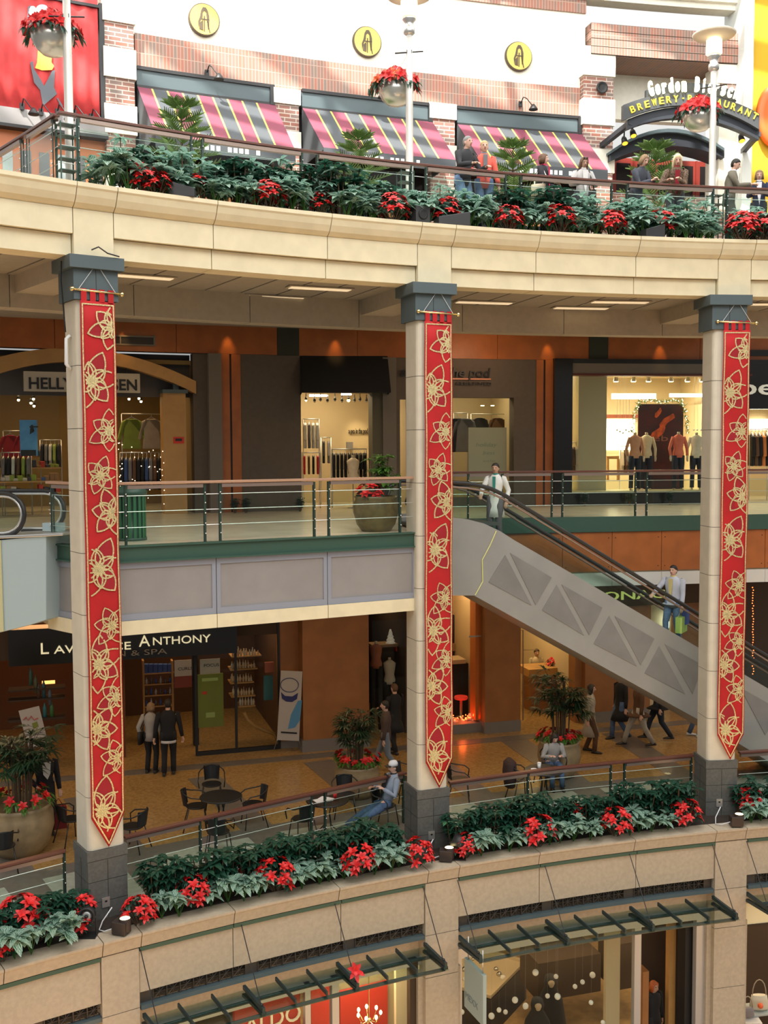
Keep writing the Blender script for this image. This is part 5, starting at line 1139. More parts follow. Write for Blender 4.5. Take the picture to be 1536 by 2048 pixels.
def seg_cable(pts, lab):
    mb = MB().mat(BLACK).tube(pts, .012, 5); tag(part(mb, 'power_cable', None), lab, 'cable')
r_, c, t, bk = COLS[0]; n = -bk
seg_cable([c + n * .46 + t * -.1 + Vector((0, 0, 3.05)), c + n * .5 + t * 0 + Vector((0, 0, 3.10)), c + n * .48 + t * .15 + Vector((0, 0, 3.02)), c + n * .46 + t * .35 + Vector((0, 0, 2.99))], 'black cable looping over the slate capital of the left column')
seg_cable([c - t * .46 + n * .1 + Vector((0, 0, 2.9)), c - t * .47 + n * .1 + Vector((0, 0, 2.6)), c - t * .40 + n * .05 + Vector((0, 0, 1.8))], 'black cable hanging down the left side of the left column')
mb = MB().mat(mat('white_fitting', (.7, .7, .68), .5)); q = c - t * .33 + n * .05; mb.tube([q + Vector((0, 0, 1.75)), q - t * .06 + Vector((0, 0, 1.7)), q - t * .07 + Vector((0, 0, 1.3)), q + Vector((0, 0, 1.22))], .03, 8); tag(part(mb, 'wall_fitting', None), 'white curved fitting on the left side of the left column', 'fitting')
# ================================================================== GROUND LEVEL CANOPIES AND SHOPS
CANM = mat('dark_green_steel', (.03, .05, .055), .4, metal=.4); CGL = glass_mat('canopy_glass', (.80, .88, .84), .06, .08)
def canopy(xa, xb, nb, lab, big):
    a, b = A2.u(xa, 1880, .12), A2.u(xb, 1880, .12); zi, zo = -9.14, -9.13; oi, oo = .10, -.76; ap = lambda u, f, dz=0: A2.P(u, oi + (oo - oi) * f, zi + (zo - zi) * f + dz)
    m_ = ap((a + b) / 2, .5); r = thing('glass_canopy', lab, 'canopy', tuple(m_))
    mb = MB().mat(CANM)
    for k in range(nb + 1):
        u_ = a + (b - a) * k / nb; bg_ = k in big; w = .05 if bg_ else .028; P0, P1 = ap(u_, -.02), ap(u_, 1); d = (P1 - P0); side = Vector((-d.y, d.x, 0)).normalized() * w / 2
        mb.prism([P0 - side, P0 + side, P1 + side, P1 - side], (0, 0, .07)); 
        if bg_: mb.prism([P0 - side * 1.6 + Vector((0, 0, -.12)), P0 + side * 1.6 + Vector((0, 0, -.12)), P1 + side * 1.6 + Vector((0, 0, -.05)), P1 - side * 1.6 + Vector((0, 0, -.05))], (0, 0, .05))
    part(mb, 'cross_bars', r)
    mb = MB().mat(CANM); n = 10
    for f, rad in ((.33, .035), (.93, .035)): mb.tube([ap(a + (b - a) * i / n, f, -.07) for i in range(n + 1)], rad, 8)
    part(mb, 'long_tubes', r)
    mb = MB().mat(CGL).slab(A2, a - .02, b + .02, zi - .02, zi - .008, oo - .08, oi, seg=10); part(mb, 'glass', r)
    for k in big:
        u_ = a + (b - a) * k / nb; mb = MB().mat(BLACK).tube([A2.P(u_ - .05, .08, -8.0), ap(u_, .88, .05)], .009, 5); mb.ball(ap(u_, .88, .08), .03); part(mb, 'support_rod', r)
canopy(285, 849, 9, 'glass and dark steel canopy between the left and middle columns at ground level', (0, 3, 6, 9)); canopy(918, 1424, 9, 'glass and dark steel canopy between the middle and right columns at ground level', (0, 3, 6, 9)); canopy(1492, 1800, 6, 'glass and dark steel canopy at the right edge, ground level', (0, 3, 6))
ZH = -9.6
def G1(mb, xa, xb, z0, z1, o0, o1_): mb.slab(A2, A2.u(xa, 1950, o0), A2.u(xb, 1950, o0), z0, z1, o0, o1_)
SILF = mat('satin_aluminium_frame', (.48, .48, .50), .35, metal=.5)
mb = MB(); 
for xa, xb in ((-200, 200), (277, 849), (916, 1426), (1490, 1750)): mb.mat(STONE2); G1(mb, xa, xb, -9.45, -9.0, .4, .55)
struct(part(mb, 'wall_ground_header', None))
mb = MB().mat(SILF); G1(mb, 916, 1418, ZH - .02, ZH + .17, .28, .42); G1(mb, 1392, 1412, Z1, ZH, .28, .42); G1(mb, 1269, 1282, Z1, ZH, .30, .42); G1(mb, 916, 924, Z1, ZH, .28, .42); struct(part(mb, 'window_8_frame', None))
mb = MB().mat(SHOPGLASS); G1(mb, 924, 1270, Z1, ZH, .34, .352); struct(part(mb, 'window_9', None))
mb = MB().mat(SILF); G1(mb, 610, 621, Z1, ZH + .15, .3, .42); G1(mb, 664, 678, Z1, ZH + .15, .3, .42); G1(mb, 277, 849, ZH + .02, ZH + .15, .3, .42); mb.mat(DBR); G1(mb, 820, 836, Z1, ZH + .15, .28, .42); struct(part(mb, 'window_10_frame', None))
mb = MB().mat(SHOPGLASS); G1(mb, 277, 820, Z1, ZH, .34, .352); struct(part(mb, 'window_10', None))
mb = MB().mat(DBR); G1(mb, 1283, 1392, Z1, ZH, 1.7, 1.8); mb.mat(BLACK); G1(mb, 1370, 1394, Z1, ZH, .5, .8); struct(part(mb, 'wall_ground_recess', None))
mb = MB().mat(YWOOD); G1(mb, 1338, 1351, Z1, ZH, 1.0, 1.15); tag(part(mb, 'door_post', None), 'golden wood door post in the dark ground-level doorway', 'post')
mb = MB().mat(OBROWN); G1(mb, 1286, 1298, Z1, -10.9, .9, 1.2); tag(part(mb, 'wood_display_box', None), 'low orange wood box beside the dark ground-level doorway', 'box')
# left ground shop
mb = MB().mat(mat('shop_red', (.55, .03, .015), .6)); G1(mb, 468, 600, -10.35, -9.6, .5, .6)
sg1 = thing('shop_sign', 'red shop sign with cream lettering behind the left glass canopy', 'sign', tuple(A2.P(A2.u(530, 1990, .5), .5, -10.35))); part(mb, 'sign_board', sg1)
mb = MB().mat(mat('cream_letters', (.7, .6, .35), .5, emit=.3)); pa = A2.hit(488, 2022, .48); pb = A2.hit(580, 1998, .48); text_mb(mb, 'ALDO', (pa.x, pa.y, -10.15), (pb.x - pa.x, pb.y - pa.y, 0), (0, 0, 1), .3, .03, width=1.05); part(mb, 'lettering', sg1, 'cream lettering')
aw = thing('red_awning', 'small red fabric awning under the red shop sign at ground level', 'awning', tuple(A2.P(A2.u(540, 2030, .2), .2, -10.6)))
mb = MB().mat(MATS['shop_red']); ua_, ub_ = A2.u(480, 2030, .2), A2.u(612, 2030, .2); mb.slab(A2, ua_, ub_, -10.72, -10.42, .1, .14); mb.prism([A2.P(ua_, .5, -10.3), A2.P(ub_, .5, -10.3), A2.P(ub_, .1, -10.42), A2.P(ua_, .1, -10.42)], (0, 0, -.02)); part(mb, 'canvas', aw)
mb = MB().mat(mat('beige_shop_panel', (.52, .42, .25), .8)); G1(mb, 678, 800, Z1, ZH + .1, 1.8, 1.9); mb.mat(MATS['shop_red']); G1(mb, 622, 664, Z1, ZH, 1.6, 1.7); G1(mb, 680, 775, Z1, -10.55, 1.7, 1.78); mb.mat(mat('bright_cream', (.8, .68, .45), .8)); G1(mb, 792, 822, Z1, ZH, 1.2, 1.3); mb.mat(DBR); G1(mb, 277, 470, Z1, ZH, 3.0, 3.1); struct(part(mb, 'wall_ground_left_shop', None))
ch = A2.hit(738, 2030, 1.0); cr = thing('chandelier', 'small glowing chandelier in front of the red panel at ground level', 'lamp', tuple(ch))
mb = MB().mat(mat('polished_brass', (.75, .6, .3), .2, metal=1)); mb2 = MB().mat(mat('warm_bulb', (1, .8, .4), .4, emit=14, emcol=(1, .72, .3)))
mb.tube([(0, 0, -.1), (0, 0, 1.0)], .01, 5); mb.ball((0, 0, -.1), .05)
for k in range(7): a = 6.28 * k / 7; e = Vector((math.cos(a) * .22, math.sin(a) * .22, .0)); mb.tube([(0, 0, -.1), e * .6 + Vector((0, 0, -.14)), e], .008, 5); mb2.ball(e + Vector((0, 0, .05)), .028, 8, 6, (1, 1, 1.6))
mb.mat(CHROME)
for k in range(14): a = 6.28 * k / 14; mb.ball((math.cos(a) * .17, math.sin(a) * .17, -.2 - .04 * (k % 3)), .015, 6, 4)
part(mb, 'frame', cr, world=False); part(mb2, 'bulbs', cr, 'warm glowing bulbs', world=False)
RR = random.Random(9); sp_ = thing('poinsettia_ornament', 'single red flower tied to the left glass canopy', 'ornament', tuple(A2.P(A2.u(712, 1945, -.75), -.75, -8.85))); mb = MB(); star(mb, Vector((0, 0, .02)), Vector((.1, -1, .5)), .17, RR); part(mb, 'petals', sp_, world=False)
# blade sign
bs = thing('blade_sign', 'pale blue-grey hanging sign board below the middle glass canopy', 'sign', tuple(A2.P(A2.u(925, 1990, -.3), -.3, -10.2)))
BLP = mat('pale_aqua_board', (.30, .38, .37), .5); ub_ = A2.u(926, 1940, .0)
mb = MB().mat(BLP).prism([A2.P(ub_, -.05, -9.42), A2.P(ub_, -.80, -9.42), A2.P(ub_, -.80, -10.35), A2.P(ub_, -.05, -10.35)], A2.P(ub_ + .07, 0) - A2.P(ub_, 0)); part(mb, 'board', bs, bevel=.005)
mb = MB().mat(STEEL)
for o_ in (-.15, -.72): mb.tube([A2.P(ub_ + .035, o_, -9.42), A2.P(ub_ + .035, o_, -8.99)], .012, 6)
part(mb, 'hanger', bs)
mb = MB().mat(mat('faint_letters', (.16, .2, .22), .5)); pa = A2.P(ub_ - .003, -.1, -10.15); pb = A2.P(ub_ - .003, -.75, -10.15); 
text_mb(mb, 'MEXX', pa, pb - pa, (0, 0, 1), .12, .004, width=.5); part(mb, 'lettering', bs)
# right ground shop interior
def disp_table(p, w, d, h, rz, lab):
    r = thing('display_table', lab, 'table', tuple(p), rz); mb = MB().mat(BLACK).box((0, 0, h / 2), (w, d, h)); part(mb, 'base', r, world=False)
    mb = MB().mat(mat('cream_top', (.55, .42, .25), .5)); mb.box((0, 0, h + .03), (w, d, .02))
    for s in (-1, 1): mb.box((s * (w / 2 - .04), 0, h + .06), (.08, d, .08)); mb.box((0, s * (d / 2 - .04), h + .06), (w - .16, .08, .08))
    part(mb, 'tray', r, world=False); return r
tp = at_z(985, 2010, Z1); disp_table(tp + Vector((-.6, 0, 0)), 2.2, 2.0, .9, -.55, 'black display table with cream tray behind the blade sign')
for k in range(24):
    q = tp + Vector((-.6 + RR.uniform(-.8, .8), RR.uniform(-.7, .7), .96)); mb = MB().mat(mat('silver_trinket', (.5, .45, .35), .2, metal=.8) if k % 2 else mat('pearl', (.75, .7, .6), .2)).ball(q, RR.uniform(.04, .09)); tag(part(mb, 'bauble', None), 'silver and pearl baubles heaped on the black display table', 'ornament', 'baubles on the display table')
def cloak(x, y, h, lab):
    p = at_z(x, y, Z1); r = thing('cloaked_mannequin', lab, 'mannequin', tuple(p)); mb = MB().mat(mat('black_cloak', (.01, .01, .011), .8)).rings([((0, 0, z), (a, 0, 0), (0, b, 0)) for z, a, b in ((.02, .42, .34), (h * .4, .36, .28), (h * .7, .27, .2), (h * .84, .13, .12), (h * .9, .15, .16), (h * .97, .12, .14), (h, .03, .04))], 20); part(mb, 'hooded_cloak', r, world=False)
    mb = MB().mat(mat('pale_face', (.45, .33, .2), .6)).ball((0, -.09, h * .915), .085, 12, 8, (1, 1, 1.3)); part(mb, 'face', r, world=False)
cloak(1074, 2150, 1.75, 'shorter black hooded mannequin in the ground-level window, the left one'); cloak(1100, 2112, 1.9, 'taller black hooded mannequin in the ground-level window, the right one')
for k, (x, y) in enumerate(((1071, 1945), (1165, 1964), (1150, 1973), (1185, 1950), (1182, 2005), (998, 2020), (983, 2032), (1011, 2024), (924, 2024), (1030, 2000), (1095, 1992), (1050, 2014), (1115, 1993), (1206, 2045), (1112, 1953), (1051, 2012))):
    p = A2.hit(x, y, .9 + .25 * (k % 4)); mb = MB().mat(mat('pearl_ball', (.75, .72, .65), .25)).ball(p, .05 if k % 3 else .065); mb.mat(STEEL).tube([p, (p.x, p.y, -9.1)], .001, 3); tag(part(mb, 'hanging_ball', None), 'white pearl balls hanging on threads in the ground-level window', 'ornament', 'pearl balls in the ground-level window')
mb = MB().mat(DBR); q = at_z(1120, 1935, -12.3); mb.box(tuple(q), (1.6, 1.0, .9), .3); mb.box(tuple(q + Vector((1.6, .3, .1))), (1.0, .8, 1.1), .3); tag(part(mb, 'dark_counter', None), 'dark counter at the back of the ground-level shop', 'counter')
mb = MB().mat(mat('cream_shop_panel', (.5, .4, .24), .7)); G1(mb, 1212, 1240, Z1, ZH, 1.3, 1.4); tag(part(mb, 'cream_partition', None), 'cream partition panel behind the glass beside the doorway mullion', 'panel')
# far right bay
mb = MB().mat(mat('lit_cream_sign', (.8, .68, .42), .7, emit=.12)); G1(mb, 1490, 1750, -9.95, -9.35, .5, .6); mb.mat(DBR); G1(mb, 1490, 1750, -9.99, -9.95, .48, .6); G1(mb, 1490, 1750, Z1, -9.99, 3.0, 3.1); struct(part(mb, 'wall_ground_right_shop', None))
def handbag(p, w, h, c_, lab, rz=0):
    r = thing('handbag', lab, 'bag', tuple(p), rz); mb = MB().mat(c_).rings([((0, 0, z), (w * a, 0, 0), (0, w * .35 * a, 0)) for z, a in ((0, .45), (h * .1, .5), (h * .6, .46), (h, .4))], 16); part(mb, 'body', r, world=False)
    mb = MB().mat(mat('bag_strap', (.35, .28, .2), .6)).tube([(w * .35 * math.cos(t), 0, h + w * .8 * math.sin(t)) for t in [PI * k / 8 for k in range(9)]], .012, 6); part(mb, 'handle', r, world=False)
bp_ = A2.hit(1518, 2005, 1.0); handbag(bp_ - Vector((0, 0, .15)), .42, .32, mat('cream_leather', (.6, .52, .38), .5), 'cream handbag with orange flower at the lower right edge'); mb = MB().mat(ORP).ball(bp_ + Vector((-.03, -.17, .02)), .06); tag(part(mb, 'fabric_flower', None), 'orange fabric flower pinned on the cream handbag', 'flower')
mb = MB().mat(mat('glass_shelf', (.35, .38, .36), .2)); G1(mb, 1505, 1700, bp_.z - .19, bp_.z - .16, .8, 1.3); tag(part(mb, 'shelf', None), 'pale shelf under the cream handbag', 'shelf')
bp2 = A2.hit(1495, 2022, .8); handbag(bp2 - Vector((0, 0, .12)), .3, .2, mat('grey_leather', (.2, .17, .17), .5), 'grey folded bag on the white stand at the lower right')
mb = MB().mat(mat('white_stand', (.6, .55, .5), .6)); q = bp2 - Vector((0, 0, .18)); mb.box(tuple(q), (.5, .4, .04)); 
for sx in (-.22, .22):
    for sy in (-.17, .17): mb.box((q.x + sx, q.y + sy, (q.z + Z1) / 2), (.03, .03, q.z - Z1))
tag(part(mb, 'display_stand', None), 'white open display stand at the lower right edge', 'table')
# ================================================================== PEOPLE
SKIN = mat('skin', (.64, .38, .28), .6); SKIN2 = mat('tan_skin', (.46, .27, .18), .6); EYEM = mat('eye_dark', (.02, .015, .01), .3); LIPM = mat('lips', (.38, .10, .08), .5)
JEAN = mat('blue_denim', (.07, .12, .22), .85, noise=.15, nscale=20); JEANL = mat('light_denim', (.15, .24, .40), .85, noise=.15, nscale=20)
def cl(name, c): return mat(name, c, .85, noise=.08, nscale=6)
def ik(a, b, l1, l2, pole):
    a, b = Vector(a), Vector(b); d = b - a; L = min(d.length, (l1 + l2) * .998); d = d.normalized(); x = (l1 * l1 - l2 * l2 + L * L) / (2 * L); h = math.sqrt(max(0, l1 * l1 - x * x)); p = Vector(pole); p = (p - d * p.dot(d)).normalized(); return a + d * x + p * h, a + d * L
def person(lab, loc, face, H=1.72, top=None, legs=None, hair=None, skin=None, lean=0, stride=0, hands=None, female=False, hairlen=0, coat=0, sit=False, headturn=0, headdown=0, shoes=None, extra=None, collar=None, hat=None, feet_fwd=.0, sleeveless=False):
    """local frame: the person faces -Y. face = turn about z. coat = length of the hem below the hips"""
    skin = skin or SKIN; k = H / 1.72; r = thing('person', lab, 'person', tuple(loc), face); V = Vector
    hipz = .90 * k if not sit else .50 * k; hip = V((0, 0, hipz))
    sl, cl_ = math.sin(lean), math.cos(lean)
    def tor(x, y, z): return hip + V((x * k, (y * cl_ - z * sl) * k, (z * cl_ + y * sl) * k))     # torso frame, lean forward (-Y)
    sw = .165 if female else .20; chest = tor(0, 0, .36); neck = tor(0, .0, .56); headc = neck + V((0, (-.02 - .07 * math.sin(lean + headdown)) * k, .135 * k * math.cos(headdown * .5)))
    sh = [tor(s * sw, .01, .49) for s in (-1, 1)]; hp = [hip + V((s * .09 * k, 0, 0)) for s in (-1, 1)]
    if sit: kn = [hip + V((s * .12 * k, -.44 * k, .0)) for s in (-1, 1)]; an = [V((s * .12 * k, (-.46 - feet_fwd) * k, .08 * k)) for s in (-1, 1)]; kn = [ik(hp[i], an[i], .44 * k, .43 * k, (0, -.3, 1))[0] for i in (0, 1)]; an = [ik(hp[i], an[i], .44 * k, .43 * k, (0, -.3, 1))[1] for i in (0, 1)]
    else:
        an = [V((-.10 * k, -stride * k, .08 * k + (0 if stride >= 0 else .04))), V((.10 * k, stride * k, .08 * k + (.05 if stride > .15 else 0)))]; kn = [ik(hp[i], an[i], .43 * k, .42 * k, (0, -1, .1))[0] for i in (0, 1)]; an = [ik(hp[i], an[i], .43 * k, .42 * k, (0, -1, .1))[1] for i in (0, 1)]
    hands = hands or [(-.27, .02, .82), (.27, -.02, .82)]; el = []; wr = []
    for i, s in ((0, -1), (1, 1)):
        e, w = ik(sh[i], V(hands[i]) * k, .29 * k, .26 * k, (s * .5, .8, -.3)); el.append(e); wr.append(w)
    # continuous body: limbs, trunk, neck, head, hands fused by remeshing
    b = MB().mat(skin)
    b.rings([(hip + V((0, 0, -.08 * k)), V((.13, 0, 0)) * k, V((0, .09, 0)) * k), (tor(0, 0, .05), V((.15, 0, 0)) * k, V((0, .10, 0)) * k), (tor(0, 0, .2), V((.12, 0, 0)) * k, V((0, .085, 0)) * k), (chest, V((.15, 0, 0)) * k, V((0, .10, 0)) * k), (tor(0, 0, .48), V((.15, 0, 0)) * k, V((0, .08, 0)) * k), (neck, V((.055, 0, 0)) * k, V((0, .055, 0)) * k), (headc + V((0, .01, -.03)) * k, V((.05, 0, 0)) * k, V((0, .05, 0)) * k)], 14)
    MH = Matrix.Rotation(headturn, 3, 'Z') @ Matrix.Rotation(headdown, 3, 'X')
    hd = lambda x, y, z: headc + MH @ (V((x, y, z)) * k)
    b.rings([(hd(0, -.012, -.105), MH @ V((.025, 0, 0)), MH @ V((0, .03, 0))), (hd(0, -.012, -.085), MH @ V((.045, 0, 0)), MH @ V((0, .055, 0))), (hd(0, -.004, -.045), MH @ V((.062, 0, 0)), MH @ V((0, .078, 0))), (hd(0, 0, 0), MH @ V((.071, 0, 0)), MH @ V((0, .088, 0))), (hd(0, .004, .05), MH @ V((.073, 0, 0)), MH @ V((0, .092, 0))), (hd(0, .006, .09), MH @ V((.055, 0, 0)), MH @ V((0, .07, 0))), (hd(0, .006, .113), MH @ V((.02, 0, 0)), MH @ V((0, .03, 0)))], 16)
    b.rings([(hd(0, -.088, .018), MH @ V((.009, 0, 0)), MH @ V((0, .012, 0))), (hd(0, -.102, -.02), MH @ V((.017, 0, 0)), MH @ V((0, .018, 0))), (hd(0, -.085, -.032), MH @ V((.014, 0, 0)), MH @ V((0, .012, 0)))], 8)
    for s in (-1, 1): b.ball(hd(s * .072, .008, -.005), .024 * k, 8, 6, (.5, .8, 1.2))
    for i, s in ((0, -1), (1, 1)):
        b.tube([sh[i], sh[i].lerp(el[i], .5), el[i], el[i].lerp(wr[i], .4), wr[i]], [.05 * k, .045 * k, .036 * k, .038 * k, .026 * k], 10)
        d = (wr[i] - el[i]).normalized(); side = d.cross(V((0, 0, 1))); side = side.normalized() if side.length > .1 else V((0, -1, 0)); up = side.cross(d).normalized(); pm = wr[i] + d * .05 * k; b.rings([(wr[i], side * .026 * k, up * .02 * k), (pm, side * .04 * k, up * .018 * k), (wr[i] + d * .09 * k, side * .038 * k, up * .016 * k)], 8)
        for j, (o_, l_) in enumerate(((-.030, .062), (-.010, .075), (.010, .070), (.029, .055))):
            q = wr[i] + d * .085 * k + side * o_ * k; b.tube([q, q + d * l_ * .45 * k - up * .004, q + d * l_ * .8 * k - up * .025 * k, q + d * l_ * .85 * k - up * .045 * k], [.0105 * k, .0105 * k, .0095 * k, .008 * k], 6)
        q = wr[i] + d * .03 * k - side * .03 * k * s; b.tube([q, q + d * .03 * k - side * .025 * k * s - up * .01, q + d * .055 * k - side * .028 * k * s - up * .025 * k], [.014 * k, .012 * k, .009 * k], 6)
        b.tube([hp[i] + V((0, 0, .03)), hp[i].lerp(kn[i], .5), kn[i], kn[i].lerp(an[i], .35), an[i]], [.085 * k, .072 * k, .05 * k, .052 * k, .034 * k], 10)
        b.rings([(an[i] + V((0, .04, -.02)) * k, V((.03, 0, 0)), V((0, 0, .03))), (an[i] + V((0, -.04, -.04)) * k, V((.035, 0, 0)), V((0, 0, .03))), (an[i] + V((0, -.14, -.055)) * k, V((.03, 0, 0)), V((0, 0, .015)))], 8)
    o = part(b, 'body', r, world=False); md = o.modifiers.new('fuse', 'REMESH'); md.mode = 'VOXEL'; md.voxel_size = .011; md.use_smooth_shade = True
    dg = bpy.context.evaluated_depsgraph_get(); me = bpy.data.meshes.new_from_object(o.evaluated_get(dg)); o.modifiers.clear(); o.data = me
    # face details
    mb = MB().mat(EYEM)
    for s in (-1, 1): mb.ball(hd(s * .029, -.078, .022), .011 * k, 8, 5)
    part(mb, 'eyes', r, world=False); mb = MB().mat(LIPM).ball(hd(0, -.083, -.052), .013 * k, 10, 5, (1.7, .7, .5)); part(mb, 'mouth', r, world=False)
    # hair
    if hair:
        mb = MB().mat(hair); g = .012
        mb.rings([(hd(0, .035, -.06), MH @ V((.058, 0, 0)), MH @ V((0, .045, 0))), (hd(0, .03, -.01), MH @ V((.078, 0, 0)), MH @ V((0, .072, 0))), (hd(0, .014, .045), MH @ V((.083, 0, 0)), MH @ V((0, .092, 0))), (hd(0, .004, .085), MH @ V((.070, 0, 0)), MH @ V((0, .086, 0))), (hd(0, .006, .115), MH @ V((.04, 0, 0)), MH @ V((0, .05, 0))), (hd(0, .006, .125), MH @ V((.01, 0, 0)), MH @ V((0, .015, 0)))], 16)
        if hairlen:
            z1 = -.06 - hairlen
            for s in (-1, 1): mb.rings([(hd(s * .05, -.02, .08), MH @ V((.03, 0, 0)), MH @ V((0, .05, 0))), (hd(s * .072, .0, .0), MH @ V((.022, 0, 0)), MH @ V((0, .06, 0))), (hd(s * .075, .01, -.09), MH @ V((.028, 0, 0)), MH @ V((0, .05, 0))), (hd(s * .065, .02, z1), MH @ V((.02, 0, 0)), MH @ V((0, .03, 0)))], 10)
            mb.rings([(hd(0, .05, .02), MH @ V((.075, 0, 0)), MH @ V((0, .05, 0))), (hd(0, .055, -.09), MH @ V((.085, 0, 0)), MH @ V((0, .035, 0))), (hd(0, .05, z1), MH @ V((.06, 0, 0)), MH @ V((0, .025, 0)))], 12)
        part(mb, 'hair', r, world=False)
    # clothes
    top = top or cl('grey_cloth', (.2, .2, .2)); legs = legs or JEAN; g = 1.0
    mb = MB().mat(top); wd = .150 if female else .175
    base_ = [(tor(0, 0, -.10), wd * 1.02, .125), (tor(0, 0, .06), wd, .12), (tor(0, 0, .2), wd * .88, .108), (tor(0, 0, .34), wd * 1.06, .128), (tor(0, 0, .45), wd * 1.16, .115), (tor(0, 0, .52), wd * .8, .09), (tor(0, -.0, .575), .068, .066)]
    if coat: base_ = [(hip + V((0, .0, -coat)) * 1, (wd * 1.35) , .19 + abs(stride) * .35), (hip + V((0, 0, -coat * .5)), wd * 1.2, .15 + abs(stride) * .15)] + base_
    if sit and coat == 0: base_ = base_[1:]
    mb.rings([(c, V((a, 0, 0)) * k, V((0, bb, 0)) * k) for c, a, bb in base_], 18)
    if not sleeveless:
        for i in (0, 1): mb.tube([sh[i] + (sh[i] - sh[1 - i]) * -.06, sh[i], sh[i].lerp(el[i], .5), el[i], el[i].lerp(wr[i], .5), el[i].lerp(wr[i], .96)], [.06 * k, .068 * k, .060 * k, .052 * k, .048 * k, .040 * k], 12)
    if sleeveless:
        for i in (0, 1): mb.tube([sh[i] + (sh[i] - sh[1 - i]) * -.06, sh[i], sh[i].lerp(el[i], .25)], [.06 * k, .065 * k, .058 * k], 12)
    part(mb, 'coat' if coat > .2 else 'top', r, world=False)
    mb = MB().mat(legs)
    for i in (0, 1): mb.tube([hp[i] + V((0, 0, .10)), hp[i], hp[i].lerp(kn[i], .5), kn[i], kn[i].lerp(an[i], .5), an[i] + V((0, 0, -.01))], [.09 * k, .10 * k, .088 * k, .068 * k, .062 * k, .058 * k], 12)
    mb.rings([(hip + V((0, 0, -.1)) * k, V((.13, 0, 0)) * k, V((0, .1, 0)) * k), (hip + V((0, 0, .02)), V((.155, 0, 0)) * k, V((0, .115, 0)) * k), (hip + V((0, 0, .08)), V((.14, 0, 0)) * k, V((0, .11, 0)) * k)], 16); part(mb, 'trousers', r, world=False)
    for i in (0, 1):
        mb = MB().mat(shoes or mat('black_shoe', (.02, .018, .016), .4)).rings([(an[i] + V((0, .075, -.045)) * k, V((.03, 0, 0)), V((0, .0, .03))), (an[i] + V((0, .03, -.03)) * k, V((.042, 0, 0)), V((0, 0, .05))), (an[i] + V((0, -.07, -.042)) * k, V((.046, 0, 0)), V((0, 0, .036))), (an[i] + V((0, -.16, -.055)) * k, V((.04, 0, 0)), V((0, 0, .023))), (an[i] + V((0, -.20, -.06)) * k, V((.012, 0, 0)), V((0, 0, .012)))], 12); part(mb, 'shoe', r, world=False)
    if collar:
        mb = MB().mat(collar[0]); y = -.128
        mb.prism([tor(-collar[1], y - .006, .53), tor(collar[1], y - .006, .53), tor(collar[1] * .8, y - .012, .30), tor(.01, y - .012, .02 if len(collar) < 3 else collar[2]), tor(-collar[1] * .8, y - .012, .30)], V((0, -.012, 0))); mb.rings([(tor(0, -.01, .535), V((.068, 0, 0)) * k, V((0, .066, 0)) * k), (tor(0, -.01, .595), V((.062, 0, 0)) * k, V((0, .06, 0)) * k)], 14); part(mb, 'shirt_front', r, world=False)
    if hat:
        mb = MB().mat(hat).rings([(hd(0, .0, .04), MH @ V((.092, 0, 0)), MH @ V((0, .1, 0))), (hd(0, .0, .09), MH @ V((.088, 0, 0)), MH @ V((0, .096, 0))), (hd(0, .0, .13), MH @ V((.06, 0, 0)), MH @ V((0, .07, 0))), (hd(0, .0, .145), MH @ V((.01, 0, 0)), MH @ V((0, .015, 0)))], 16); mb.mat(BLACK).prism([hd(-.075, -.07, .05), hd(-.05, -.16, .04), hd(.05, -.16, .04), hd(.075, -.07, .05)], V((0, 0, .012))); part(mb, 'cap', r, 'white cap with dark brim', world=False)
    if extra: extra(r, tor, hd, wr, k)
    return r
def shoulder_bag(m_, side=1, strap=None, size=.3):
    def f(r, tor, hd, wr, k):
        mb = MB().mat(m_); c = tor(side * .24, .03, -.02); mb.rings([(c + Vector((0, 0, z)), Vector((.06, 0, 0)), Vector((0, size / 2, 0))) for z in (-size / 2, 0, size / 2)], 12); mb.mat(strap or m_).tube([c + Vector((0, -.08, size / 2)), tor(side * .17, -.12, .3), tor(side * .12, .0, .55), tor(side * .17, .12, .3), c + Vector((0, .08, size / 2))], .012, 5); part(mb, 'shoulder_bag', r, world=False)
    return f
def rail_person(x, off, face, **kw):
    y = np.interp(x, [900, 1100, 1300, 1430, 1560], [334, 352, 368, 372, 377]); p = R4.P(R4.u(x, y, off), off, Z4); return person(loc=p, face=face, **kw)
HG = mat('grey_hair', (.28, .27, .26), .8); HB = mat('blond_hair', (.55, .40, .18), .7); HBR = mat('brown_hair', (.12, .06, .03), .7); HD = mat('dark_hair', (.02, .014, .01), .6); HL = mat('light_brown_hair', (.26, .16, .08), .7); HPB = mat('pale_blond_hair', (.72, .60, .36), .7)
RH = (1.12)
rail_person(925, .35, .75, lab='grey-haired man in a charcoal jacket leaning on the top railing', H=1.80, top=cl('charcoal_jacket', (.03, .03, .033)), legs=JEANL, hair=HG, lean=.18, hands=[(-.18, -.42, 1.13), (.22, -.40, 1.13)])
def bagb(r, tor, hd, wr, k):
    mb = MB().mat(mat('brown_leather', (.14, .06, .03), .5)).rings([(wr[1] + Vector((0, -.02, z)), Vector((.15, 0, 0)), Vector((0, .06, 0))) for z in (-.38, -.3, -.16)], 12); mb.tube([wr[1] + Vector((-.1, -.02, -.16)), wr[1] + Vector((0, -.02, -.03)), wr[1] + Vector((.1, -.02, -.16))], .01, 5); part(mb, 'handbag', r, 'brown leather handbag', world=False)
rail_person(968, .38, .1, lab='short-haired blonde woman in a coral jacket at the top railing', H=1.78, top=cl('coral_jacket', (.75, .13, .09)), legs=JEAN, hair=HB, female=True, hands=[(-.26, -.22, 1.12), (.28, -.05, .84)], collar=(cl('grey_shirt', (.18, .17, .18)), .045), extra=bagb)
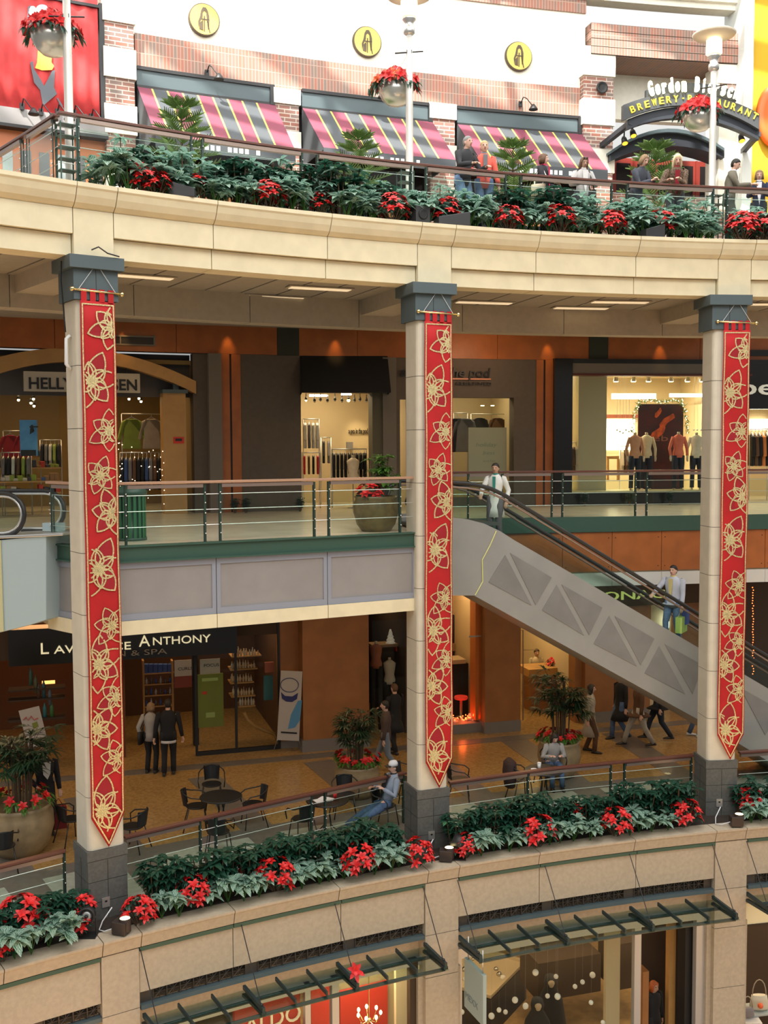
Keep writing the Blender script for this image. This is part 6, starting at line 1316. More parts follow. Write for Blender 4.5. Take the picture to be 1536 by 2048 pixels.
rail_person(1085, .45, 1.2, lab='brown-haired woman with a bright pink scarf and black cardigan at the top railing', H=1.66, top=cl('black_cardigan', (.015, .012, .018)), legs=JEAN, hair=HBR, female=True, hairlen=.02, hands=[(-.2, -.3, 1.05), (.2, -.3, 1.0)], collar=(cl('pink_scarf', (.65, .01, .08)), .05), extra=shoulder_bag(mat('cream_bag', (.6, .5, .35), .6), -1, mat('white_strap', (.7, .7, .65), .6)))
def shades(r, tor, hd, wr, k):
    mb = MB().mat(BLACK)
    for s in (-1, 1): mb.ball(hd(s * .032, -.07, .105), .024 * k, 8, 5, (1.1, .5, .8))
    part(mb, 'sunglasses', r, 'dark sunglasses pushed up on the hair', world=False); shoulder_bag(BLACK, 1)(r, tor, hd, wr, k)
rail_person(1165, .5, .2, lab='dark-haired woman in a pale grey top looking down over the top railing', H=1.66, top=cl('pale_grey_top', (.45, .43, .42)), legs=cl('dark_trousers', (.03, .03, .04)), hair=HBR, skin=SKIN2, female=True, hairlen=.14, headdown=.35, lean=.05, hands=[(-.2, -.32, 1.1), (.18, -.32, 1.1)], collar=(cl('white_tee', (.7, .68, .66)), .06), extra=shades)
rail_person(1270, .38, .55, lab='woman in a slate grey blazer with hands clasped on the top railing', H=1.74, top=cl('slate_blazer', (.06, .065, .085)), legs=cl('black_skirt', (.015, .015, .016)), hair=HL, female=True, hairlen=.03, headdown=.5, lean=.32, coat=.16, hands=[(.05, -.42, 1.14), (.12, -.42, 1.16)])
rail_person(1350, .38, -.1, lab='long-haired blonde woman in a brown patterned jacket leaning on the top railing', H=1.80, top=mat('brown_snake_jacket', (.12, .07, .04), .7, noise=.8, nscale=45), legs=cl('dark_trousers', (.03, .03, .04)), hair=HPB, female=True, hairlen=.16, headdown=.45, lean=.34, hands=[(-.2, -.40, 1.14), (.02, -.42, 1.14)], collar=(cl('red_top', (.3, .02, .03)), .05))
rail_person(1458, .45, 1.15, lab='man in an olive grey jacket reading at the top railing by the right lamp post', H=1.80, top=cl('olive_jacket', (.17, .15, .11)), legs=cl('olive_trousers', (.10, .10, .08)), hair=HD, headdown=.35, lean=.12, hands=[(-.05, -.42, 1.16), (.08, -.42, 1.18)], collar=(cl('white_collar', (.6, .6, .62)), .03), skin=SKIN)
rail_person(1518, .7, -.3, lab='woman in a navy jacket and white shirt at the right edge of the top railing', H=1.66, top=cl('navy_jacket', (.012, .018, .05)), legs=cl('black_skirt', (.015, .015, .016)), hair=HL, female=True, hairlen=.02, headdown=.2, hands=[(-.12, -.36, 1.12), (.1, -.36, 1.12)], collar=(cl('white_shirt', (.75, .72, .75)), .055))
# on the escalator
p = ES.hit(1018, 1075) + ES.n * .62; p.z = ES.z(1018, 1075)
person('woman in a white coat and teal scarf standing at the top of the escalator', (p.x, p.y, ES.hit(1018, 1092).z - .0), -.35, 1.66, cl('white_coat', (.70, .70, .66)), cl('grey_trousers', (.12, .11, .12)), HD, SKIN2, female=True, coat=.32, hands=[(-.24, -.30, 1.04), (.24, -.04, .90)], collar=(cl('teal_scarf', (.03, .22, .17)), .035, .08))
q = ES.hit(1376, 1290) + ES.n * .55
def green_bag(r, tor, hd, wr, k):
    mb = MB().mat(mat('lime_green_bag', (.35, .48, .12), .6)).box(wr[1] + Vector((.02, -.05, -.38)), (.14, .42, .34), .2); mb.mat(mat('blue_bag', (.03, .06, .3), .6)).box(wr[1] + Vector((.04, .1, -.24)), (.1, .25, .3), .2); mb.mat(STEEL).tube([wr[1] + Vector((0, -.15, -.2)), wr[1] + Vector((0, 0, -.04)), wr[1] + Vector((0, .1, -.2))], .006, 4); part(mb, 'shopping_bags', r, 'lime green and blue shopping bags', world=False)
person('man in a pale jacket and yellow shirt with a green shopping bag on the escalator', (q.x, q.y, q.z - .08), -.75, 1.76, cl('pale_blue_jacket', (.50, .52, .60)), JEANL, HD, SKIN, coat=.02, hands=[(-.30, -.34, 1.10), (.26, -.12, .86)], stride=.12, collar=(cl('yellow_shirt', (.62, .52, .22)), .05), extra=green_bag)
# lower level walkers and shoppers
def floor_person(x, y, face, **kw): return person(loc=at_z(x, y, Z2), face=face, **kw)
BKC = cl('black_coat', (.010, .010, .012)); BKT = cl('black_trousers', (.012, .012, .013))
floor_person(303, 1546, PI - .1, lab='woman in a pale grey top seen from behind at the salon door', H=1.68, top=cl('pale_grey_sweater', (.34, .32, .30)), legs=BKT, hair=HL, female=True, hairlen=.02, hands=[(-.26, -.05, .85), (.24, .05, .9)], extra=shoulder_bag(BLACK, 1))
def hem(r, tor, hd, wr, k): mb = MB().mat(cl('white_tee', (.5, .48, .45))).rings([(tor(0, 0, -.16), Vector((.18, 0, 0)), Vector((0, .13, 0))), (tor(0, 0, -.08), Vector((.18, 0, 0)), Vector((0, .128, 0)))], 16); part(mb, 'shirt_hem', r, 'white shirt hem', world=False)
floor_person(338, 1550, PI + .15, lab='man in black seen from behind at the salon door', H=1.80, top=BKC, legs=BKT, hair=HD, hands=[(-.3, -.05, .85), (.3, 0, .85)], extra=hem, stride=.06)
floor_person(1180, 1504, -1.9 + PI, lab='dark-haired woman in a long cream coat walking behind the palm', H=1.72, top=cl('cream_coat', (.40, .36, .29)), legs=cl('brown_trousers', (.10, .05, .025)), hair=HD, female=True, hairlen=.08, coat=.48, stride=.12)
floor_person(1240, 1478, -1.2, lab='person in a long black coat walking under the escalator', H=1.74, top=BKC, legs=JEAN, hair=HD, coat=.40, stride=.18)
floor_person(1276, 1494, -1.5, lab='person in a brown jacket and pale trousers striding under the escalator', H=1.80, top=cl('brown_suede', (.10, .045, .02)), legs=cl('pale_trousers', (.42, .38, .31)), hair=HD, coat=.14, stride=.34)
floor_person(1316, 1480, -1.6, lab='person in black walking behind the one in pale trousers', H=1.78, top=BKC, legs=cl('navy_trousers', (.015, .02, .035)), hair=HD, coat=.10, stride=.30)
floor_person(1388, 1473, 1.5, lab='person in blue jeans beyond the escalator, left of the right column', H=1.75, top=BKC, legs=JEAN, hair=HD, stride=.1, shoes=mat('white_shoe', (.6, .6, .6), .5))
floor_person(790, 1506, -2.4, lab='person in a long black coat at the dark shop left of the middle column', H=1.75, top=BKC, legs=BKT, hair=HBR, coat=.35, stride=.14, hands=[(-.2, -.34, 1.15), (.22, -.3, 1.1)])
floor_person(772, 1546, -1.7, lab='person in faded jeans striding behind the palm beside the middle column', H=1.72, top=cl('brown_top', (.08, .05, .04)), legs=cl('faded_jeans', (.16, .19, .22)), hair=HD, stride=.30)
floor_person(92, 1668, .6, lab='light-haired person in a long black coat beside the left palm pot', H=1.78, top=BKC, legs=BKT, hair=HL, coat=.5, collar=(cl('white_scarf', (.6, .56, .5)), .08, .2), hands=[(-.2, -.2, 1.0), (.25, -.1, .85)])
mb = MB().mat(mat('dark_red_bag', (.18, .01, .01), .6)); q = at_z(118, 1655, Z2); mb.box((q.x, q.y, Z2 + .22), (.3, .2, .44), .4); mb.tube([(q.x - .1, q.y, Z2 + .44), (q.x, q.y, Z2 + .6), (q.x + .1, q.y, Z2 + .44)], .01, 5); tag(part(mb, 'shopping_bag', None), 'dark red shopping bag standing beside the person at the left pot', 'bag')
p = A2.hit(1305, 2100, 1.25); person('person in black with copper red hair in the dark ground-level doorway', (p.x, p.y, Z1 + .65), .6, 1.74, BKC, BKT, mat('copper_hair', (.42, .10, .02), .6), SKIN2, hairlen=.02)
st = MB().mat(DBR).box((p.x, p.y + .2, Z1 + .32), (1.4, 1.2, .64)); tag(part(st, 'stair_block', None), 'dark raised platform inside the ground-level doorway', 'platform')
# ================================================================== CAFE FURNITURE
BMET = mat('black_enamel_metal', (.012, .012, .013), .4)
def chair_proto():
    r = thing('cafe_chair', 'x', 'chair', (0, 0, 0), 0, None); 
    mb = MB().mat(BMET).rings([((0, -.02, .45), (.21, 0, 0), (0, .21, 0)), ((0, -.02, .475), (.21, 0, 0), (0, .21, 0))], 20); part(mb, 'seat', r, world=False, bevel=.005)
    mb = MB().mat(BMET)
    arc = [(.27 * math.cos(t), .02 + .25 * math.sin(t), .70 + .10 * max(0, math.sin(t)) ** 2) for t in [k * PI / 12 for k in range(13)]]
    mb.tube([(.26, -.20, .44), (.28, -.22, .6), (.27, -.12, .68)] + arc + [(-.27, -.12, .68), (-.28, -.22, .6), (-.26, -.20, .44)], .013, 6)
    part(mb, 'arm_hoop', r, world=False)
    mb = MB().mat(BMET); n = 8
    pts = [(.17 * math.cos(t) * 1.1, .03 + .22 * math.sin(t)) for t in [PI * (.2 + .6 * k / n) for k in range(n + 1)]]; base = [(x, y, .50) for x, y in pts]; topb = [(x * 1.15, y * 1.12 + .02, .80) for x, y in pts]
    mb.prism([Vector(b) for b in base[:1] + base[-1:]] + [Vector(topb[-1]), Vector(topb[0])], (0, .004, 0)) if False else None
    k0 = len(mb.v); mb.v += [tuple(q) for q in base] + [tuple(q) for q in topb] + [(x * .97, y - .008, z) for x, y, z in base] + [(x * .97, y - .008, z) for x, y, z in topb]; m = n + 1
    for i in range(n): mb.face([k0 + i, k0 + i + 1, k0 + m + i + 1, k0 + m + i]); mb.face([k0 + 2 * m + i, k0 + 3 * m + i, k0 + 3 * m + i + 1, k0 + 2 * m + i + 1]); mb.face([k0 + m + i, k0 + m + i + 1, k0 + 3 * m + i + 1, k0 + 3 * m + i]); mb.face([k0 + i, k0 + 2 * m + i, k0 + 2 * m + i + 1, k0 + i + 1])
    part(mb, 'backrest', r, world=False)
    for sx, sy in ((-1, -1), (1, -1), (-1, 1), (1, 1)): mb = MB().mat(BMET).tube([(sx * .17, sy * .15 - .02, .45), (sx * .23, sy * .22 + (.0 if sy < 0 else .03), 0)], .012, 6); part(mb, 'leg', r, world=False)
    return r
CH = chair_proto()
def chair(x, y, face, lab):
    p = at_z(x, y, Z2); return place(CH, p, face, 1, lab)
def table(x, y, lab, rad=.42):
    p = at_z(x, y, Z2); r = thing('cafe_table', lab, 'table', tuple(p)); mb = MB().mat(BMET).lathe((0, 0, .70), [(rad - .01, 0), (rad, .008), (rad, .022), (rad - .01, .03)], 32); part(mb, 'tabletop', r, world=False)
    for k in range(4): a = PI / 4 + PI / 2 * k; e = Vector((math.cos(a), math.sin(a), 0)); mb = MB().mat(BMET).tube([e * .12 + Vector((0, 0, .7)), e * .06 + Vector((0, 0, .45)), e * .1 + Vector((0, 0, .2)), e * .30], .012, 6); part(mb, 'leg', r, world=False)
    return p
table(443, 1664, 'round black cafe table on the pale band nearest the left column')
chair(424, 1610, .15, 'black cafe chair behind the left cafe table, facing the railing'); chair(392, 1657, -1.4 + PI, 'black cafe chair on the left side of the left cafe table'); chair(508, 1652, 1.9 + PI, 'black cafe chair on the right side of the left cafe table'); chair(437, 1712, PI, 'black cafe chair in front of the left cafe table, back to the railing')
chair(268, 1700, 1.3 + PI, 'black cafe chair just right of the left column'); chair(142, 1685, -.8 + PI, 'black cafe chair just left of the left column'); chair(8, 1742, .4 + PI, 'black cafe chair in front of the big pot at the left edge')
tp2 = table(655, 1672, 'round black cafe table with drinks in front of the man in the cap')
chair(607, 1684, PI + .5, 'black cafe chair on the left of the table with drinks'); chair(690, 1632, .1, 'black cafe chair behind the table with drinks'); chair(768, 1655, 1.1, 'black cafe chair under the man in the cap'); chair(812, 1600, 1.2, 'black cafe chair partly behind the middle column')
chair(918, 1600, 1.5, 'black cafe chair just right of the middle column, turned sideways')
tp3 = table(1088, 1606, 'round black cafe table in front of the seated woman'); chair(1040, 1600, -1.3 + PI, 'black cafe chair with a brown coat on its back'); chair(1104, 1568, .1, 'black cafe chair under the seated woman')
mb = MB().mat(cl('dark_brown_coat', (.035, .015, .012))); q = at_z(1038, 1600, Z2) + Vector((-.2, .02, .62)); mb.rings([(q + Vector((0, 0, z)), Vector((a, 0, 0)), Vector((0, b, 0))) for z, a, b in ((-.3, .12, .25), (0, .16, .28), (.2, .14, .26), (.26, .06, .2))], 14); tag(part(mb, 'draped_coat', None), 'dark brown coat draped over the back of a cafe chair', 'coat')
p = at_z(1104, 1568, Z2); person('long-haired woman in a pale grey sweater seated writing at a cafe table', tuple(p), .1, 1.65, cl('pale_grey_sweater', (.34, .32, .30)), JEAN, HD, SKIN, sit=True, female=True, hairlen=.14, headdown=.5, lean=.3, hands=[(-.14, -.38, .78), (.12, -.38, .78)])
p = at_z(772, 1655, Z2); person('man in a white cap and black vest leaning back in a cafe chair', tuple(p), -1.25, 1.78, cl('pale_blue_shirt', (.28, .33, .42)), JEAN, HD, SKIN, sit=True, lean=-.30, feet_fwd=.35, headdown=.1, hat=mat('white_cap', (.72, .72, .75), .7), hands=[(-.12, -.2, .78), (.16, -.1, .82)], collar=(cl('black_vest', (.015, .015, .018)), .12))
def cup(p, c1, lab, lidm):
    r = thing('paper_cup', lab, 'cup', tuple(p)); mb = MB().mat(c1).lathe((0, 0, 0), [(.03, 0), (.042, .12)], 16); part(mb, 'cup', r, world=False); mb = MB().mat(lidm).lathe((0, 0, .12), [(.044, 0), (.044, .012), (.036, .02)], 16); part(mb, 'lid', r, world=False)
WP = mat('white_paper', (.75, .75, .75), .7)
cup(tp2 + Vector((.15, .08, .73)), mat('red_cup', (.6, .02, .02), .5), 'red paper cup with white lid on the table by the man in the cap', WP); cup(tp3 + Vector((-.1, .05, .73)), WP, 'white paper cup on the seated woman\'s table', WP)
mb = MB().mat(WP); c = tp2 + Vector((-.08, -.05, .735)); mb.box(tuple(c), (.34, .22, .008), .5); mb.box(tuple(c + Vector((.05, .05, .01))), (.2, .28, .006), 1.1); tag(part(mb, 'newspaper', None), 'open newspaper on the cafe table with drinks', 'newspaper')
mb = MB().mat(WP).lathe(tp3 + Vector((-.22, -.02, .735)), [(.02, 0), (.07, .012), (.07, .016)], 16); tag(part(mb, 'small_plate', None), 'small white plate beside the white paper cup', 'plate')
# green litter bin on the landing
p = at_z(262, 1080, Z3); bn = thing('litter_bin', 'green slatted litter bin on the landing right of the left column', 'bin', tuple(p))
mb = MB().mat(mat('green_bin_paint', (.03, .14, .06), .5))
for k in range(18): a = 6.28 * k / 18; mb.box((math.cos(a) * .26, math.sin(a) * .26, .42), (.014, .05, .76), a)
part(mb, 'slats', bn, world=False); mb = MB().mat(GREENM).lathe((0, 0, 0), [(.28, 0), (.28, .05), (.22, .05), (.22, .78), (.29, .8), (.30, .86), (.24, .94), (.1, .97)], 24); part(mb, 'body', bn, world=False)
# ================================================================== SHOP CONTENTS
for k, (x, y) in enumerate(((278, 554), (548, 595), (640, 578), (968, 606), (1162, 617), (1240, 605), (1512, 609))):
    p = at_z(x, y, 3.0); r = thing('ceiling_light', ('recessed ceiling light in the middle level soffit, %s of seven' % ('first from the left', 'second from the left', 'third from the left', 'fourth from the left', 'fifth from the left', 'sixth from the left', 'last on the right')[k]), 'light', tuple(p), A4.rotz(A4.u(x, y)) - .1)
    mb = MB().mat(BEAM).box((0, 0, .012), (1.3, .34, .02)); part(mb, 'frame', r, world=False); mb = MB().mat(mat('soft_ceiling_glow', (1, .85, .6), .5, emit=.55, emcol=(1, .78, .5))).box((0, 0, -.002), (1.2, .24, .012)); part(mb, 'diffuser', r, 'softly glowing diffuser', world=False)
def garment_proto(m, name, long=.62):
    r = thing(name, 'x', 'clothing', (0, 0, -60)); mb = MB().mat(m); pr = [(-.06, .0), (-.2, -.05), (-.30, -.42), (-.23, -.44), (-.16, -.2), (-.19, -long), (.19, -long), (.16, -.2), (.23, -.44), (.30, -.42), (.2, -.05), (.06, 0)]
    mb.prism([(x, -.035, z) for x, z in pr], (0, .07, 0)); part(mb, 'shirt', r, world=False, bevel=.02); mb = MB().mat(STEEL).tube([(-.15, 0, -.03), (0, 0, .04), (0, 0, .10)], .006, 4).tube([(.15, 0, -.03), (0, 0, .04)], .006, 4); part(mb, 'hanger', r, world=False); return r
GC = {k: garment_proto(cl('fabric_' + k, c), 'hanging_garment') for k, c in dict(black=(.012, .012, .013), white=(.6, .58, .52), green=(.28, .36, .06), red=(.5, .02, .02), grey=(.18, .17, .17), brown=(.12, .06, .03), blue=(.04, .08, .2), cream=(.5, .42, .3), orange=(.6, .2, .05)).items()}
GU = set()
def garment(S, x, y, off, col, rz, lab, grp=None, sc=1):
    p = S.hit(x, y, off); o = GC[col]
    if col in GU: o = copy_tree(GC[col])
    GU.add(col); o.location = p; o.rotation_euler = (0, 0, rz); o.scale = (sc,) * 3; o['label'] = lab
    if grp: o['group'] = grp
    elif 'group' in o: del o['group']
    return o
def rack(S, xa, xb, yt, off, zf, cols, where, front=False, sc=1):
    ua, ub = S.u(xa, yt, off), S.u(xb, yt, off); z = S.z((xa + xb) / 2, yt, off); a, b = S.P(ua, off, z), S.P(ub, off, z)
    r = thing('clothes_rack', 'steel clothes rack ' + where, 'rack', (a.x, a.y, zf)); mb = MB().mat(STEEL).tube([a, b], .014, 6); part(mb, 'rail', r)
    for q in (a, b): mb = MB().mat(STEEL).tube([q, (q.x, q.y, zf)], .014, 6); part(mb, 'upright', r)
    n = max(2, int((b - a).length / (.42 if front else .10)))
    for i in range(n):
        q = a.lerp(b, (i + .5) / n); c_ = cols[i % len(cols)]; o = GC[c_]
        if c_ in GU: o = copy_tree(GC[c_])
        GU.add(c_); o.location = (q.x, q.y, z - .1 * sc); o.rotation_euler = (0, 0, S.rotz(ua) + (0 if front else 1.35)); o.scale = (sc,) * 3; o['label'] = '%s garment hanging on the rack %s' % (c_, where); o['group'] = '%s garments %s' % (c_, where)
# sports shop on the left
rack(W3, 6, 60, 862, 1.6, Z3, ['red', 'red'], 'at the left edge of the sports shop', True); rack(W3, 2, 62, 905, 1.2, Z3, ['grey', 'black', 'white', 'brown', 'green'], 'low in the left of the sports shop'); rack(W3, 80, 122, 880, 2.0, Z3, ['black', 'grey', 'white', 'green'], 'behind the left column in the sports shop')
rack(W3, 243, 322, 828, 1.8, Z3, ['green', 'cream', 'green', 'green'], 'with bright jackets left of the wood pillar', True, 1.25); rack(W3, 240, 322, 905, 1.1, Z3, ['black', 'blue', 'grey', 'brown', 'black'], 'with dark jackets left of the wood pillar', False, 1.3)
po = thing('ski_poster', 'bright blue poster of a ski jumper in the left shop window', 'poster', tuple(W3.hit(57, 905, .6)))
mb = MB().mat(mat('poster_blue', (.03, .18, .55), .5, ncol=(.15, .45, .8), nscale=1.2)); W3px(mb, 40, 75, 840, 912, .6, .64, 1); part(mb, 'panel', po); mb = MB().mat(BLACK)
q = W3.hit(64, 862, .58); mb.rings([(q + Vector((0, 0, .12)), (.03, 0, 0), (0, .004, .03)), (q, (.05, 0, 0), (0, .004, .03)), (q + Vector((-.12, 0, -.1)), (.02, 0, 0), (0, .004, .02))], 8); mb.box(q + Vector((-.05, 0, .1)), (.4, .008, .03)); part(mb, 'jumper_figure', po); mb = MB().mat(BLACK); W3px(mb, 42, 72, 900, 912, .57, .6, 1); part(mb, 'dark_footer', po)
RR = random.Random(77)
fc = [(.5, .05, .03), (.25, .3, .05), (.5, .45, .38), (.06, .06, .08), (.3, .15, .06), (.05, .1, .25)]
for row, (y, off, xs_) in enumerate(((962, .9, range(4, 120, 9)), (935, 1.5, range(4, 120, 9)), (985, .8, range(4, 120, 11)), (912, 2.2, range(8, 118, 10)))):
    sh = MB().mat(YWOOD); slab_px(sh, W3, 0, 122, y, y + 3, off - .2, off + .25, 1); tag(part(sh, 'shelf_board', None), 'wood shelf board in the sports shop, %s of the four' % ('third from the top', 'second from the top', 'lowest', 'topmost')[row], 'shelf')
    for x in xs_:
        p = W3.hit(x + RR.uniform(-1, 1), y, off); i = RR.randrange(6); h = RR.uniform(.06, .2); mb = MB().mat(cl('folded_%d' % i, fc[i])).box(p + Vector((0, 0, h / 2)), (RR.uniform(.09, .13), .3, h), W3.rotz(W3.u(x))); tag(part(mb, 'folded_clothes', None, bevel=.015), 'stack of folded clothes on the shelf boards of the sports shop', 'clothing', 'folded clothes in the sports shop')
for k, (x, y) in enumerate(((37, 800), (62, 806), (67, 798), (68, 812), (258, 798), (278, 797), (322, 790), (282, 803))):
    p = W3.hit(x, y, 1.8); r = thing('track_spotlight', 'small glowing track spotlight %s' % ('inside the sports shop left of the left column' if x < 100 else 'inside the sports shop right of the left column'), 'light', tuple(p), 0, 'sports shop spotlights'); 
    mb = MB().mat(BLACK).rings([((0, 0, .12), (.02, 0, 0), (0, .02, 0)), ((0, 0, .02), (.05, 0, 0), (0, .05, 0))], 10); part(mb, 'housing', r, world=False); mb = MB().mat(mat('warm_bulb', (1, .8, .4))).ball((0, 0, 0), .035, 8, 5); part(mb, 'bulb', r, world=False)
for k in range(46):
    x = RR.choice([RR.uniform(236, 245), RR.uniform(262, 300), RR.uniform(322, 330), RR.uniform(296, 322)]); y = RR.uniform(880, 1015); p = W3.hit(x, y, .75 if x < 322 else -.06); mb = MB().mat(mat('tiny_white_light', (1, .9, .7), .4, emit=6, emcol=(1, .8, .5))).ball(p, .011, 5, 4); tag(part(mb, 'fairy_light', None), 'tiny fairy lights strung in the sports shop window by the wood pillar', 'light', 'sports shop fairy lights')
# maternity shop
def torso_mannequin(S, x, ysh, off, zf, m_, lab, pants=None, rz=0, tall=.62, arms=True, neck=True):
    p = S.hit(x, ysh, off); r = thing('mannequin', lab, 'mannequin', (p.x, p.y, zf), rz); z = p.z - zf; V = Vector; SKM = mat('ivory_mannequin', (.62, .52, .38), .4)
    mb = MB().mat(m_).rings([((0, 0, z - .62), (.15, 0, 0), (0, .11, 0)), ((0, 0, z - .5), (.16, 0, 0), (0, .12, 0)), ((0, 0, z - .36), (.125, 0, 0), (0, .095, 0)), ((0, -.01, z - .16), (.16, 0, 0), (0, .12, 0)), ((0, 0, z - .05), (.17, 0, 0), (0, .10, 0)), ((0, 0, z), (.10, 0, 0), (0, .07, 0)), ((0, 0, z + .03), (.055, 0, 0), (0, .05, 0))], 18)
    if arms:
        for s in (-1, 1): mb.tube([(s * .15, 0, z - .04), (s * .20, .0, z - .18), (s * .25, .01, z - .36), (s * .24, -.05, z - .56)], [.05, .048, .042, .034], 10)
    part(mb, 'blouse', r, world=False)
    mb = MB().mat(SKM).rings([((0, 0, z + .02), (.045, 0, 0), (0, .045, 0)), ((0, 0, z + .09), (.042, 0, 0), (0, .042, 0)), ((0, 0, z + .10), (.03, 0, 0), (0, .03, 0))], 14)
    if arms:
        for s in (-1, 1): mb.rings([((s * .24, -.05, z - .55), (.025, 0, 0), (0, .02, 0)), ((s * .245, -.06, z - .64), (.035, 0, 0), (0, .018, 0)), ((s * .24, -.07, z - .72), (.02, 0, 0), (0, .012, 0))], 8)
    part(mb, 'body', r, world=False)
    if pants:
        mb = MB().mat(pants)
        for s in (-1, 1): mb.tube([(s * .08, 0, z - .56), (s * .09, 0, z - .8), (s * .10, 0, .5), (s * .11, 0, .06)], [.10, .09, .065, .06], 12)
        part(mb, 'trousers', r, world=False); mb = MB().mat(SKM)
        for s in (-1, 1): mb.rings([((s * .11, .04, .03), (.035, 0, 0), (0, 0, .03)), ((s * .11, -.1, .02), (.035, 0, 0), (0, 0, .015))], 8)
        part(mb, 'feet', r, world=False)
    else: mb = MB().mat(STEEL).lathe((0, 0, 0), [(.14, 0), (.14, .02), (.015, .03), (.015, z - .55)], 12); part(mb, 'stand', r, world=False)
rack(W3, 606, 638, 838, 1.5, Z3, ['white', 'grey', 'white'], 'with white blouses at the left of the lit doorway', False, 1.1); rack(W3, 664, 733, 898, .9, Z3, ['black'], 'of black clothes in the lit doorway', False, 1.05); rack(W3, 604, 640, 905, 1.0, Z3, ['red', 'brown', 'black'], 'with dusty red clothes in the lit doorway', False, .8)
rack(W3, 642, 662, 875, 2.4, Z3, ['black', 'grey'], 'deep inside the lit doorway', False)
torso_mannequin(W3, 706, 918, .6, Z3, cl('ivory_blouse', (.75, .62, .42)), 'headless mannequin in a cream top in front of the black clothes rack', None, .2, arms=False)
for k, x in enumerate((612, 629, 641, 655, 670, 684, 697, 709, 720, 733)):
    p = W3.hit(x, 797 + (k % 2) * 2, 1.4 + .05 * k); r = thing('track_spotlight', ('brightest track spotlight in the lit doorway' if k == 6 else 'glowing track spotlight at the left of the lit doorway' if k == 0 else 'small dark track spotlight in the lit doorway'), 'light', tuple(p), 0, 'doorway track spotlights' if k not in (0, 6) else None)
    mb = MB().mat(BLACK).tube([(0, 0, .14), (0, 0, .05)], .012, 5).rings([((0, 0, .05), (.02, 0, 0), (0, .02, 0)), ((0, 0, -.04), (.04, 0, 0), (0, .04, 0))], 10); part(mb, 'housing', r, world=False)
    mb = MB().mat(mat('warm_bulb', (1, .8, .4)) if k in (0, 6) else GREYP).ball((0, 0, -.05), .045 if k == 6 else .03, 8, 5); part(mb, 'bulb', r, world=False)
mb = MB().mat(mat('white_tube_light', (1, 1, 1), .4, emit=5)); slab_px(mb, W3, 620, 656, 789, 793, 1.6, 1.7, 1); slab_px(mb, W3, 684, 703, 786, 790, 1.6, 1.7, 1); tag(part(mb, 'strip_light', None), 'white strip lights at the ceiling of the lit doorway', 'light')
mb = MB().mat(GREYP); slab_px(mb, W3, 693, 706, 884, 898, 3.4, 3.45, 1); tag(part(mb, 'framed_notice', None), 'grey notice on the cream wall inside the lit doorway', 'sign')
light('doorway_wall_spot', 'SPOT', tuple(W3.hit(716, 800, 2.6)), 60, (1, .8, .45), .04, aim=tuple(W3.hit(716, 880, 3.6)))
pn = thing('notice_board', 'tall white notice board with faint handwriting in the maternity shop window', 'sign', tuple(W3.hit(975, 905, .3)))
mb = MB().mat(mat('white_board', (.42, .40, .30), .6)); slab_px(mb, W3, 937, 1013, 855, 960, .3, .34, 1); part(mb, 'board', pn)
mb = MB().mat(mat('faint_green_ink', (.25, .32, .24), .7)); text_on(mb, W3, 952, 994, 893, 885, 'holiday', .295, .004, shear=.2); text_on(mb, W3, 966, 990, 909, 902, 'best', .295, .004, shear=.2); text_on(mb, W3, 965, 990, 924, 919, 'sale', .295, .004, shear=.2); part(mb, 'handwriting', pn)
rack(W3, 907, 935, 826, 1.2, Z3, ['black', 'grey', 'black'], 'left of the white notice board', True, 1.5); rack(W3, 942, 1012, 828, 1.8, Z3, ['black', 'brown'], 'behind the white notice board', True, 1.1)
mb = MB().mat(mat('white_tube_light', (1, 1, 1)))
for x in (965, 985): mb = MB().mat(mat('warm_bulb', (1, .8, .4))); p = W3.hit(x, 812, 1.5); mb.lathe(p, [(.05, 0), (.05, .02)], 12); tag(part(mb, 'downlight', None), 'small downlight above the white notice board, %s one' % ('left' if x == 965 else 'right'), 'light')
# fashion shop with mannequins
mb = MB().mat(mat('cream_column', (.50, .45, .30), .6)); a, b = u3(1157, 850, .8), u3(1213, 850, .8); mb.slab(W3, a, b, Z3 + .3, 2.05, .8, 1.4, 1); tag(part(mb, 'shop_column', None), 'wide pale green-cream column at the left inside the fashion shop window', 'column')
mb = MB().mat(mat('white_display_ledge', (.6, .52, .32), .5)).slab(W3, u3(1145), u3(1478), Z3 + .28, Z3 + .36, .02, 1.2, 4); tag(part(mb, 'display_ledge', None), 'pale display ledge along the bottom of the fashion shop window', 'ledge')
zl = Z3 + .36; MP = cl('mannequin_jeans', (.018, .024, .045))
torso_mannequin(W3, 1270, 872, .5, zl, cl('salmon_top', (.60, .32, .20)), 'headless mannequin in a long salmon top, leftmost in the fashion shop window', MP, .2); torso_mannequin(W3, 1293, 872, .75, zl, cl('cream_blouse', (.72, .62, .42)), 'headless mannequin in a cream blouse, second from the left in the fashion window', MP, -.1)
torso_mannequin(W3, 1357, 871, .5, zl, cl('coral_blouse', (.70, .18, .12)), 'headless mannequin in a coral ruffled blouse, third from the left in the fashion window', MP, .1); torso_mannequin(W3, 1393, 872, .6, zl, cl('white_blouse', (.70, .66, .55)), 'headless mannequin in a white blouse, nearest the right column', MP, -.2)
pt = thing('wall_poster', 'large dark poster with red and orange glowing shapes behind the mannequins', 'poster', tuple(W3.hit(1325, 850, 1.3)))
mb = MB().mat(mat('poster_dark', (.025, .012, .02), .5, ncol=(.09, .01, .01), nscale=2)); slab_px(mb, W3, 1276, 1366, 808, 985, 1.3, 1.34, 1); part(mb, 'panel', pt)
mb = MB().mat(mat('poster_flame', (.45, .07, .01), .5, noise=.5, nscale=6, emit=.15))
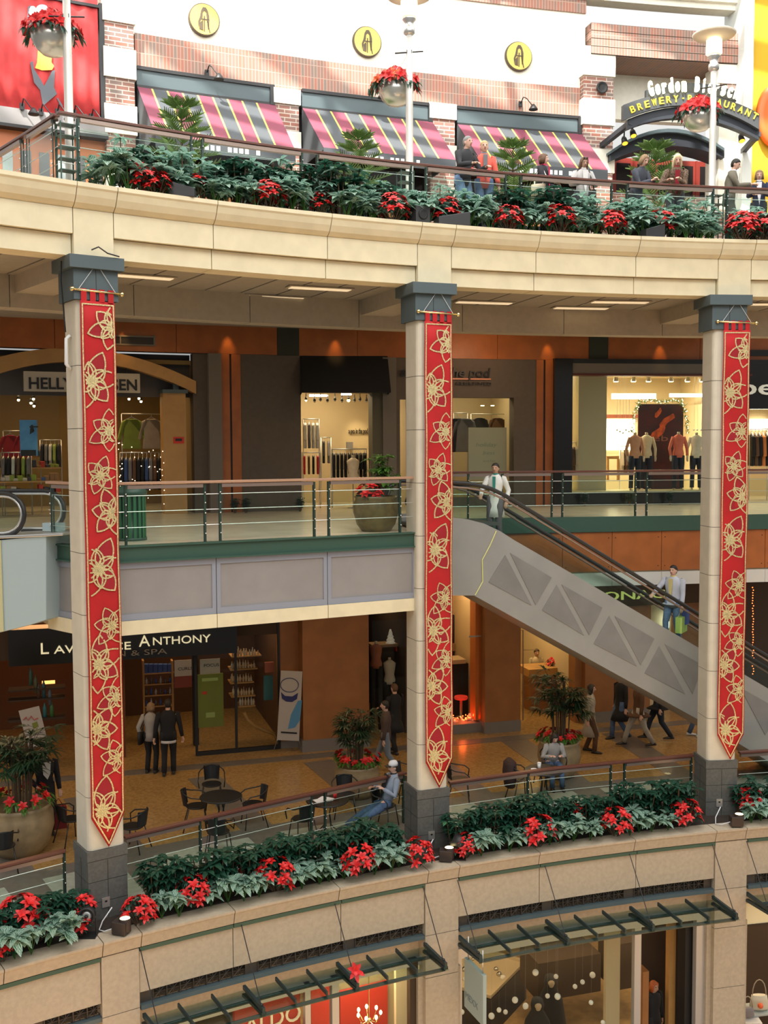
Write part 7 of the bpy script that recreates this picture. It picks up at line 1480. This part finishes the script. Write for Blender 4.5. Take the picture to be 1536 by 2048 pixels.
for k in range(26):
    t = k / 25; cx, cy = 1308 + 36 * (t * 1.3 % 1) + 4 * math.sin(9 * t), 872 - 52 * t; rx, ry = 7 * (1 - .6 * t), 6 * (1.1 - .5 * t); mb.prism([W3.hit(cx + rx * math.cos(a) * (1 + .25 * math.sin(3 * a + k)), cy + ry * math.sin(a) * 1.3, 1.29 - .0005 * k) for a in [q * PI / 6 for q in range(12)]], W3.N(0) * .004)
part(mb, 'flame_shapes', pt); mb = MB().mat(mat('poster_letters', (.3, .12, .08), .5)); text_on(mb, W3, 1306, 1336, 882, 870, 'eb', 1.285, .006); part(mb, 'lettering', pt)
gl = thing('garland', 'green garland with tiny lights framing the dark poster', 'garland', tuple(W3.hit(1320, 800, 1.2))); mb = MB().mat(NEED); mb2 = MB().mat(MATS['tiny_white_light'])
path = [(1266, 868), (1267, 845), (1272, 820), (1278, 802), (1300, 799), (1320, 804), (1340, 800), (1360, 802), (1368, 815), (1373, 840), (1375, 868)]
for k in range(len(path) - 1):
    for j in range(10):
        t = j / 10; x = path[k][0] * (1 - t) + path[k + 1][0] * t + RR.uniform(-2.5, 2.5); y = path[k][1] * (1 - t) + path[k + 1][1] * t + RR.uniform(-2.5, 2.5); p = W3.hit(x, y, 1.2)
        for q in range(3): mb.tube([p, p + Vector((RR.uniform(-.09, .09), RR.uniform(-.05, .05), RR.uniform(-.09, .09)))], [.012, .004], 4)
        if j % 2 == 0: mb2.ball(p + Vector((RR.uniform(-.03, .03), -.06, RR.uniform(-.03, .03))), .013, 5, 4)
part(mb, 'greenery', gl); part(mb2, 'tiny_lights', gl, 'tiny glowing lights')
for k, x in enumerate((1232, 1267, 1297, 1342, 1375, 1404)):
    p = W3.hit(x, 763, .9); r = thing('ceiling_spotlight', 'round glowing ceiling spotlight above the fashion window, %s of six' % ('first from the left', 'second', 'third', 'fourth', 'fifth', 'last, by the right column')[k], 'light', tuple(p)); mb = MB().mat(STEEL).lathe((0, 0, 0), [(.05, .12), (.075, .02), (.08, 0)], 14); part(mb, 'housing', r, world=False); mb = MB().mat(mat('warm_bulb', (1, .8, .4))).lathe((0, 0, -.012), [(.065, 0), (.065, .01)], 14); part(mb, 'lens', r, world=False)
mb = MB().mat(mat('white_cove_light', (1, .95, .8), .5, emit=4, emcol=(1, .93, .7))); slab_px(mb, W3, 1224, 1312, 787, 798, 3.0, 3.05, 1); slab_px(mb, W3, 1340, 1410, 787, 794, 3.0, 3.05, 1); slab_px(mb, W3, 1214, 1270, 838, 900, 4.85, 4.9, 1); slab_px(mb, W3, 1376, 1412, 838, 905, 4.85, 4.9, 1); slab_px(mb, W3, 1140, 1157, 844, 870, 4.85, 4.9, 1); slab_px(mb, W3, 1500, 1536, 838, 860, 3.85, 3.9, 1); tag(part(mb, 'light_panels', None), 'bright white lit wall panels and cove at the back of the fashion shop', 'light')
mb = MB().mat(mat('red_wood_band', (.30, .07, .03), .5)); slab_px(mb, W3, 1140, 1480, 829, 836, 4.8, 4.88, 2); tag(part(mb, 'wood_band', None), 'red-brown band above the lit panels in the fashion shop', 'trim')
rack(W3, 1141, 1155, 885, 1.0, Z3, ['brown', 'cream', 'orange'], 'at the far left of the fashion window', False, 1.2); rack(W3, 1240, 1262, 892, 2.2, Z3, ['cream', 'brown', 'cream'], 'left of the salmon mannequin', False, 1.1); rack(W3, 1500, 1536, 858, 1.5, Z3, ['black', 'brown', 'black', 'orange'], 'at the right edge past the right column', False, 1.5)
dt = thing('display_table', 'yellow wood display table inside the fashion shop left of the mannequins', 'table', tuple(W3.hit(1225, 965, 1.8))); mb = MB().mat(YWOOD); slab_px(mb, W3, 1214, 1238, 912, 918, 1.8, 2.5, 1); part(mb, 'tabletop', dt)
for x in (1215, 1236): mb = MB().mat(YWOOD); slab_px(mb, W3, x, x + 3, 918, 960, 1.8, 1.9, 1); part(mb, 'leg', dt)
for k, (x, y) in enumerate([(1234 + 6 * i, 800 + 3 * (i % 3)) for i in range(5)] + [(1388 + 7 * i, 800) for i in range(3)]):
    p = W3.hit(x, y + 60, .9); mb = MB().mat(STEEL).tube([(p.x, p.y, 2.0), p], .004, 4); mb.mat(CHROME).ball(p, .03, 8, 5); tag(part(mb, 'hanging_bauble', None), 'silver bauble on a long cord in the fashion shop window', 'ornament', 'cord baubles in the fashion window')
# base of shopfronts: small lit shrubs
for k, x in enumerate((470, 492, 600, 1170, 1260, 1340)):
    p = W3.P(W3.u(x, 1010, -.35), -.35, Z3); o = copy_tree(bpy.data.objects['leafy_shrub.001'] if 'leafy_shrub.001' in bpy.data.objects else BSH[0]); o.location = p; o.scale = (.6,) * 3; o['label'] = 'low dark plant at the foot of the middle level shopfront, %s' % ('left of the grey wall', 'at the grey wall', 'left of the lit doorway', 'left of the mannequins', 'under the mannequins', 'right under the poster')[k]; 
    if 'group' in o: del o['group']
# ------------------------------------------------ salon
def bottle(p, r_, h, m_, lab, grp):
    mb = MB().mat(m_).lathe(p, [(r_, 0), (r_, h * .65), (r_ * .4, h * .8), (r_ * .4, h)], 8); tag(part(mb, 'bottle', None), lab, 'bottle', grp)
shf = thing('product_shelf', 'tall wooden shelf of blue boxes and bottles inside the salon doorway', 'shelf', tuple(W2.P(u2w(318, 1400, 1.8), 1.8, Z2)))
mb = MB().mat(YWOOD); slab_px(mb, W2, 286, 290, 1322, 1500, 1.7, 2.0, 1); slab_px(mb, W2, 344, 348, 1322, 1500, 1.7, 2.0, 1); part(mb, 'side', shf)
for y in (1346, 1368, 1390, 1412, 1440): mb = MB().mat(YWOOD); slab_px(mb, W2, 286, 348, y, y + 2, 1.7, 2.0, 1); part(mb, 'shelf', shf)
for row, y in enumerate((1346, 1368, 1390, 1412)):
    for k in range(6):
        x = 293 + k * 9.5; p = W2.hit(x, y, 1.8)
        if row == 0: mb = MB().mat(mat('blue_box', (.06, .12, .35), .5)).box(p + Vector((0, 0, .12)), (.1, .14, .24)); tag(part(mb, 'product_box', None), 'blue product box on the top salon shelf', 'box', 'blue boxes on the salon shelf')
        else: bottle(p, .03, .17 + .04 * (k % 2), mat(('blue_bottle', 'white_bottle', 'grey_bottle')[(k + row) % 3], ((.05, .12, .4), (.5, .5, .5), (.12, .12, .14))[(k + row) % 3], .3), 'small bottle on the salon doorway shelf', 'bottles on the doorway shelf')
pc = thing('salon_poster', 'pale poster reading CURLS beside the salon shelf', 'poster', tuple(W2.hit(367, 1340, 1.6)))
mb = MB().mat(mat('pale_poster', (.45, .36, .26), .6, emit=.08)); slab_px(mb, W2, 349, 388, 1320, 1352, 1.6, 1.62, 1); mb.mat(mat('reddish_poster', (.35, .08, .05), .6)); slab_px(mb, W2, 349, 388, 1352, 1375, 1.6, 1.62, 1); part(mb, 'panel', pc); mb = MB().mat(BLACK); text_on(mb, W2, 356, 385, 1341, 1335, 'CURLS', 1.58, .01); part(mb, 'lettering', pc)
pc = thing('salon_poster', 'pale poster reading FOCUS behind the green poster', 'poster', tuple(W2.hit(425, 1325, .6))); mb = MB().mat(MATS['pale_poster']); slab_px(mb, W2, 400, 440, 1318, 1350, .6, .62, 1); part(mb, 'panel', pc); mb = MB().mat(BLACK); text_on(mb, W2, 408, 438, 1334, 1328, 'FOCUS', .58, .01); part(mb, 'lettering', pc)
gp = thing('green_poster', 'tall lime green poster hanging inside the salon window', 'poster', tuple(W2.hit(422, 1400, .3))); mb = MB().mat(mat('lime_poster', (.17, .20, .03), .6)); slab_px(mb, W2, 396, 447, 1348, 1454, .3, .33, 1); part(mb, 'panel', gp); mb = MB().mat(mat('poster_red_dot', (.5, .05, .02), .6)); slab_px(mb, W2, 404, 414, 1383, 1389, .29, .3, 1); mb.mat(mat('pale_green', (.35, .45, .15), .6)); slab_px(mb, W2, 404, 436, 1356, 1362, .29, .3, 1); slab_px(mb, W2, 412, 430, 1425, 1435, .29, .3, 1); part(mb, 'print', gp)
mb = MB().mat(BLACK); slab_px(mb, W2, 386, 397, 1310, 1490, .9, 1.1, 1); tag(part(mb, 'dark_post', None), 'dark post at the right side of the salon doorway', 'post')
for row, (y, xa, xb) in enumerate(((1312, 466, 520), (1338, 464, 512), (1365, 464, 505), (1392, 466, 508), (1412, 480, 508))):
    mb = MB().mat(YWOOD); slab_px(mb, W2, xa - 3, xb + 3, y, y + 2, .6, 1.1, 1); tag(part(mb, 'window_shelf', None), 'salon window shelf of pale bottles, %s from the top' % ('first', 'second', 'third', 'fourth', 'fifth')[row], 'shelf')
    x = xa
    while x < xb: 
        for o_ in (.7, .95): bottle(W2.hit(x + RR.uniform(-1, 1), y, o_), .028, RR.uniform(.13, .26), mat(('cream_bottle', 'amber_bottle', 'white_bottle', 'red_bottle')[RR.randrange(4)], (.6, .45, .3), .35) if RR.random() < .7 else mat('amber_bottle', (.35, .12, .03), .3), 'small product bottle on the salon window shelves', 'bottles in the salon window')
        x += 5.5
mb = MB().mat(mat('teal_box', (.04, .16, .20), .5)); slab_px(mb, W2, 528, 546, 1352, 1400, .5, .6, 1); tag(part(mb, 'teal_display', None), 'teal display panel in the right of the salon window', 'display')
mb = MB().mat(mat('red_cream_box', (.4, .12, .08), .5)); slab_px(mb, W2, 530, 548, 1325, 1345, .5, .6, 1); tag(part(mb, 'red_display', None), 'small red display box above the teal panel in the salon window', 'display')
mb = MB().mat(YWOOD); mb.tube([W2.hit(x, y, .5) for x, y in ((488, 1425), (495, 1440), (510, 1452), (528, 1460), (548, 1468), (556, 1482))], .05, 6); tag(part(mb, 'curved_rail', None), 'curved golden wood rail low in the salon window', 'rail')
bt = thing('banner_stand', 'white banner stand with a jar picture between the salon window and wall', 'banner', tuple(W2.P(u2w(578, 1480, -.5), -.5, Z2)))
S5 = W2; tl, tr, br, bl_ = [W2.hit(x, y, -.5) for x, y in ((562, 1341), (605, 1343), (598, 1482), (554, 1480))]
mb = MB().mat(mat('white_banner', (.42, .39, .36), .6)).prism([tl, tr, br, bl_], W2.n * .015); part(mb, 'panel', bt)
mb = MB().mat(mat('navy_print', (.02, .025, .12), .6)).prism([W2.hit(x, y, -.512) for x, y in ((562, 1384), (570, 1392), (585, 1393), (596, 1386), (594, 1398), (584, 1404), (572, 1403), (564, 1397))], W2.n * .01); mb.tube([W2.hit(579 + 18 * math.cos(t), 1370 + 14 * math.sin(t), -.51) for t in [k * PI / 10 for k in range(21)]], .010, 4); mb.mat(mat('sky_print', (.08, .25, .45), .6)).prism([W2.hit(x, y, -.512) for x, y in ((604, 1400), (596, 1402), (582, 1430), (576, 1458), (590, 1455), (600, 1440))], W2.n * .01); mb.mat(BLACK).prism([W2.hit(x, y, -.512) for x, y in ((562, 1463), (594, 1465), (594, 1468), (562, 1466))], W2.n * .01); part(mb, 'printed_jar', bt, 'printed jar, blue splash and dark caption')
mb = MB().mat(STEEL).tube([bl_, at_z(548, 1499, Z2)], .01, 5); mb.tube([br, at_z(603, 1499, Z2)], .01, 5); part(mb, 'stand_legs', bt)
bt = thing('tilted_poster_stand', 'white tilted poster with red script behind the left palm', 'poster', tuple(W2.hit(65, 1450, -.4))); mb = MB().mat(MATS['white_banner']).prism([W2.hit(x, y, -.4) for x, y in ((37, 1422), (78, 1412), (96, 1485), (58, 1500))], W2.n * .015); part(mb, 'panel', bt); mb = MB().mat(mat('poster_red_dot', (.5, .05, .02), .6)).tube([W2.hit(x, y, -.42) for x, y in ((46, 1440), (52, 1434), (56, 1441), (62, 1432), (68, 1440), (76, 1436))], .012, 4); mb.mat(mat('lime_poster', (.2, .26, .035))).prism([W2.hit(x, y, -.412) for x, y in ((64, 1447), (74, 1443), (77, 1453), (67, 1458))], W2.n * .008); part(mb, 'print', bt)
mb = MB().mat(mat('orange_cove', (1, .45, .12), .5, emit=2.5, emcol=(1, .4, .1))); slab_px(mb, W2, -20, 16, 1284, 1292, .2, .3, 1); slab_px(mb, W2, 84, 110, 1362, 1368, 1.5, 1.55, 1); tag(part(mb, 'cove_light', None), 'orange cove light at the left end of the salon', 'light')
for k, (x, y, c_) in enumerate(((62, 1370, (.05, .12, .08)), (72, 1385, (.12, .12, .05)), (88, 1395, (.04, .1, .12)), (100, 1410, (.1, .12, .14)), (90, 1440, (.03, .15, .16)), (104, 1438, (.05, .16, .05)), (78, 1400, (.1, .05, .03)))): p = W2.hit(x, y, .8); mb = MB().mat(mat('hairspray_%d' % k, c_, .3)).lathe(p, [(.05, 0), (.05, .3), (.02, .38), (.02, .42)], 10); tag(part(mb, 'bottle', None), 'large coloured bottle in the left salon window', 'bottle', 'large bottles in the left salon window')
mb = MB().mat(DBR); slab_px(mb, W2, 16, 130, 1437, 1442, .7, 1.1, 1); slab_px(mb, W2, 16, 130, 1398, 1401, .7, 1.1, 1); slab_px(mb, W2, 16, 130, 1378, 1381, .7, 1.1, 1); tag(part(mb, 'shelf_boards', None), 'dark shelf boards in the left salon window', 'shelf')
# dark shop, restaurant window, entrance
for k, x in enumerate((781, 801)):
    p = W2.hit(x, 1287, 1.2); mb = MB().mat(mat('white_cone_tree', (.6, .52, .4), .6, emit=.25)); 
    for j in range(4): mb.lathe(p + Vector((0, 0, j * .09)), [(.15 - .03 * j, 0), (.05 - .01 * j, .12)], 14)
    tag(part(mb, 'cone_tree', None), 'small white cone tree on the shelf of the dark shop, %s one' % ('left', 'right')[k], 'ornament')
mb = MB().mat(mat('tan_shelf', (.3, .18, .08), .6)); slab_px(mb, W2, 745, 812, 1289, 1294, 1.0, 1.5, 1); mb.mat(RED_ := mat('red_notice', (.6, .04, .02))); slab_px(mb, W2, 792, 806, 1294, 1302, 1.1, 1.3, 1); tag(part(mb, 'display_shelf', None), 'tan shelf with the cone trees in the dark shop', 'shelf')
torso_mannequin(W2, 779, 1322, .9, Z2, cl('silver_top', (.55, .5, .42)), 'small headless mannequin in a pale top in the dark shop window', BKT, arms=False); torso_mannequin(W2, 752, 1290, .8, Z2, cl('dusty_pink', (.35, .12, .06)), 'orange-lit headless mannequin at the left of the dark shop window', BKT, arms=False)
mb = MB().mat(BLACK); slab_px(mb, W2, 897, 924, 1230, 1320, 2.4, 2.5, 1); mb.mat(mat('tan_shelf', (.3, .18, .08))); slab_px(mb, W2, 900, 917, 1288, 1302, 2.3, 2.4, 1); tag(part(mb, 'dark_picture', None), 'dark framed panel on the cream wall in the restaurant window', 'picture')
mb = MB().mat(mat('orange_lit_jamb', (.55, .16, .03), .5)); slab_px(mb, W2, 951, 970, 1190, 1440, .0, .4, 1); mb.mat(STEEL); slab_px(mb, W2, 938, 970, 1271, 1274, -.01, .0, 1); tag(part(mb, 'window_jamb', None), 'orange wood jamb at the right of the restaurant window', 'trim')  # orange lamp light put into the jamb's colour
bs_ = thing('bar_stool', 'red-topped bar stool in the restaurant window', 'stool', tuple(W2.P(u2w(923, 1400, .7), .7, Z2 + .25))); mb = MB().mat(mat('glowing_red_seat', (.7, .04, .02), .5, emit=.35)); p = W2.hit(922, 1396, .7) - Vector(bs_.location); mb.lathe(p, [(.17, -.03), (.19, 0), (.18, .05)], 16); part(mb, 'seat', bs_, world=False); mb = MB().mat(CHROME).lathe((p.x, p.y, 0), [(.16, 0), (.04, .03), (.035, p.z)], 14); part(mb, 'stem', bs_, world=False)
mb = MB().mat(BLACK); slab_px(mb, W2, 898, 937, 1328, 1436, 1.3, 1.6, 1); mb.mat(mat('cream_top', (.55, .42, .25))); slab_px(mb, W2, 896, 932, 1320, 1328, 1.1, 1.7, 1); tag(part(mb, 'bar_counter', None), 'dark bar counter with pale top behind the red bar stool', 'counter')
RL = mat('red_lights', (1, .12, .03), .4, emit=10, emcol=(1, .10, .02)); RSN = mat('snow_fluff', (.8, .6, .5), .9)
mb = MB().mat(RSN); 
for k in range(60): p = W2.hit(RR.uniform(884, 968), RR.uniform(1436, 1446), RR.uniform(.2, .6)); mb.ball(p, RR.uniform(.03, .07), 6, 4)
for k in range(20): p = W2.hit(RR.uniform(938, 964), RR.uniform(1424, 1440), .3); mb.ball(p, .07, 6, 4)
fl_ = part(mb, 'artificial_snow', None); tag(fl_, 'red-lit artificial snow along the foot of the restaurant window', 'decoration', kind='stuff')
def redlight(p, lab, grp):
    mb = MB().mat(RL).ball(p, .016, 5, 4); tag(part(mb, 'red_fairy_light', None), lab, 'light', grp)
for k in range(26): redlight(W2.hit(RR.uniform(884, 968), RR.uniform(1428, 1440), .15), 'tiny red light in the artificial snow of the restaurant window', 'red lights in the snow')
for k in range(30): t = k / 30; w = 4 + 5 * t; redlight(W2.hit(1109 + RR.uniform(-w, w), 1280 + 40 * t, 2.0), 'tiny red light on the lit tree behind the fan palm', 'red lights on the tree')
for k in range(4): redlight(W2.hit(1036 + RR.uniform(-2, 2), 1296 + 7 * k, -.05), 'tiny red light beside the restaurant entrance pillar', 'red lights at the pillar')
for k in range(34): y = 1175 + 178 * k / 34; p = W2.hit(1506 + RR.uniform(-1.5, 1.5), y, .2); redlight(p, 'tiny red light in the string right of the right column', 'red light string')
light('snow_glow', 'POINT', tuple(W2.hit(925, 1430, .15)), 5, (1, .12, .02), .1); light('snow_glow', 'POINT', tuple(W2.hit(958, 1432, .1)), 6, (1, .12, .02), .1)
ctr = thing('reception_counter', 'curved wood reception counter behind the fan palm', 'counter', tuple(W2.P(u2w(1090, 1400, 1.6), 1.6, Z2))); mb = MB().mat(YWOOD); slab_px(mb, W2, 1058, 1135, 1337, 1352, 1.4, 2.2, 1); mb.mat(OBROWN); slab_px(mb, W2, 1062, 1132, 1352, 1440, 1.5, 2.1, 1); part(mb, 'counter_body', ctr)
q = W2.hit(1112, 1328, 1.8); put(POI[0], W2, 0, 0, 0, 0, .9, 'red poinsettia on the reception counter behind the fan palm'); bpy.context.view_layer.update()
lastp = [o for o in bpy.data.objects if o.get('label') == 'red poinsettia on the reception counter behind the fan palm'][-1]; lastp.location = (q.x, q.y, W2.z(1112, 1340, 1.8) - .05)
p = W2.P(u2w(1073, 1330, 2.4), 2.4, Z2); person('dark-haired person behind the reception counter, only the head showing', tuple(p), .2, 1.62, cl('cream_top_cloth', (.5, .4, .25)), BKT, HD, SKIN2, female=True)
gt = thing('metal_gate', 'thin bronze barrier rail at the restaurant entrance left of the palm', 'rail', tuple(W2.P(u2w(1045, 1400, .2), .2, Z2))); mb = MB().mat(RAILM); mb.tube([W2.hit(x, y, .2) for x, y in ((1046, 1440), (1046, 1260), (1042, 1260))], .015, 5); mb.tube([W2.hit(1046, 1300, .2), W2.hit(1075, 1300, 1.0)], .012, 5); part(mb, 'frame', gt)
mb = MB().mat(mat('white_tube_light', (1, 1, 1))); slab_px(mb, W2, 1331, 1338, 1230, 1256, .3, .35, 1); tag(part(mb, 'door_light', None), 'narrow bright light strip beside the man on the escalator', 'light')
for o in list(bpy.data.objects):
    if o.get('label') == 'x' and o.parent is None:
        for c in list(o.children): bpy.data.objects.remove(c)
        bpy.data.objects.remove(o)
# ================================================================== LAMPS OF THE PLACE
WARM = (1, .66, .34)
for x in (-8, -4.5, -1, 2.5, 6, 9.5): light('lower_ceiling_lamp', 'AREA', (x, 23.8 + x * .25, -3.3), 28, WARM, 1.2)
for x, y in ((245, 0), (455, 0), (670, 0), (880, 0), (1095, 0), (1320, 0)):
    p = W3.P(W3.u(x, 650), -.22, 2.93); light('band_downlight', 'SPOT', tuple(p), 22, (1, .55, .18), .05, aim=tuple(W3.P(W3.u(x, 650), .05, 2.2)))
for x in (-5, 0, 5): light('middle_ceiling_lamp', 'AREA', (x, 25.2 + x * .25, 2.85), 13, WARM, 1.0)
def inlight(S, x, off, z, e, c=WARM, size=1.2): light('shop_lamp', 'AREA', tuple(S.P(S.u(x, 1000), off, z)), e, c, size)
inlight(W3, 60, 2.0, 1.9, 40); inlight(W3, 250, 2.0, 1.9, 30); inlight(W3, 680, 1.8, 1.8, 75, (1, .8, .5)); inlight(W3, 960, 1.4, 1.8, 30, (1, .8, .5)); inlight(W3, 1220, 2.2, 2.0, 190, (1, .86, .6), 1.6); inlight(W3, 1380, 2.2, 2.0, 190, (1, .86, .6), 1.6); inlight(W3, 1560, 2, 1.1, 60, (1, .8, .5))
inlight(W2, 60, 2, -3.8, 22, (1, .5, .2)); inlight(W2, 330, 2, -3.8, 18); inlight(W2, 480, 1.5, -3.8, 30); inlight(W2, 780, 2, -3.8, 14); inlight(W2, 920, 1.3, -3.8, 30); inlight(W2, 1100, 2, -3.8, 60, (1, .75, .4)); inlight(W2, 1320, 1.5, -3.4, 40, (1, .7, .35))
for x in (-6, -2, 3, 6.5, 9.5): light('ground_shop_lamp', 'AREA', (x, 23.5, -9.2), 90, (1, .75, .45), 1.6)
light('sign_lamp', 'AREA', tuple(W3.P(W3.u(945, 650), -1.6, 2.35)), 16, (1, .66, .4), .7, aim=tuple(W3.P(W3.u(945, 650), .0, 1.5)))
light('left_shop_lamp', 'AREA', tuple(A2.P(A2.u(740, 1950, 1), 1.1, -9.3)), 60, (1, .8, .5), .8)
